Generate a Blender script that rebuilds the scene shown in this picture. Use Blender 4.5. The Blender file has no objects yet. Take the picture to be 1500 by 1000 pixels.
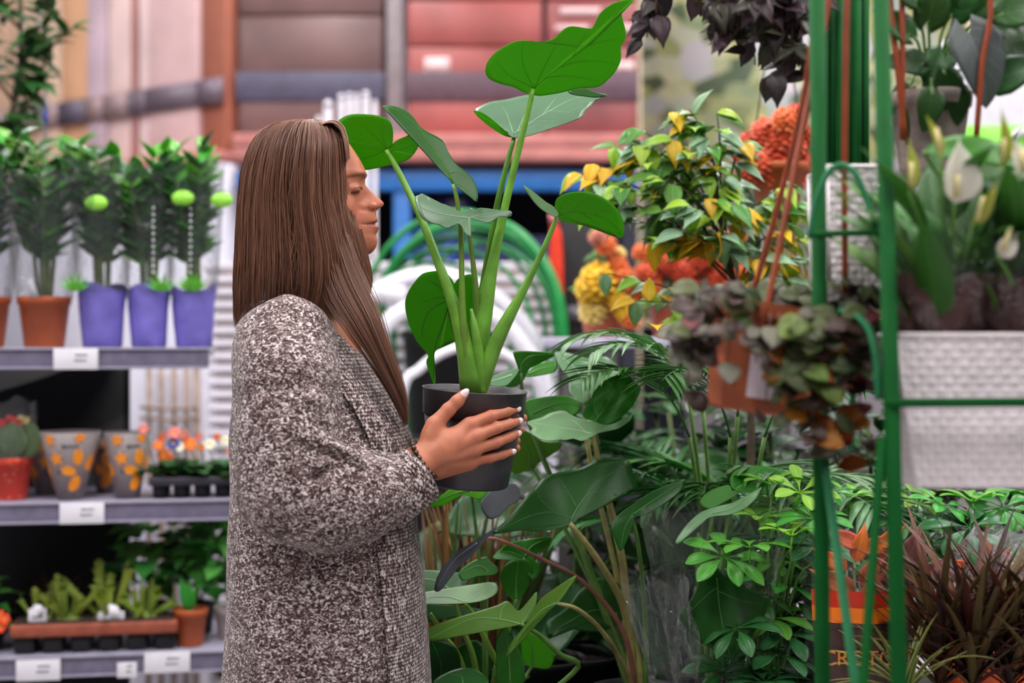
import bpy, bmesh, math, random
import numpy as np
from mathutils import Vector, Matrix, Euler

sc = bpy.context.scene
COL = sc.collection
# ---------------------------------------------------------------- camera
CAM_H = 1.30
FPX = 1500.0 * 50.0 / 36.0          # focal length in pixels of the 1500x1000 frame
cam_d = bpy.data.cameras.new('camera')
cam = bpy.data.objects.new('camera', cam_d)
COL.objects.link(cam)
cam.location = (0, 0, CAM_H)
cam.rotation_euler = (math.pi / 2, 0, 0)
cam_d.lens = 50
cam_d.sensor_width = 36
cam_d.clip_end = 60
cam_d.dof.use_dof = True
cam_d.dof.focus_distance = 2.48
cam_d.dof.aperture_fstop = 1.9
sc.camera = cam
# ---------------------------------------------------------------- world, exposure
w = bpy.data.worlds.new('hall_air'); sc.world = w
w.use_nodes = True
w.node_tree.nodes['Background'].inputs[0].default_value = (1.0, 0.97, 1.0, 1)
w.node_tree.nodes['Background'].inputs[1].default_value = 0.10
sc.view_settings.view_transform = 'Standard'
sc.view_settings.look = 'None'
sc.view_settings.exposure = 0.0
sc.view_settings.gamma = 1.0
sc.view_settings.use_curve_mapping = False
# ---------------------------------------------------------------- hall lamps
def area_light(loc, sx, sy, power, col=(1, 0.965, 0.97), rot=(0, 0, 0)):
    l = bpy.data.lights.new('tube_light', 'AREA')
    l.shape = 'RECTANGLE'; l.size = sx; l.size_y = sy; l.energy = power; l.color = col
    o = bpy.data.objects.new('tube_light', l); COL.objects.link(o)
    o.location = loc; o.rotation_euler = rot
    return o
LAMPS = []
for lx in (-3.2, -0.9, 1.4, 3.7):
    for ly in (0.2, 2.4, 4.6, 6.4):
        LAMPS.append((lx, ly, 4.3))
for lx, ly, lz in LAMPS:
    area_light((lx, ly, lz - 0.07), 0.35, 1.5, 62 if ly < 4 else 45)

# ---------------------------------------------------------------- helpers
R = random.Random(7)
def S(c):                                     # sRGB 0-255 -> linear rgba
    out = []
    for v in c[:3]:
        v = v / 255.0
        out.append(v / 12.92 if v <= 0.04045 else ((v + 0.055) / 1.055) ** 2.4)
    return (*out, 1.0)
def P(x, y, d):                               # where a sight line at (x, y) of the 1500x1000 frame meets distance d
    return Vector(((x - 750.0) / FPX * d, d, CAM_H + (500.0 - y) / FPX * d))
def px(d): return d / FPX                     # metres per pixel at distance d

def tag(o, label=None, cat=None, group=None, kind=None):
    if label: o['label'] = label
    if cat: o['category'] = cat
    if group: o['group'] = group
    if kind: o['kind'] = kind
    return o
def empty(name, loc=(0, 0, 0), label=None, cat=None, group=None, rz=0):
    o = bpy.data.objects.new(name, None); COL.objects.link(o)
    o.location = loc; o.rotation_euler = (0, 0, rz); o.empty_display_size = 0.05
    tag(o, label, cat, group)
    return o
def new_mesh(name, verts, faces, mat=None, smooth=True, uvs=None):
    me = bpy.data.meshes.new(name)
    me.from_pydata([tuple(v) for v in verts], [], faces)
    if uvs is not None:
        ul = me.uv_layers.new(name='UVMap')
        li = np.empty(len(me.loops), dtype=np.int32); me.loops.foreach_get('vertex_index', li)
        ul.data.foreach_set('uv', np.asarray(uvs, dtype=np.float32)[li].ravel())
    if smooth: me.shade_smooth()
    if mat is not None:
        for m in (mat if isinstance(mat, (list, tuple)) else [mat]): me.materials.append(m)
    return me
def link(name, me, parent=None, loc=None, rot=None, scale=None):
    o = bpy.data.objects.new(name, me); COL.objects.link(o)
    if parent is not None:
        o.parent = parent
        if isinstance(parent, bpy.types.Object): PARENT_FIX.append(o) if loc is None and rot is None else None
    if loc is not None: o.location = loc
    if rot is not None: o.rotation_euler = rot
    if scale is not None: o.scale = scale if not isinstance(scale, (int, float)) else (scale,) * 3
    return o
PARENT_FIX = []   # world-space meshes hung under an Empty: cancelled against the parent's place at the end
class MB:
    """collects boxes, tubes, lathes; build() links them as one mesh object"""
    def __init__(s): s.v = []; s.f = []; s.uv = []; s.mi = []
    def add(s, v, f, uv=None, mi=0):
        n = len(s.v); s.v.extend([tuple(p) for p in v]); s.f.extend([tuple(i + n for i in q) for q in f])
        s.uv.extend(uv if uv is not None else [(0.0, 0.0)] * len(v)); s.mi.extend([mi] * len(f)); return s
    def box(s, c, size, rot=None, bev=0.0, mi=0):
        hx, hy, hz = size[0] / 2, size[1] / 2, size[2] / 2
        M = rot if rot is not None else Matrix.Identity(3)
        c = Vector(c)
        if bev <= 0:
            v = [c + M @ Vector((x * hx, y * hy, z * hz)) for x in (-1, 1) for y in (-1, 1) for z in (-1, 1)]
            f = [(0, 1, 3, 2), (4, 6, 7, 5), (0, 4, 5, 1), (2, 3, 7, 6), (0, 2, 6, 4), (1, 5, 7, 3)]
            return s.add(v, f, mi=mi)
        b = min(bev, hx * .49, hy * .49, hz * .49)
        bm = bmesh.new(); bmesh.ops.create_cube(bm, size=1)
        for q in bm.verts: q.co = Vector((q.co.x * 2 * hx, q.co.y * 2 * hy, q.co.z * 2 * hz))
        bmesh.ops.bevel(bm, geom=bm.edges[:], offset=b, segments=2, affect='EDGES', profile=0.5)
        bm.verts.index_update()
        v = [c + M @ q.co for q in bm.verts]; f = [[q.index for q in fc.verts] for fc in bm.faces]
        bm.free(); return s.add(v, f, mi=mi)
    def tube(s, pts, rad, n=8, cap=True, flat=1.0, mi=0, ref=None):
        pts = [Vector(p) for p in pts]; m = len(pts)
        if not hasattr(rad, '__len__'): rad = [rad] * m
        v = []; uv = []; up = None
        for i, p in enumerate(pts):
            t = (pts[min(i + 1, m - 1)] - pts[max(i - 1, 0)])
            if t.length < 1e-9: t = Vector((0, 0, 1))
            t.normalize()
            if up is None:
                up = Vector(ref) if ref is not None else (Vector((0, 1, 0)) if abs(t.y) < 0.9 else Vector((1, 0, 0)))
            up = up - t * up.dot(t)
            if up.length < 1e-6: up = t.orthogonal()
            up.normalize(); sd = t.cross(up)
            for k in range(n):
                a = 2 * math.pi * k / n
                v.append(p + (sd * math.cos(a) + up * math.sin(a) * flat) * rad[i]); uv.append((k / n, i / (m - 1)))
        f = [(i * n + k, i * n + (k + 1) % n, (i + 1) * n + (k + 1) % n, (i + 1) * n + k) for i in range(m - 1) for k in range(n)]
        if cap: f.append(tuple(range(n - 1, -1, -1))); f.append(tuple((m - 1) * n + k for k in range(n)))
        return s.add(v, f, uv, mi)
    def lathe(s, prof, n=32, M=None, mi=0, closed_top=False, closed_bottom=False):
        M = M or Matrix.Identity(4); v = []; uv = []
        m = len(prof)
        for i, (r, z) in enumerate(prof):
            for k in range(n):
                a = 2 * math.pi * k / n
                v.append(M @ Vector((r * math.cos(a), r * math.sin(a), z))); uv.append((k / n, i / max(1, m - 1)))
        f = [(i * n + k, i * n + (k + 1) % n, (i + 1) * n + (k + 1) % n, (i + 1) * n + k) for i in range(m - 1) for k in range(n)]
        if closed_bottom: f.append(tuple(range(n - 1, -1, -1)))
        if closed_top: f.append(tuple((m - 1) * n + k for k in range(n)))
        return s.add(v, f, uv, mi)
    def sphere(s, c, r, nu=12, nv=8, M=None, mi=0):
        c = Vector(c); rr = r if hasattr(r, '__len__') else (r, r, r); v = []; f = []
        M = M or Matrix.Identity(3)
        for i in range(nv + 1):
            th = math.pi * i / nv
            for k in range(nu):
                a = 2 * math.pi * k / nu
                v.append(c + M @ Vector((rr[0] * math.sin(th) * math.cos(a), rr[1] * math.sin(th) * math.sin(a), rr[2] * math.cos(th))))
        f = [(i * nu + k, i * nu + (k + 1) % nu, (i + 1) * nu + (k + 1) % nu, (i + 1) * nu + k) for i in range(nv) for k in range(nu)]
        return s.add(v, f, mi=mi)
    def mesh(s, name, mat, smooth=True):
        me = new_mesh(name, s.v, s.f, mat, smooth, s.uv)
        if any(s.mi): me.polygons.foreach_set('material_index', s.mi)
        return me
    def build(s, name, mat, parent=None, smooth=True, kind=None):
        o = link(name, s.mesh(name, mat, smooth), parent)
        if kind: o['kind'] = kind
        return o
def sharp(o, ang=35):
    """smooth shading with hard edges kept"""
    me = o.data if isinstance(o, bpy.types.Object) else o
    me.shade_smooth()
    bm = bmesh.new(); bm.from_mesh(me)
    for e in bm.edges:
        if len(e.link_faces) == 2 and e.calc_face_angle(0) > math.radians(ang): e.smooth = False
    bm.to_mesh(me); bm.free(); return o
def bez(pts, n=16):
    """Catmull-Rom through points"""
    pts = [Vector(p) for p in pts]
    q = [2 * pts[0] - pts[1]] + pts + [2 * pts[-1] - pts[-2]]
    out = []; segs = len(pts) - 1
    for i in range(n):
        t = i / (n - 1) * segs; k = min(int(t), segs - 1); u = t - k
        a, b, c, d = q[k], q[k + 1], q[k + 2], q[k + 3]
        out.append(0.5 * ((2 * b) + (c - a) * u + (2 * a - 5 * b + 4 * c - d) * u * u + (3 * b - a - 3 * c + d) * u ** 3))
    return out
def lerp(a, b, t): return a + (b - a) * t

# ---------------------------------------------------------------- materials
MATS = {}
class NT:
    def __init__(s, name):
        s.m = bpy.data.materials.new(name); s.m.use_nodes = True; s.t = s.m.node_tree
        s.b = s.t.nodes['Principled BSDF']; s.out = s.t.nodes['Material Output']
    def n(s, kind, **kw):
        q = s.t.nodes.new(kind)
        for k, v in kw.items():
            if k.startswith('i_'):
                key = k[2:]; q.inputs[int(key) if key.isdigit() else key].default_value = v
            else: setattr(q, k, v)
        return q
    def l(s, a, b): s.t.links.new(a, b)
    def math(s, op, a, b=None, clamp=False):
        q = s.n('ShaderNodeMath', operation=op, use_clamp=clamp)
        for i, v in enumerate((a, b)):
            if v is None: continue
            if isinstance(v, (int, float)): q.inputs[i].default_value = v
            else: s.l(v, q.inputs[i])
        return q.outputs[0]
    def mix(s, fac, a, b, typ='MIX'):
        q = s.n('ShaderNodeMix', data_type='RGBA', blend_type=typ)
        for key, v in ((0, fac), (6, a), (7, b)):
            if isinstance(v, (int, float, tuple)): q.inputs[key].default_value = v
            else: s.l(v, q.inputs[key])
        return q.outputs[2]
    def ramp(s, fac, stops, interp='LINEAR'):
        q = s.n('ShaderNodeValToRGB'); q.color_ramp.interpolation = interp
        el = q.color_ramp.elements
        while len(el) < len(stops): el.new(0.5)
        for e, (p, c) in zip(el, stops): e.position = p; e.color = c
        s.l(fac, q.inputs[0]); return q.outputs[0]
    def noise(s, scale, detail=2.0, rough=0.5, vec=None, dist=0.0, col=False):
        q = s.n('ShaderNodeTexNoise'); q.inputs['Scale'].default_value = scale; q.inputs['Detail'].default_value = detail
        q.inputs['Roughness'].default_value = rough; q.inputs['Distortion'].default_value = dist
        if vec is not None: s.l(vec, q.inputs['Vector'])
        return q.outputs[1 if col else 0]
    def coord(s, which='Object'): return s.n('ShaderNodeTexCoord').outputs[which]
    def mapping(s, vec, scale=(1, 1, 1), rot=(0, 0, 0), loc=(0, 0, 0)):
        q = s.n('ShaderNodeMapping'); q.inputs['Scale'].default_value = scale; q.inputs['Rotation'].default_value = rot; q.inputs['Location'].default_value = loc
        s.l(vec, q.inputs[0]); return q.outputs[0]
    def bump(s, h, strength=0.3, dist=0.01):
        q = s.n('ShaderNodeBump'); q.inputs['Strength'].default_value = strength; q.inputs['Distance'].default_value = dist
        s.l(h, q.inputs['Height']); s.l(q.outputs[0], s.b.inputs['Normal']); return q
def mat(name, rgb, rough=0.6, var=0.08, scale=30, bump=0.0, metal=0.0, spec=0.5, coat=0.0, bump_scale=None, srgb=True):
    """plain painted / plastic / wooden surface with slight mottling"""
    if name in MATS: return MATS[name]
    t = NT(name); c = S(rgb) if srgb else (*rgb[:3], 1)
    b = t.b
    nz = t.noise(scale, 3, vec=t.coord())
    dark = tuple(v * (1 - var * 2) for v in c[:3]) + (1,); lite = tuple(min(1, v * (1 + var * 2)) for v in c[:3]) + (1,)
    t.l(t.ramp(nz, [(0.3, dark), (0.7, lite)]), b.inputs['Base Color'])
    b.inputs['Roughness'].default_value = rough; b.inputs['Metallic'].default_value = metal
    b.inputs['Specular IOR Level'].default_value = spec; b.inputs['Coat Weight'].default_value = coat
    if bump > 0: t.bump(t.noise(bump_scale or scale * 2, 3, vec=t.coord()), bump, 0.004)
    MATS[name] = t.m; return t.m
def leaf_mat(name, top, vein=None, rough=0.4, trans=0.35, hue=0.03, val=0.35, spec=0.32, lat=9.0, veinw=0.03, edge=None, trans_col=None, streak=0.0, mott=0.25):
    """leaf: waxy top, light passing through the blade, midrib and side veins laid out on the blade's own UVs"""
    if name in MATS: return MATS[name]
    t = NT(name); b = t.b; c = S(top)
    oi = t.n('ShaderNodeObjectInfo')
    hs = t.n('ShaderNodeHueSaturation')
    nz = t.noise(18, 3, vec=t.coord())
    base = t.mix(t.math('MULTIPLY', nz, mott * 2), c, tuple(v * 0.55 for v in c[:3]) + (1,))
    uv = t.n('ShaderNodeUVMap'); sep = t.n('ShaderNodeSeparateXYZ'); t.l(uv.outputs[0], sep.inputs[0])
    au = t.math('ABSOLUTE', t.math('SUBTRACT', sep.outputs[0], 0.5))
    vc = S(vein) if vein else tuple(min(1, v * 1.9 + 0.02) for v in c[:3]) + (1,)
    mid = t.math('SUBTRACT', 1.0, t.math('DIVIDE', au, veinw), clamp=True)
    if lat:
        w_ = t.math('SINE', t.math('MULTIPLY', t.math('SUBTRACT', sep.outputs[1], t.math('MULTIPLY', au, 0.7)), lat * 6.283))
        latv = t.math('MULTIPLY', t.math('POWER', t.math('ABSOLUTE', w_), 14.0), 0.35)
        latv = t.math('MULTIPLY', t.math('GREATER_THAN', w_, 0.0), latv)
        mid = t.math('MAXIMUM', mid, latv)
    base = t.mix(t.math('MULTIPLY', mid, 0.6), base, vc)
    if edge:
        base = t.mix(t.math('MULTIPLY', t.math('GREATER_THAN', au, 0.30), 0.9), base, S(edge))
    if streak:
        st = t.noise(3, 2, vec=t.mapping(uv.outputs[0], (30, 1.2, 1)))
        base = t.mix(t.math('MULTIPLY', st, streak), base, vc)
    t.l(base, hs.inputs['Color'])
    rnd = oi.outputs['Random']
    t.l(t.math('ADD', 0.5 - hue, t.math('MULTIPLY', rnd, 2 * hue)), hs.inputs['Hue'])
    t.l(t.math('ADD', 1.0 - val, t.math('MULTIPLY', t.math('FRACT', t.math('MULTIPLY', rnd, 7.13)), 2 * val)), hs.inputs['Value'])
    col = hs.outputs[0]
    t.l(col, b.inputs['Base Color']); b.inputs['Roughness'].default_value = rough; b.inputs['Specular IOR Level'].default_value = spec
    bp = t.n('ShaderNodeBump'); bp.inputs['Strength'].default_value = 0.25; bp.inputs['Distance'].default_value = 0.003
    t.l(t.math('ADD', t.math('MULTIPLY', mid, -0.7), t.math('MULTIPLY', nz, 0.5)), bp.inputs['Height']); t.l(bp.outputs[0], b.inputs['Normal'])
    tr = t.n('ShaderNodeBsdfTranslucent')
    tc = t.mix(0.6, col, S(trans_col) if trans_col else tuple(min(1, v * f) for v, f in zip(c[:3], (1.5, 1.7, 0.6))) + (1,))
    t.l(tc, tr.inputs[0])
    mx = t.n('ShaderNodeMixShader'); mx.inputs[0].default_value = trans
    t.l(b.outputs[0], mx.inputs[1]); t.l(tr.outputs[0], mx.inputs[2]); t.l(mx.outputs[0], t.out.inputs[0])
    MATS[name] = t.m; return t.m
def film_mat(name, tint=(235, 240, 245), opacity=0.10, rough=0.12, milky=0.0):
    """clear crinkled plastic film"""
    if name in MATS: return MATS[name]
    t = NT(name)
    tp = t.n('ShaderNodeBsdfTransparent'); tp.inputs[0].default_value = (0.97, 0.98, 0.98, 1)
    b = t.b; b.inputs['Base Color'].default_value = S(tint); b.inputs['Roughness'].default_value = rough; b.inputs['Specular IOR Level'].default_value = 0.8
    fr = t.n('ShaderNodeFresnel'); fr.inputs[0].default_value = 1.45
    nz = t.noise(14, 4, 0.6, vec=t.coord(), dist=1.5)
    bp = t.n('ShaderNodeBump'); bp.inputs['Strength'].default_value = 0.6; bp.inputs['Distance'].default_value = 0.02
    t.l(nz, bp.inputs['Height']); t.l(bp.outputs[0], b.inputs['Normal']); t.l(bp.outputs[0], fr.inputs['Normal'])
    g = t.n('ShaderNodeBsdfGlossy'); g.inputs['Roughness'].default_value = rough; t.l(bp.outputs[0], g.inputs['Normal'])
    m1 = t.n('ShaderNodeMixShader'); m1.inputs[0].default_value = opacity
    t.l(tp.outputs[0], m1.inputs[1]); t.l(b.outputs[0], m1.inputs[2])
    m2 = t.n('ShaderNodeMixShader'); t.l(t.math('MULTIPLY', fr.outputs[0], 0.55, clamp=True), m2.inputs[0])
    t.l(m1.outputs[0], m2.inputs[1]); t.l(g.outputs[0], m2.inputs[2]); t.l(m2.outputs[0], t.out.inputs[0])
    MATS[name] = t.m; return t.m

# ---------------------------------------------------------------- leaves
def blade(L, W, shape='lance', nu=4, nv=10, droop=0.2, fold=0.15, wave=0.0, twist=0.0, seed=0, thick=0.0006, heart=0.0):
    """leaf blade growing from the origin along +Y, face up +Z; returns verts, faces, uvs (two skins with a rim)"""
    rr = random.Random(seed); ph = rr.random() * 6
    def width(t):
        if shape == 'lance': return math.sin(math.pi * t ** 0.75) ** 0.9 * (1 - 0.25 * t)
        if shape == 'oval': return max(0, math.sin(math.pi * min(1, t * 0.97 + 0.02))) ** 0.65
        if shape == 'pointed': return max(0, math.sin(math.pi * t ** 0.62)) ** 0.85 * (1 - t ** 5)
        if shape == 'strap': return min(1, t * 8 + 0.35) * (1 - max(0, (t - 0.35) / 0.65) ** 1.6)
        if shape == 'heart': return (min(1, (t + 0.02) * 5) ** 0.55) * max(0, 1 - t ** 1.7) ** 0.8
        if shape == 'obov': return max(0.04, math.sin(math.pi * min(1, t * 0.985) ** 1.5)) ** 0.7
        return math.sin(math.pi * t)
    v = []; uv = []; cols = 2 * nu + 1
    ang = 0; yy = 0; zz = 0; pts = []
    for j in range(nv + 1):
        t = j / nv
        pts.append((yy, zz, ang)); a2 = droop * (t ** 1.0) * 2.0
        ang = a2; yy += L / nv * math.cos(ang); zz -= L / nv * math.sin(ang)
    for sgn in (1, -1):
        for j in range(nv + 1):
            t = j / nv; y0, z0, a0 = pts[j]; w_ = W * width(t) * 0.5; tw = twist * t
            for k in range(-nu, nu + 1):
                s_ = k / nu; x = s_ * w_; lift = abs(s_) * w_ * fold + wave * W * math.sin(t * 9 + ph + s_ * 2) * abs(s_) ** 1.5
                yb = y0 - heart * W * abs(s_) ** 1.3 * max(0, 1 - t * 3.0)
                xr = x * math.cos(tw) - lift * math.sin(tw); lr = x * math.sin(tw) + lift * math.cos(tw)
                v.append((xr, yb + lr * math.sin(a0), z0 + lr * math.cos(a0) + sgn * thick * 0.5)); uv.append((0.5 + 0.5 * s_, t))
    n = (nv + 1) * cols; f = []
    for j in range(nv):
        for k in range(cols - 1):
            a = j * cols + k
            f.append((a, a + 1, a + cols + 1, a + cols)); f.append((n + a, n + a + cols, n + a + cols + 1, n + a + 1))
    for j in range(nv):
        a = j * cols; f.append((a, a + cols, n + a + cols, n + a)); a = j * cols + cols - 1; f.append((a, n + a, n + a + cols, a + cols))
    return v, f, uv
def blade_mesh(name, mat_, **kw):
    v, f, uv = blade(**kw); return new_mesh(name, v, f, mat_, True, uv)
def aim(base, direction, up=(0, 0, 1), scale=1.0, roll=0.0):
    """matrix taking a blade (+Y length, +Z face) to stand at base along direction"""
    y = Vector(direction).normalized(); u = Vector(up); z = u - y * u.dot(y)
    if z.length < 1e-4: z = y.orthogonal()
    z.normalize(); x = y.cross(z)
    M = Matrix((x, y, z)).transposed()
    if roll: M = M @ Matrix.Rotation(roll, 3, 'Y')
    return Matrix.Translation(Vector(base)) @ (M * scale).to_4x4()
def place(name, me, M, parent):
    """part placed by a world matrix under an (unrotated or rotated) parent"""
    o = bpy.data.objects.new(name, me); COL.objects.link(o); o.parent = parent
    WORLD_M.append((o, M)); return o
WORLD_M = []
def traced_leaf(name, outline, attach, d0, gx=0.0, gy=0.0, bend=0.0, ripple=0.0, mat_=None, parent=None, veins=None, vein_mat=None, tip=None, rings=10, thick=0.0012, sub=3, cup=0.0, dfun=None, vein_r=1.1, center=None):
    """a leaf whose rim runs through sight points, standing at distance d0 at its stalk and leaning gx / gy (m per m) from there"""
    ax, ay = attach; s_ = px(d0)
    pts = [Vector((x, y, 0)) for x, y in outline]
    n = len(pts); rim = []
    for i in range(n):                                            # closed smooth rim
        a, b, c, d = pts[i - 1], pts[i], pts[(i + 1) % n], pts[(i + 2) % n]
        for k in range(sub):
            u = k / sub
            rim.append(0.5 * ((2 * b) + (c - a) * u + (2 * a - 5 * b + 4 * c - d) * u * u + (3 * b - a - 3 * c + d) * u ** 3))
    Rm = max(math.hypot(p.x - ax, p.y - ay) for p in rim) + 1e-6
    ph = (ax * 0.37 + ay * 0.11) % 6.28
    def depth(x, y):
        dx, dy = (x - ax) * s_, (ay - y) * s_; r = math.hypot(x - ax, y - ay) / Rm
        th = math.atan2(y - ay, x - ax)
        d = d0 + gx * dx + gy * dy + bend * r * r + ripple * r * r * math.sin(th * 5 + ph)
        if dfun: d += dfun(x, y)
        return d
    m = len(rim); v = []; uv = []
    if tip is None: tip = max(rim, key=lambda p: math.hypot(p.x - ax, p.y - ay)); tip = (tip.x, tip.y)
    mx, my = tip[0] - ax, tip[1] - ay; ml = math.hypot(mx, my) + 1e-6; mx /= ml; my /= ml
    def uvof(x, y):
        a = ((x - ax) * mx + (y - ay) * my) / ml; b = (-(x - ax) * my + (y - ay) * mx) / ml
        return (0.5 + b * 0.5, a)
    cx, cy = center or (ax, ay)
    v.append(P(cx, cy, depth(cx, cy))); uv.append(uvof(cx, cy))
    for j in range(1, rings + 1):
        q = (j / rings) ** 0.9
        for p in rim:
            x, y = cx + (p.x - cx) * q, cy + (p.y - cy) * q
            v.append(P(x, y, depth(x, y))); uv.append(uvof(x, y))
    f = [(0, 1 + k, 1 + (k + 1) % m) for k in range(m)]
    for j in range(rings - 1):
        a = 1 + j * m
        f += [(a + k, a + m + k, a + m + (k + 1) % m, a + (k + 1) % m) for k in range(m)]
    me = new_mesh(name, v, f, mat_, True, uv)
    o = link(name, me, parent)
    so = o.modifiers.new('thickness', 'SOLIDIFY'); so.thickness = thick; so.offset = 0
    if veins:
        mb = MB()
        for vl in veins:
            q = bez([(x, y, 0) for x, y in vl], 14)
            r0 = vein_r * s_ * (1.25 if vl is veins[0] else 0.75)
            mb.tube([P(p.x, p.y, depth(p.x, p.y) - 0.0006) for p in q], [lerp(r0, r0 * 0.3, i / 13) for i in range(14)], 6)
        link('vein', mb.mesh('vein', vein_mat), o)
    return o, depth
def stalk(pts, rad, mat_, parent, name='petiole', n=10, seg=20):
    """leaf stalk through points with the radii given along it"""
    q = bez(pts, seg); k = len(rad) - 1
    rr = []
    for i in range(seg):
        t = i / (seg - 1) * k; a = min(int(t), k - 1); rr.append(lerp(rad[a], rad[a + 1], t - a))
    return MB().tube(q, rr, n).build(name, mat_, parent)
def text_obj(name, txt, loc, size, mat_, parent=None, rot=(math.pi / 2, 0, 0), extrude=0.0004, align='CENTER'):
    cu = bpy.data.curves.new(name, 'FONT'); cu.body = txt; cu.size = size; cu.extrude = extrude; cu.align_x = align; cu.align_y = 'CENTER'
    o = bpy.data.objects.new(name, cu); COL.objects.link(o); bpy.context.view_layer.update()
    me = bpy.data.meshes.new_from_object(o.evaluated_get(bpy.context.evaluated_depsgraph_get()))
    bpy.data.objects.remove(o); bpy.data.curves.remove(cu)
    me.materials.clear(); me.materials.append(mat_); me.name = name
    M = Matrix.Translation(Vector(loc)) @ Euler(rot).to_matrix().to_4x4()
    return place(name, me, M, parent)
# ================================================================ the hall
m_floor = NT('floor_tiles'); t = m_floor
br = t.n('ShaderNodeTexBrick'); br.offset = 0.0
br.inputs['Scale'].default_value = 1.0; br.inputs['Brick Width'].default_value = 0.6; br.inputs['Row Height'].default_value = 0.6; br.inputs['Mortar Size'].default_value = 0.006
br.inputs['Color1'].default_value = S((176, 172, 172)); br.inputs['Color2'].default_value = S((168, 164, 166)); br.inputs['Mortar'].default_value = S((120, 116, 116))
t.l(t.coord(), br.inputs['Vector']); t.l(br.outputs[0], t.b.inputs['Base Color']); t.b.inputs['Roughness'].default_value = 0.35
def structure(o): o['kind'] = 'structure'; return o
structure(MB().box((0, 4.2, -0.05), (16, 13, 0.1)).build('floor', m_floor.m, smooth=False))
structure(MB().box((0, 10.6, 2.25), (16, 0.15, 4.7)).build('wall_back', mat('wall_paint', (214, 208, 214), 0.8, 0.02, 3), smooth=False))
structure(MB().box((0, 4.2, 4.65), (16, 13, 0.1)).build('ceiling', mat('ceiling_paint', (190, 188, 190), 0.9, 0.02, 3), smooth=False))
lamp_white = mat('lamp_housing', (225, 225, 228), 0.5, 0.01)
tube_m = NT('lamp_tube'); tube_m.b.inputs['Emission Color'].default_value = (1, 0.97, 0.98, 1); tube_m.b.inputs['Emission Strength'].default_value = 6.0
def lamp_meshes():
    h = MB().box((0, 0, 0.03), (0.42, 1.6, 0.06), bev=0.01)
    h.tube([(0, 0.5, 0.06), (0, 0.5, 0.3)], 0.006, 6); h.tube([(0, -0.5, 0.06), (0, -0.5, 0.3)], 0.006, 6)
    tb = MB().tube([(-0.1, -0.75, -0.02), (-0.1, 0.75, -0.02)], 0.013, 8)
    tb2 = MB().tube([(0.1, -0.75, -0.02), (0.1, 0.75, -0.02)], 0.013, 8)
    return h.mesh('housing', lamp_white), tb.mesh('tube', tube_m.m), tb2.mesh('tube', tube_m.m)
_lm = lamp_meshes()
for i, (lx, ly, lz) in enumerate(LAMPS):
    e = empty('ceiling_light', (lx, ly, lz), 'white twin tube lamp hung below the hall ceiling', 'ceiling lamp', 'hall lamps')
    for nm, me in zip(('housing', 'tube', 'tube'), _lm):
        link(nm, me, e, loc=(0, 0, 0))

# ================================================================ far background: pallet rack with wrapped loads
DR = 7.0
sR = px(DR)
blue = mat('rack_blue', (38, 112, 190), 0.45, 0.06)
steel = mat('rack_grey', (128, 116, 120), 0.5, 0.08)
def pbox(x0, y0, x1, y1, d, depth, bev=0.0):
    a = P(x0, y0, d); b = P(x1, y1, d)
    return MB().box(((a.x + b.x) / 2, d + depth / 2, (a.z + b.z) / 2), (abs(b.x - a.x), depth, abs(a.z - b.z)), bev=bev)
rack = empty('pallet_rack', (P(588, 0, DR).x, DR + 0.4, 0), 'blue steel pallet rack with grey upright holding wrapped red loads', 'rack')
zb = P(0, 430, DR).z
pbox(576, 238, 601, 880, DR, 0.10, 0.006).build('upright', blue, rack)
pbox(566, -60, 590, 238, DR + 0.12, 0.10, 0.006).build('upright', steel, rack)
pbox(910, 281, 934, 880, DR, 0.10, 0.006).build('upright', mat('rack_back', (30, 30, 44), 0.8), rack)
pbox(345, 250, 934, 279, DR - 0.02, 0.06, 0.006).build('beam', blue, rack)
pbox(345, 250, 934, 279, DR + 1.0, 0.06, 0.006).build('beam', blue, rack)
MB().box((P(690, 0, DR).x, DR + 1.13, 1.10), (2.4, 0.04, 2.20)).build('back_panel', mat('rack_back', (30, 30, 44), 0.8), rack)  # near-black sheet put in as the darkness of the rack interior
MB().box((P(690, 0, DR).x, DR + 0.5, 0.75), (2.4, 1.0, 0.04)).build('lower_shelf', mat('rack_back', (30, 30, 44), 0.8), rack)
deck = mat('deck_board', (184, 116, 110), 0.7, 0.1, 6)
# deck boards: each long plank lying on the beams
dz0, dz1 = P(0, 238, DR - 0.05).z, P(0, 197, DR - 0.05).z
xs = [P(x, 0, DR).x for x in (346, 940)]
for k in range(2):
    h = (dz1 - dz0) / 2
    for j in range(4):
        MB().box(((xs[0] + xs[1]) / 2, DR + 0.02 + j * 0.28, dz0 + h * (k + 0.5)), (xs[1] - xs[0], 0.25, h * 0.94), bev=0.008).build('deck_plank', deck, rack)
MB().box(((xs[0] + xs[1]) / 2, DR + 0.45, dz0 - 0.028), (xs[1] - xs[0] - 0.1, 0.9, 0.05)).build('deck_shade_strip', mat('deck_dark', (52, 42, 52), 0.8), rack)  # dark strip put in for the shaded gap under the deck
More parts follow.
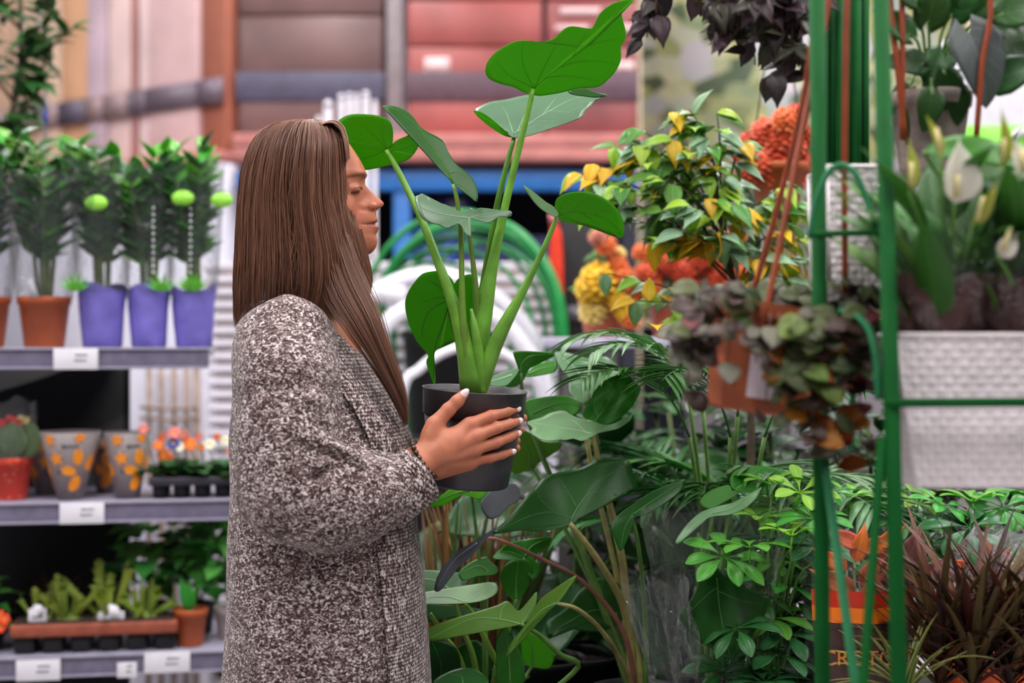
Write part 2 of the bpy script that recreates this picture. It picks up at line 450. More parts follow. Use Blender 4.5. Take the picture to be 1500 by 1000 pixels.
# loads standing on the deck
strap = mat('dark_strap', (74, 70, 92), 0.5, 0.1)
white_card = mat('white_card', (225, 222, 230), 0.6, 0.02)
def load(x0, x1, rgb, name, label, rows, d=DR + 0.1, ytop=-70, cards=()):
    strap = mat('dark_strap', (74, 70, 92)) if x0 < 500 else mat('wine_strap', (88, 62, 74), 0.5, 0.1)
    e = empty(name, (P((x0 + x1) / 2, 0, d).x, d + 0.45, dz1), label, 'pallet load', 'wrapped loads on the rack deck')
    z0 = dz1 + 0.002; z1 = P(0, ytop, d).z
    X0, X1 = P(x0, 0, d).x, P(x1, 0, d).x
    hh = (z1 - z0) / rows; m = mat('load_%d_%d_%d' % rgb, rgb, 0.45, 0.14, 3)
    for k in range(rows):
        MB().box(((X0 + X1) / 2, d + 0.45, z0 + hh * (k + 0.5)), (X1 - X0 - 0.012, 0.85, hh - 0.003), bev=0.015).build('pack', m, e)
    zs0, zs1 = P(0, 147, d).z, P(0, 104, d).z
    MB().box(((X0 + X1) / 2, d + 0.45, (zs0 + zs1) / 2), (X1 - X0 + 0.004, 0.875, zs1 - zs0), bev=0.004).build('strap', strap, e)
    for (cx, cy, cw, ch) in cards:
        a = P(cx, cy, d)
        MB().box((a.x, d + 0.02, a.z), (cw * sR, 0.01, ch * sR)).build('label_highlight', mat('load_card_highlight', (222, 190, 190), 0.6, .03), e)  # pale slabs; on the brick red load they stand for white highlights
load(345, 562, (104, 76, 74), 'wrapped_load', 'dull brown wrapped load with dark strap beside grey upright', 3)
load(594, 796, (150, 74, 70), 'wrapped_load', 'coral red wrapped load with pale label and dark strap', 4, cards=((640, 94, 38, 22),))
load(799, 936, (136, 68, 68), 'wrapped_load', 'brick red wrapped load with painted white highlights nearest the foliage poster', 4, cards=((850, 15, 60, 10), (912, 40, 36, 10), (838, 40, 50, 8), (915, 96, 30, 14)))
# blue cartons below the beam
def carton(x0, y0, x1, y1, d, rgb, label, card=None):
    e = empty('carton', P((x0 + x1) / 2, y1, d), label, 'carton', 'cartons under the rack beam')
    pbox(x0, y0, x1, y1, d, 0.25, 0.004).build('body', mat('carton_%d_%d_%d' % rgb, rgb, 0.6, 0.1, 8), e)
    if card:
        a = P(card[0], card[1], d); MB().box((a.x, d - 0.003, a.z), (card[2] * px(d), 0.006, card[3] * px(d))).build('print', mat('carton_print', (188, 186, 226), 0.6, 0.1, 40), e)
zsh = P(0, 436, DR).z
carton(604, 330, 668, 436, DR + .25, (40, 84, 176), 'bright blue carton with pale print beside the rack upright', (634, 395, 44, 34))
carton(671, 350, 736, 436, DR + .25, (48, 50, 120), 'dark indigo carton with pale print between two cartons', (702, 408, 40, 16))
carton(738, 345, 812, 436, DR + .25, (36, 40, 92), 'navy carton with pale stripe on the dark rack shelf', (775, 420, 60, 12))
carton(640, 290, 690, 329, DR + .45, (60, 58, 128), 'small violet carton stacked behind the bright blue one', (668, 300, 24, 16))
MB().box((P(706, 0, DR).x, DR + 0.5, zsh - 0.03), (P(816, 0, DR).x - P(602, 0, DR).x, 1.0, 0.05)).build('middle_shelf', mat('rack_shelf', (70, 72, 96), 0.7), rack)

# ================================================================ pink boards standing in a row, receding to the left
packA = Vector((P(338, 0, 7.05).x, 7.05, 0)); packB = Vector((P(60, 0, 7.95).x, 7.95, 0))
pk = empty('board_row', (packA + packB) / 2, 'row of tall pink and tan boards held by a mauve band', 'boards')
dirv = (packB - packA); Lp = dirv.length; dirv.normalize(); nrm = Vector((dirv.y, -dirv.x, 0))
if nrm.y > 0: nrm = -nrm
rotp = Matrix((dirv, -nrm, Vector((0, 0, 1)))).transposed()
def along(xp):                                            # where the sight line x meets the row
    a = packA; u = (xp - 750) / FPX
    # (a.x + s*dx) = u*(a.y + s*dy)
    return (u * a.y - a.x) / (dirv.x - u * dirv.y)
segs = [(338, 302, (158, 92, 72)), (301, 226, (218, 182, 182)), (225, 209, (232, 205, 205)), (208, 200, (170, 120, 115)), (199, 164, (228, 198, 194)), (163, 136, (196, 172, 184)), (135, 97, (212, 162, 126)), (96, 62, (214, 184, 160)), (61, 20, (206, 176, 150)), (19, -60, (200, 165, 140))]
for i, (xa, xb, rgb) in enumerate(segs):
    s0, s1 = along(xa), along(xb); cb_ = packA + dirv * (s0 + s1) / 2; c = cb_ + nrm * (0.015 if i % 2 else 0.0)
    MB().box((c.x, c.y + 0.1, 2.25 + 1.15), (abs(s1 - s0) - 0.006, 0.12, 2.3), rot=rotp, bev=0.006).build('board', mat('board_%d_%d_%d' % rgb, rgb, 0.6, 0.06, 4), pk)
    zc = 2.553; bandc = (110, 96, 108) if i != 6 else (84, 80, 100)
    if i >= 4: bandc = (148, 124, 126) if i != 6 else (92, 84, 100)
    MB().box((cb_.x + nrm.x * 0.085, cb_.y + 0.1 + nrm.y * 0.085, zc), (abs(s1 - s0), 0.02, 0.125), rot=rotp).build('band', mat('band_%d' % bandc[0], bandc, 0.5, 0.05), pk)
cc = packA + dirv * (along(338) + along(-60)) / 2
MB().box((cc.x, cc.y + 0.1, 2.22), (along(-60) - along(338), 0.3, 0.06), rot=rotp).build('ledge', deck, pk)
for s_ in (along(330), along(-40)):
    c = packA + dirv * s_
    MB().box((c.x, c.y + 0.1, 1.095), (0.08, 0.2, 2.19), rot=rotp).build('post', mat('white_panel', (214, 212, 226), 0.6, 0.03), pk)
MB().box((cc.x, cc.y + 0.16, 1.095), (along(-60) - along(338), 0.05, 2.19), rot=rotp).build('lower_panel', mat('white_panel', (214, 212, 226), 0.6, 0.03), pk)

# ================================================================ foliage poster on the right
t = NT('foliage_print')
co = t.coord()
vor = t.n('ShaderNodeTexVoronoi'); vor.inputs['Scale'].default_value = 8; t.l(t.mapping(co, (1, 1, 1.3)), vor.inputs['Vector'])
nz = t.noise(3.2, 4, vec=co); mixv = t.math('ADD', t.math('MULTIPLY', vor.outputs['Color'], 0.85), t.math('MULTIPLY', nz, 0.22))
colr = t.ramp(mixv, [(0.24, S((62, 78, 54))), (0.36, S((108, 116, 70))), (0.45, S((158, 158, 100))), (0.53, S((104, 120, 86))), (0.61, S((172, 170, 136))), (0.74, S((138, 152, 146))), (0.88, S((172, 162, 168)))])
t.l(colr, t.b.inputs['Base Color']); t.b.inputs['Roughness'].default_value = 0.5
pb = empty('poster_board', (P(1130, 0, 7.6).x, 7.6, 0), 'large pale board printed with blurred green and cream foliage', 'poster')
pbox(938, -80, 1420, 470, 7.6, 0.04).build('print_panel', t.m, pb)
pbox(934, -80, 939, 900, 7.58, 0.07).build('frame_post', mat('pale_frame', (214, 196, 170), 0.6), pb)
pbox(1418, -80, 1426, 900, 7.58, 0.07).build('frame_post', mat('pale_frame', (214, 196, 170), 0.6), pb)
pbox(939, 470, 1418, 478, 7.6, 0.05).build('frame_rail', mat('pale_frame', (214, 196, 170), 0.6), pb)

# ================================================================ lime sign at the right edge
sg = empty('aisle_sign', P(1475, 700, 4.6), 'white aisle sign with lime green field and white ring', 'sign')
pbox(1380, 60, 1620, 262, 4.6, 0.03, 0.004).build('board', white_card, sg)
pbox(1382, 184, 1618, 248, 4.592, 0.008).build('field', mat('lime', (122, 205, 56), 0.5, 0.03), sg)
ring = MB(); c = P(1503, 216, 4.585); rr_ = 24 * px(4.6)
ring.tube([c + Vector((rr_ * math.cos(a), 0, rr_ * math.sin(a))) for a in [0.9 + 4.7 * i / 30 for i in range(31)]], 6.5 * px(4.6), 8)
ring.build('ring_mark', white_card, sg)
pbox(1395, 262, 1405, 1080, 4.605, 0.02).build('post', mat('post_grey', (150, 148, 155), 0.5), sg)
pbox(1595, 262, 1605, 1080, 4.605, 0.02).build('post', mat('post_grey', (150, 148, 155), 0.5), sg)

# ================================================================ white slatted panel, canes, arches and hoops behind the woman
white_wood = mat('white_wood', (222, 216, 226), 0.6, 0.05, 12)
brown_wood = mat('gap_wood', (128, 104, 92), 0.8, 0.2, 14)
DS = 5.4
sp = empty('slatted_panel', P(560, 0, DS + .03) * 1.0, 'white slatted garden panel on brown frame standing behind the hoops', 'garden panel')
sp.location = (P(560, 0, DS).x, DS, 0)
ztop = P(0, 384, DS).z
k = 0; z = ztop
while z > 0.12:
    MB().box((P(562, 0, DS).x + (k % 3 - 1) * 0.004, DS, z - 0.016), (P(826, 0, DS).x - P(300, 0, DS).x, 0.02, 0.032), bev=0.004).build('slat', white_wood, sp)
    z -= 0.0485; k += 1
for xx in (303, 440, 560, 690, 822):
    MB().box((P(xx, 0, DS).x, DS + 0.03, ztop / 2), (0.05, 0.03, ztop)).build('post', white_wood, sp)
MB().box((P(562, 0, DS).x, DS + 0.055, ztop / 2), (P(824, 0, DS).x - P(302, 0, DS).x, 0.02, ztop - 0.02)).build('backing', brown_wood, sp)
# picket edging standing behind her head
pf = empty('picket_fence', (P(505, 0, 5.9).x, 5.9, 0), 'white rounded picket fence panel standing behind the slatted panel', 'fence')
for xx, yy, w_ in ((467, 174, 8), (481, 153, 13), (500, 142, 9), (512, 140, 9), (523, 141, 8), (536, 138, 10), (549, 150, 7)):
    a = P(xx, yy, 5.9); ww = w_ * px(5.9)
    MB().box((a.x, 5.9, a.z / 2), (ww, 0.02, a.z), bev=0.006).tube([(a.x, 5.89, a.z), (a.x, 5.91, a.z)], ww / 2, 12).build('picket', white_wood, pf)
for zz in (0.5, 1.6): MB().box((P(509, 0, 5.9).x, 5.92, zz), (0.26, 0.02, 0.06)).build('rail', white_wood, pf)
# canes in front of a white board
cb = empty('cane_stand', (P(235, 0, 5.0).x, 5.0, 0), 'white board with brown bamboo canes standing against it', 'cane stand')
MB().box((P(240, 0, 5.05).x, 5.05, 0.62), (P(302, 0, 5).x - P(170, 0, 5).x, 0.03, 1.24), bev=0.004).build('board', mat('white_panel', (214, 212, 226), 0.6, 0.03), cb)
for xx, r_ in ((217, 4), (235, 4), (254, 4), (272, 4), (287, 5)):
    a = P(xx, 532, 4.99); MB().tube([(a.x, 4.99, 0.0), (a.x + 0.004, 4.99, a.z * .5), (a.x, 5.0, a.z)], r_ * px(5), 8).build('cane', mat('cane', (138, 116, 104), 0.6, 0.2, 40), cb)
for yy in (596, 612):
    MB().tube([P(205, yy, 4.975), P(250, yy + 3, 4.97), P(292, yy, 4.975)], 0.006, 6).build('wire', mat('cane', (138, 116, 104), 0.6, 0.2, 40), cb)
# white arches
arch_m = mat('arch_white', (228, 226, 236), 0.4, 0.02)
def arch(pts, r_, d, label):
    e = empty('garden_arch', (P((pts[0][0] + pts[-1][0]) / 2, 0, d).x, d, 0), label, 'garden arch', 'white plastic arches')
    q = [P(x, y, d + 0.02 * i) for i, (x, y) in enumerate(pts)]
    q = [Vector((q[0].x - 0.02, q[0].y, 0.03)), Vector((q[0].x - 0.02, q[0].y, q[0].z * .55))] + q + [Vector((q[-1].x + 0.02, q[-1].y, q[-1].z * .55)), Vector((q[-1].x + 0.02, q[-1].y, 0.03))]
    MB().tube(bez(q, 90), r_, 10, flat=0.6).build('arch_bow', arch_m, e)
    for p in (q[0], q[-1]): MB().box((p.x, p.y, 0.015), (0.09, 0.09, 0.03), bev=0.006).build('foot', arch_m, e)
arch([(520, 470), (545, 432), (600, 406), (655, 404), (712, 425), (762, 468), (800, 530), (822, 610)], 0.028, 4.9, 'tallest white plastic arch with a price card, behind the held plant')
arch([(535, 545), (562, 480), (610, 447), (668, 442), (728, 466), (770, 512), (800, 575)], 0.030, 4.75, 'middle white plastic arch nested below the tallest one')
arch([(588, 585), (615, 540), (660, 512), (710, 508), (762, 535), (792, 590)], 0.016, 4.6, 'lowest slim white plastic arch over dark buckets')
a = P(574, 432, 4.82); MB().box(a, (40 * px(4.8), 0.006, 27 * px(4.8))).build('price_card', white_card)
tag(bpy.data.objects['price_card'], 'white price card hung on the tallest white arch', 'price card')
# dark buckets stacked under the arches
def bucket(xc, y0, d, r0, r1, h, label):
    z = P(0, y0, d).z; X = P(xc, 0, d).x
    e = empty('bucket', (X, d, z), label, 'bucket', 'dark buckets')
    m = mat('black_plastic', (20, 20, 24), 0.45, 0.1)
    M = Matrix.Translation((X, d, z))
    MB().lathe([(0.001, 0), (r0, 0), (r1, h), (r1 + .008, h), (r1 + .008, h + .012), (r1 - .004, h + .012), (r0 - .006, 0.01), (0.001, .01)], 28, M).build('body', m, e)
    MB().tube([(X + (r1) * math.cos(t_), d - 0.5 * r1 * math.sin(t_), z + h - 0.06 * math.sin(t_) * 2) for t_ in [math.pi * i / 16 for i in range(17)]], 0.003, 6).build('handle', steel, e)
for zz, lab in ((1004, 'black bucket at the bottom of the stack under the arches'), (820, 'black bucket in the middle of the stack under the arches'), (636, 'black bucket on top of the stack under the arches')):
    bucket(655, zz, 5.1, 0.13, 0.16, 0.36, lab)
# stool that carries the bucket stack
zst = P(0, 1004, 5.1).z
e = empty('low_stand', (P(655, 0, 5.1).x, 5.1, 0), 'dark low stand under the black buckets', 'stand')
MB().box((P(655, 0, 5.1).x, 5.1, zst - 0.012), (0.4, 0.3, 0.022), bev=0.004).build('top', mat('black_plastic', (20, 20, 24)), e)
# green hoops
gh = mat('hoop_green', (24, 140, 66), 0.4, 0.08); gh2 = mat('hoop_dark', (16, 104, 56), 0.4, 0.08)
for i, (cx, a_, b_, d, r_) in enumerate(((674, 150, 196, 5.00, .011), (684, 140, 178, 5.03, .015), (668, 132, 160, 5.06, .009), (692, 136, 190, 5.09, .014), (660, 122, 142, 5.12, .009), (698, 122, 168, 5.15, .012), (640, 108, 122, 5.18, .008), (706, 108, 150, 5.21, .010))):
    q = []
    for j in range(29):
        th = math.pi * j / 28
        q.append(P(cx - a_ * math.cos(th), 506 - b_ * math.sin(th) ** 0.9, d + 0.10 * math.cos(th)))
    q = [Vector((q[0].x, q[0].y, 0.0)), Vector((q[0].x, q[0].y, 0.7))] + q + [Vector((q[-1].x, q[-1].y, 0.7)), Vector((q[-1].x, q[-1].y, 0.0))]
    o = MB().tube(q, r_, 8).build('garden_hoop', gh if i % 3 != 2 else gh2)
    o.location = (0, 0, 0); tag(o, ('bright' if i % 3 != 2 else 'darker') + ' green plastic plant hoop in the bundle behind the held plant', 'garden hoop', 'bundle of green hoops')
# red tool and black display at the hoops' right
bd = empty('display_board', (P(850, 0, 5.35).x, 5.35, 0), 'black display board behind the yellow flowers', 'display board')
pbox(822, 318, 905, 505, 5.35, 0.03, 0.003).build('panel', mat('black_board', (22, 20, 24), 0.6), bd)
pbox(822, 505, 905, 1020, 5.36, 0.02).build('support', mat('black_board', (22, 20, 24), 0.6), bd)
pbox(832, 448, 866, 470, 5.335, 0.01).build('card', mat('grey_card', (96, 92, 104), 0.6, .2), bd)
tl = empty('hand_tool', P(815, 500, 5.25), 'narrow red plastic tool standing beside the green hoops', 'garden tool')
q = [P(811, 322, 5.25), P(814, 345, 5.25), P(815, 400, 5.25), P(817, 455, 5.25), P(820, 490, 5.25)]
MB().tube(bez(q, 20), [0.010 + 0.016 * math.sin(min(1, i / 14) * 2.4) for i in range(20)], 10, flat=.5).build('blade', mat('tool_red', (226, 58, 30), 0.4), tl)
MB().tube([P(820, 488, 5.25), P(824, 520, 5.25), P(826, 1011, 5.25)], 0.013, 8).build('shaft', mat('tool_shaft', (150, 70, 56), 0.5), tl)
MB().tube([P(811, 312, 5.25), P(811.5, 326, 5.25)], 0.018, 10).build('grip', mat('tool_pink', (214, 120, 124), 0.5), tl)
MB().tube([P(817, 468, 5.235), P(820, 500, 5.235)], 0.012, 8).build('collar', white_card, tl)
# ================================================================ plant shelf on the left
SA = Vector((P(0, 0, 3.70).x, 3.70, 0)); SB = Vector((P(340, 0, 3.80).x, 3.80, 0))
sdir = (SB - SA).normalized(); sback = Vector((-sdir.y, sdir.x, 0))
srot = Matrix((sdir, sback, Vector((0, 0, 1)))).transposed()
def sx_at(xp, back=0.0):
    """distance along the shelf where sight column xp falls, for a line set back from the edge"""
    a = SA + sback * back; u = (xp - 750) / FPX
    return (u * a.y - a.x) / (sdir.x - u * sdir.y)
def on_shelf(xp, back, z=0.0):
    q = SA + sback * back + sdir * sx_at(xp, back); return Vector((q.x, q.y, z))
ZS = [1.3 - 9 * 3.75 / FPX, 1.3 - 236 * 3.7 / FPX, 1.3 - 462 * 3.7 / FPX]
lip_m = mat('shelf_lip', (112, 106, 128), 0.35, 0.08); top_m = mat('shelf_top', (150, 146, 164), 0.4, 0.05)
shelf = empty('shelf_unit', tuple(on_shelf(150, 0.2)), 'grey metal shelf unit with black back panel and price strips', 'shelf unit')
XE = [306, 372, 372]
for i, z in enumerate(ZS):
    s0, s1 = sx_at(-190), sx_at(XE[i]); c = SA + sdir * (s0 + s1) / 2
    MB().box(c + sback * 0.20 + Vector((0, 0, z - 0.012)), (s1 - s0, 0.40, 0.022), srot, 0.003).build('shelf_board', top_m, shelf)
    o = MB().box(c + sback * -0.006 + Vector((0, 0, z - 0.028)), (s1 - s0, 0.012, 0.052), srot, 0.002).build('shelf_edge', lip_m, shelf)
    MB().box(c + sback * -0.014 + Vector((0, 0, z - 0.003)), (s1 - s0, 0.010, 0.007), srot, 0.002).build('edge_rail', top_m, o)
    MB().box(c + sback * -0.014 + Vector((0, 0, z - 0.053)), (s1 - s0, 0.010, 0.006), srot, 0.002).build('edge_rail', top_m, o)
s0, s1 = sx_at(-190, .42), sx_at(182, .42); c = SA + sback * 0.42 + sdir * (s0 + s1) / 2
MB().box(c + Vector((0, 0, 0.64)), (s1 - s0, 0.02, 1.24), srot).build('back_panel', mat('panel_black', (16, 15, 20), 0.7, 0.1), shelf)
for xp, bk in ((-180, .40), (180, .43), (368, .40)):
    p = on_shelf(xp, bk); MB().box((p.x, p.y, 0.63), (0.04, 0.03, 1.26), srot, .003).build('post', mat('panel_black', (16, 15, 20), 0.7), shelf)
MB().box(SA + sdir * (sx_at(-190) + sx_at(372)) / 2 + sback * 0.2 + Vector((0, 0, 0.05)), (sx_at(372) - sx_at(-190), 0.38, 0.10), srot).build('plinth', lip_m, shelf)
# price cards in the strips, each a thing of its own
tick = mat('card_print', (120, 118, 132), 0.7)
for (xc, w_, i, lab, dz) in ((111, 63, 0, 'white price card on the top shelf edge under the terracotta pot', 0), (120, 63, 1, 'white price card on the middle shelf edge under the grey sleeves', 0), (56, 62, 2, 'white price card on the bottom shelf edge under the white tags', -.004), (245, 66, 2, 'white price card on the bottom shelf edge under the terracotta pot', 0.004), (186, 28, 2, 'small white price tab between two larger cards', -.012)):
    p = on_shelf(xc, -0.022, ZS[i] - 0.029 + dz); e = empty('price_card', tuple(p), lab, 'price card', 'price cards on the shelf edges')
    MB().box(p, (w_ * 1.78e-3, 0.002, 0.055 if w_ > 40 else .04), srot, 0.0006).build('card', white_card, e)
    for k in range(2):
        q = p + sdir * (w_ * 0.5e-3) * (0.35 if k else 0.45) + sback * -0.0016 + Vector((0, 0, 0.010 - k * 0.014))
        MB().box(q, (w_ * 0.0005, 0.001, 0.004), srot).build('print', tick, e)

# ---------------------------------------------------------------- generic pots and leaf prototypes
terra = mat('terracotta_plastic', (178, 86, 42), 0.5, 0.06, 20); blackp = mat('black_plastic', (20, 20, 24), 0.45, 0.1)
purple = mat('purple_wrap', (112, 102, 186), 0.55, 0.1, 16, bump=0.5, bump_scale=26)
def pot_prof(rb, rt, h, lip=0.006, lh=0.02):
    return [(0.001, 0), (rb * .96, 0), (rb, .003), (rt - lip * .6, h - lh), (rt, h - lh), (rt + lip * .3, h - .002), (rt, h), (rt - .004, h), (rt - lip - .003, h - lh * .9), (lerp(rb, rt, .6) - .004, h * .6), (0.001, h * .86)]
def add_pot(parent, p, rb, rt, h, m, soil=True, name='pot', n=32):
    M = Matrix.Translation(p)
    o = MB().lathe(pot_prof(rb, rt, h), n, M).build(name, m, parent)
    if soil: MB().lathe([(0.001, h * .90), (rt * .6, h * .91), (rt - .008, h * .88)], 20, M).build('soil', soil_m2, parent)
    return o
soil_m2 = mat('soil', (58, 42, 34), 0.95, 0.5, 90, bump=0.8, bump_scale=160)
zz_m = leaf_mat('zz_leaf', (52, 112, 44), rough=0.3, trans=0.25, hue=0.02, val=0.4, lat=0, spec=.6)
zz_l = leaf_mat('zz_leaf_young', (92, 170, 56), rough=0.35, trans=0.35, hue=0.02, val=0.3, lat=0)
zz_leafs = [blade_mesh('leaf', zz_m, L=.092, W=.044, shape='pointed', nu=2, nv=6, droop=.25, fold=.25, seed=i) for i in range(3)] + [blade_mesh('leaf', zz_l, L=.086, W=.040, shape='pointed', nu=2, nv=6, droop=.2, fold=.25, seed=9)]
zstem = mat('zz_stem', (92, 108, 58), 0.5, 0.15)
film = film_mat('clear_film', opacity=0.035)
def zz_plant(e, base, height, spread, nst, rnd, young=.3, rmax=.07):
    for s_ in range(nst):
        a = 2 * math.pi * (s_ + rnd.random() * .6) / nst; h = height * rnd.uniform(.72, 1.0); r_ = spread * rnd.uniform(.4, 1)
        q = [base + Vector((0.015 * math.cos(a), 0.015 * math.sin(a), 0)), base + Vector((r_ * .45 * math.cos(a), r_ * .45 * math.sin(a), h * .5)), base + Vector((r_ * math.cos(a), r_ * math.sin(a), h))]
        c = bez(q, 14); MB().tube(c, [lerp(.006, .0025, i / 13) for i in range(14)], 6).build('stem', zstem, e)
        for i in range(4, 14):
            for sd in (-1, 1):
                tdir = (c[min(13, i + 1)] - c[i - 1]).normalized(); side = Vector((-math.sin(a + .7), math.cos(a + .7), 0)) * sd
                d = (side * .9 + tdir * .8 + Vector((rnd.uniform(-.3, .3), rnd.uniform(-.3, .3), rnd.uniform(-.1, .3)))).normalized()
                me = zz_leafs[3] if (i > 10 and rnd.random() < young + .2) or rnd.random() < young * .3 else rnd.choice(zz_leafs[:3])
                place('leaf', me, aim(c[i], d, (rnd.uniform(-.3, .3), -0.5, 1), rnd.uniform(.75, 1.1)), e)
def sleeve(e, p, r0, r1, z0, z1, rnd, name='sleeve', m=None, n=40, jag=0.01):
    v = []; rows_ = 8
    for j in range(rows_ + 1):
        u = j / rows_
        for k in range(n):
            a = 2 * math.pi * k / n; r_ = lerp(r0, r1, u ** .8) * (1 + .035 * math.sin(3 * a + p.x * 9) * u + .02 * math.sin(7 * a + 2 * u))
            v.append(p + Vector((r_ * math.cos(a), r_ * math.sin(a), lerp(z0, z1, u) + (jag * math.sin(5 * a) if j == rows_ else 0))))
    f = [(i * n + k, i * n + (k + 1) % n, (i + 1) * n + (k + 1) % n, (i + 1) * n + k) for i in range(rows_) for k in range(n)]
    return MB().add(v, f).build(name, m or film, e)
rnd = random.Random(5)
lime_m = mat('lime_print', (150, 222, 70), 0.5, 0.05)
print_leaf = blade_mesh('printed_leaf', mat('aloe_print', (98, 190, 52), 0.5, 0.15, 30), L=.055, W=.011, shape='lance', nu=1, nv=5, droop=-.15, fold=.1)
sh_px = 3.78 / FPX
# terracotta potted plants
for (xc, lab) in ((65, 'leafy plant in terracotta pot with a paper tag, inside a clear sleeve'), (-24, 'leafy plant in an untagged terracotta pot, inside a clear sleeve'),):
    p = on_shelf(xc, 0.10, ZS[0]); e = empty('potted_zz_plant', tuple(p), lab, 'potted plant', 'terracotta potted plants on the top shelf')
    add_pot(e, p, .052, .070, .136, terra)
    zz_plant(e, p + Vector((0, 0, .12)), .43, .090, 9, rnd)
    sleeve(e, p, .072, .105, .13, .46, rnd)
    if xc == 65:
        q = p + Vector((-.012, -.062, .155)); MB().box(q, (.020, .0015, .055), Matrix.Rotation(-.35, 3, 'Y')).build('plant_tag', white_card, e)
        MB().box(q + Vector((.004, -.001, -.022)), (.021, .0015, .018), Matrix.Rotation(-.35, 3, 'Y')).build('tag_band', mat('teal', (80, 160, 170), .5), e)
# purple wrapped plants
for (xc, w_, lab) in ((150, 72, 'purple wrapped pot beside the terracotta pot, dark leaves in a clear sleeve'), (218, 64, 'purple wrapped pot standing between two other purple pots'), (284, 68, 'purple wrapped pot at the shelf end with a full aloe print')):
    p = on_shelf(xc, 0.09, ZS[0]); r_ = w_ / 2 * sh_px * .98; e = empty('wrapped_plant', tuple(p), lab, 'potted plant', 'purple wrapped plants on the top shelf')
    v = []; n = 48; hs = [0, .004, .03, .07, .11, .15, .163]
    for j, h in enumerate(hs):
        for k in range(n):
            a = 2 * math.pi * k / n; rr = r_ * (0.80 + 0.20 * h / .163 - (.05 if j == 0 else 0)) * (1 + .03 * math.sin(5 * a + j) + .018 * math.sin(11 * a + j * 2))
            v.append(p + Vector((rr * math.cos(a), rr * math.sin(a), h + (.012 * math.sin(2 * a + xc) if j >= 5 else 0))))
    f = [(i * n + k, i * n + (k + 1) % n, (i + 1) * n + (k + 1) % n, (i + 1) * n + k) for i in range(len(hs) - 1) for k in range(n)]; f.append(tuple(range(n - 1, -1, -1)))
    MB().add(v, f).build('wrap', purple, e)
    MB().lathe([(0.001, .135), (r_ * .9, .13)], 20, Matrix.Translation(p)).build('soil', soil_m2, e)
    zz_plant(e, p + Vector((0, 0, .13)), .41, .080, 8, rnd, young=.5)
    sleeve(e, p, r_ * 1.02, r_ * 1.40, .15, .50, rnd)
    off = {150: -0.050, 218: 0.050, 284: 0.012}[xc]
    for k in range(9 if xc == 284 else 6):
        a = lerp(-1.25, 1.25, k / (8 if xc == 284 else 5)); d = Vector((math.sin(a), -.25, math.cos(a) * .8 + .15))
        place('printed_leaf', print_leaf, aim(p + Vector((off, -r_ * 1.04, .150)), d, (0, -1, .2), 0.85 + .2 * math.cos(a)), e)
    q = {150: (141, 297), 218: (268, 290), 284: (325, 293)}[xc]
    c = P(q[0], q[1], p.y - r_ * 1.25)
    lm = MB().lathe([(.001, -.001), (.030, -.001), (.030, .001), (.001, .001)], 24, Matrix.Translation(c) @ Matrix.Rotation(math.pi / 2, 4, 'X') @ Matrix.Diagonal((1, .68, 1, 1)))
    lm.build('sleeve_print', lime_m, e)
    if xc != 150:
        dm = MB()
        for k in range(11): dm.sphere(p + Vector((r_ * .55 if xc == 218 else r_ * .15, -r_ * 1.32, .20 + k * .017)), .0035, 8, 6)
        dm.build('sleeve_seam_beads', mat('film_white', (235, 235, 240), .2), e)
# ---------------------------------------------------------------- middle shelf
speck = NT('red_speckled'); t = speck
vv = t.n('ShaderNodeTexVoronoi'); vv.inputs['Scale'].default_value = 70; t.l(t.coord(), vv.inputs['Vector'])
t.l(t.mix(t.math('LESS_THAN', vv.outputs['Distance'], 0.22), S((214, 58, 36)), S((236, 150, 130))), t.b.inputs['Base Color']); t.b.inputs['Roughness'].default_value = .5
p = on_shelf(14, .09, ZS[1]); e = empty('red_potted_plant', tuple(p), 'red speckled pot with red flowers in a clear sleeve', 'potted plant')
add_pot(e, p, .045, .060, .112, speck.m); sleeve(e, p, .061, .070, .105, .265, rnd)
big_leaf = blade_mesh('leaf', leaf_mat('sage_leaf', (112, 132, 92), rough=.5, trans=.3, lat=6), L=.10, W=.085, shape='oval', nu=3, nv=8, droop=.1, fold=.1)
for k in range(4): place('leaf', big_leaf, aim(p + Vector((.02 * (k - 1.5), -.02, .11)), (.35 * (k - 1.5), -.25, 1), (0, -1, .2), rnd.uniform(.8, 1.05)), e)
for dx, dz, c_ in ((-.02, .205, (206, 40, 30)), (.010, .212, (206, 40, 30)), (.028, .205, (206, 40, 30)), (.042, .212, (226, 206, 130)), (-.04, .20, (206, 40, 30))):
    fm = MB()
    for k in range(7): a = k * 2.4; fm.sphere(p + Vector((dx + .010 * math.cos(a), -.02 + .010 * math.sin(a), dz + .006 * math.sin(k))), (.010, .010, .007), 8, 6)
    fm.build('flower', mat('flower_%d_%d_%d' % c_, c_, .6, .15), e)
text_obj('lettering', 'HELLO'[:3] + 'LO', p + Vector((-.045, -.052, .05)), .022, white_card, e, rot=(math.pi / 2, -math.pi / 2, 0)) if False else None
grey_sl = mat('grey_sleeve', (128, 118, 118), .5, .08, 14); orange_p = mat('orange_print', (246, 148, 26), .5, .04); orange_d = mat('orange_print_back', (160, 78, 20), .6, .1)
dark_ink = mat('sleeve_ink', (70, 64, 66), .6)
def star_pts(n=5, r1=1.0, r2=.48):
    return [((r1 if k % 2 == 0 else r2) * math.sin(math.pi * k / n), (r1 if k % 2 == 0 else r2) * math.cos(math.pi * k / n)) for k in range(2 * n)]
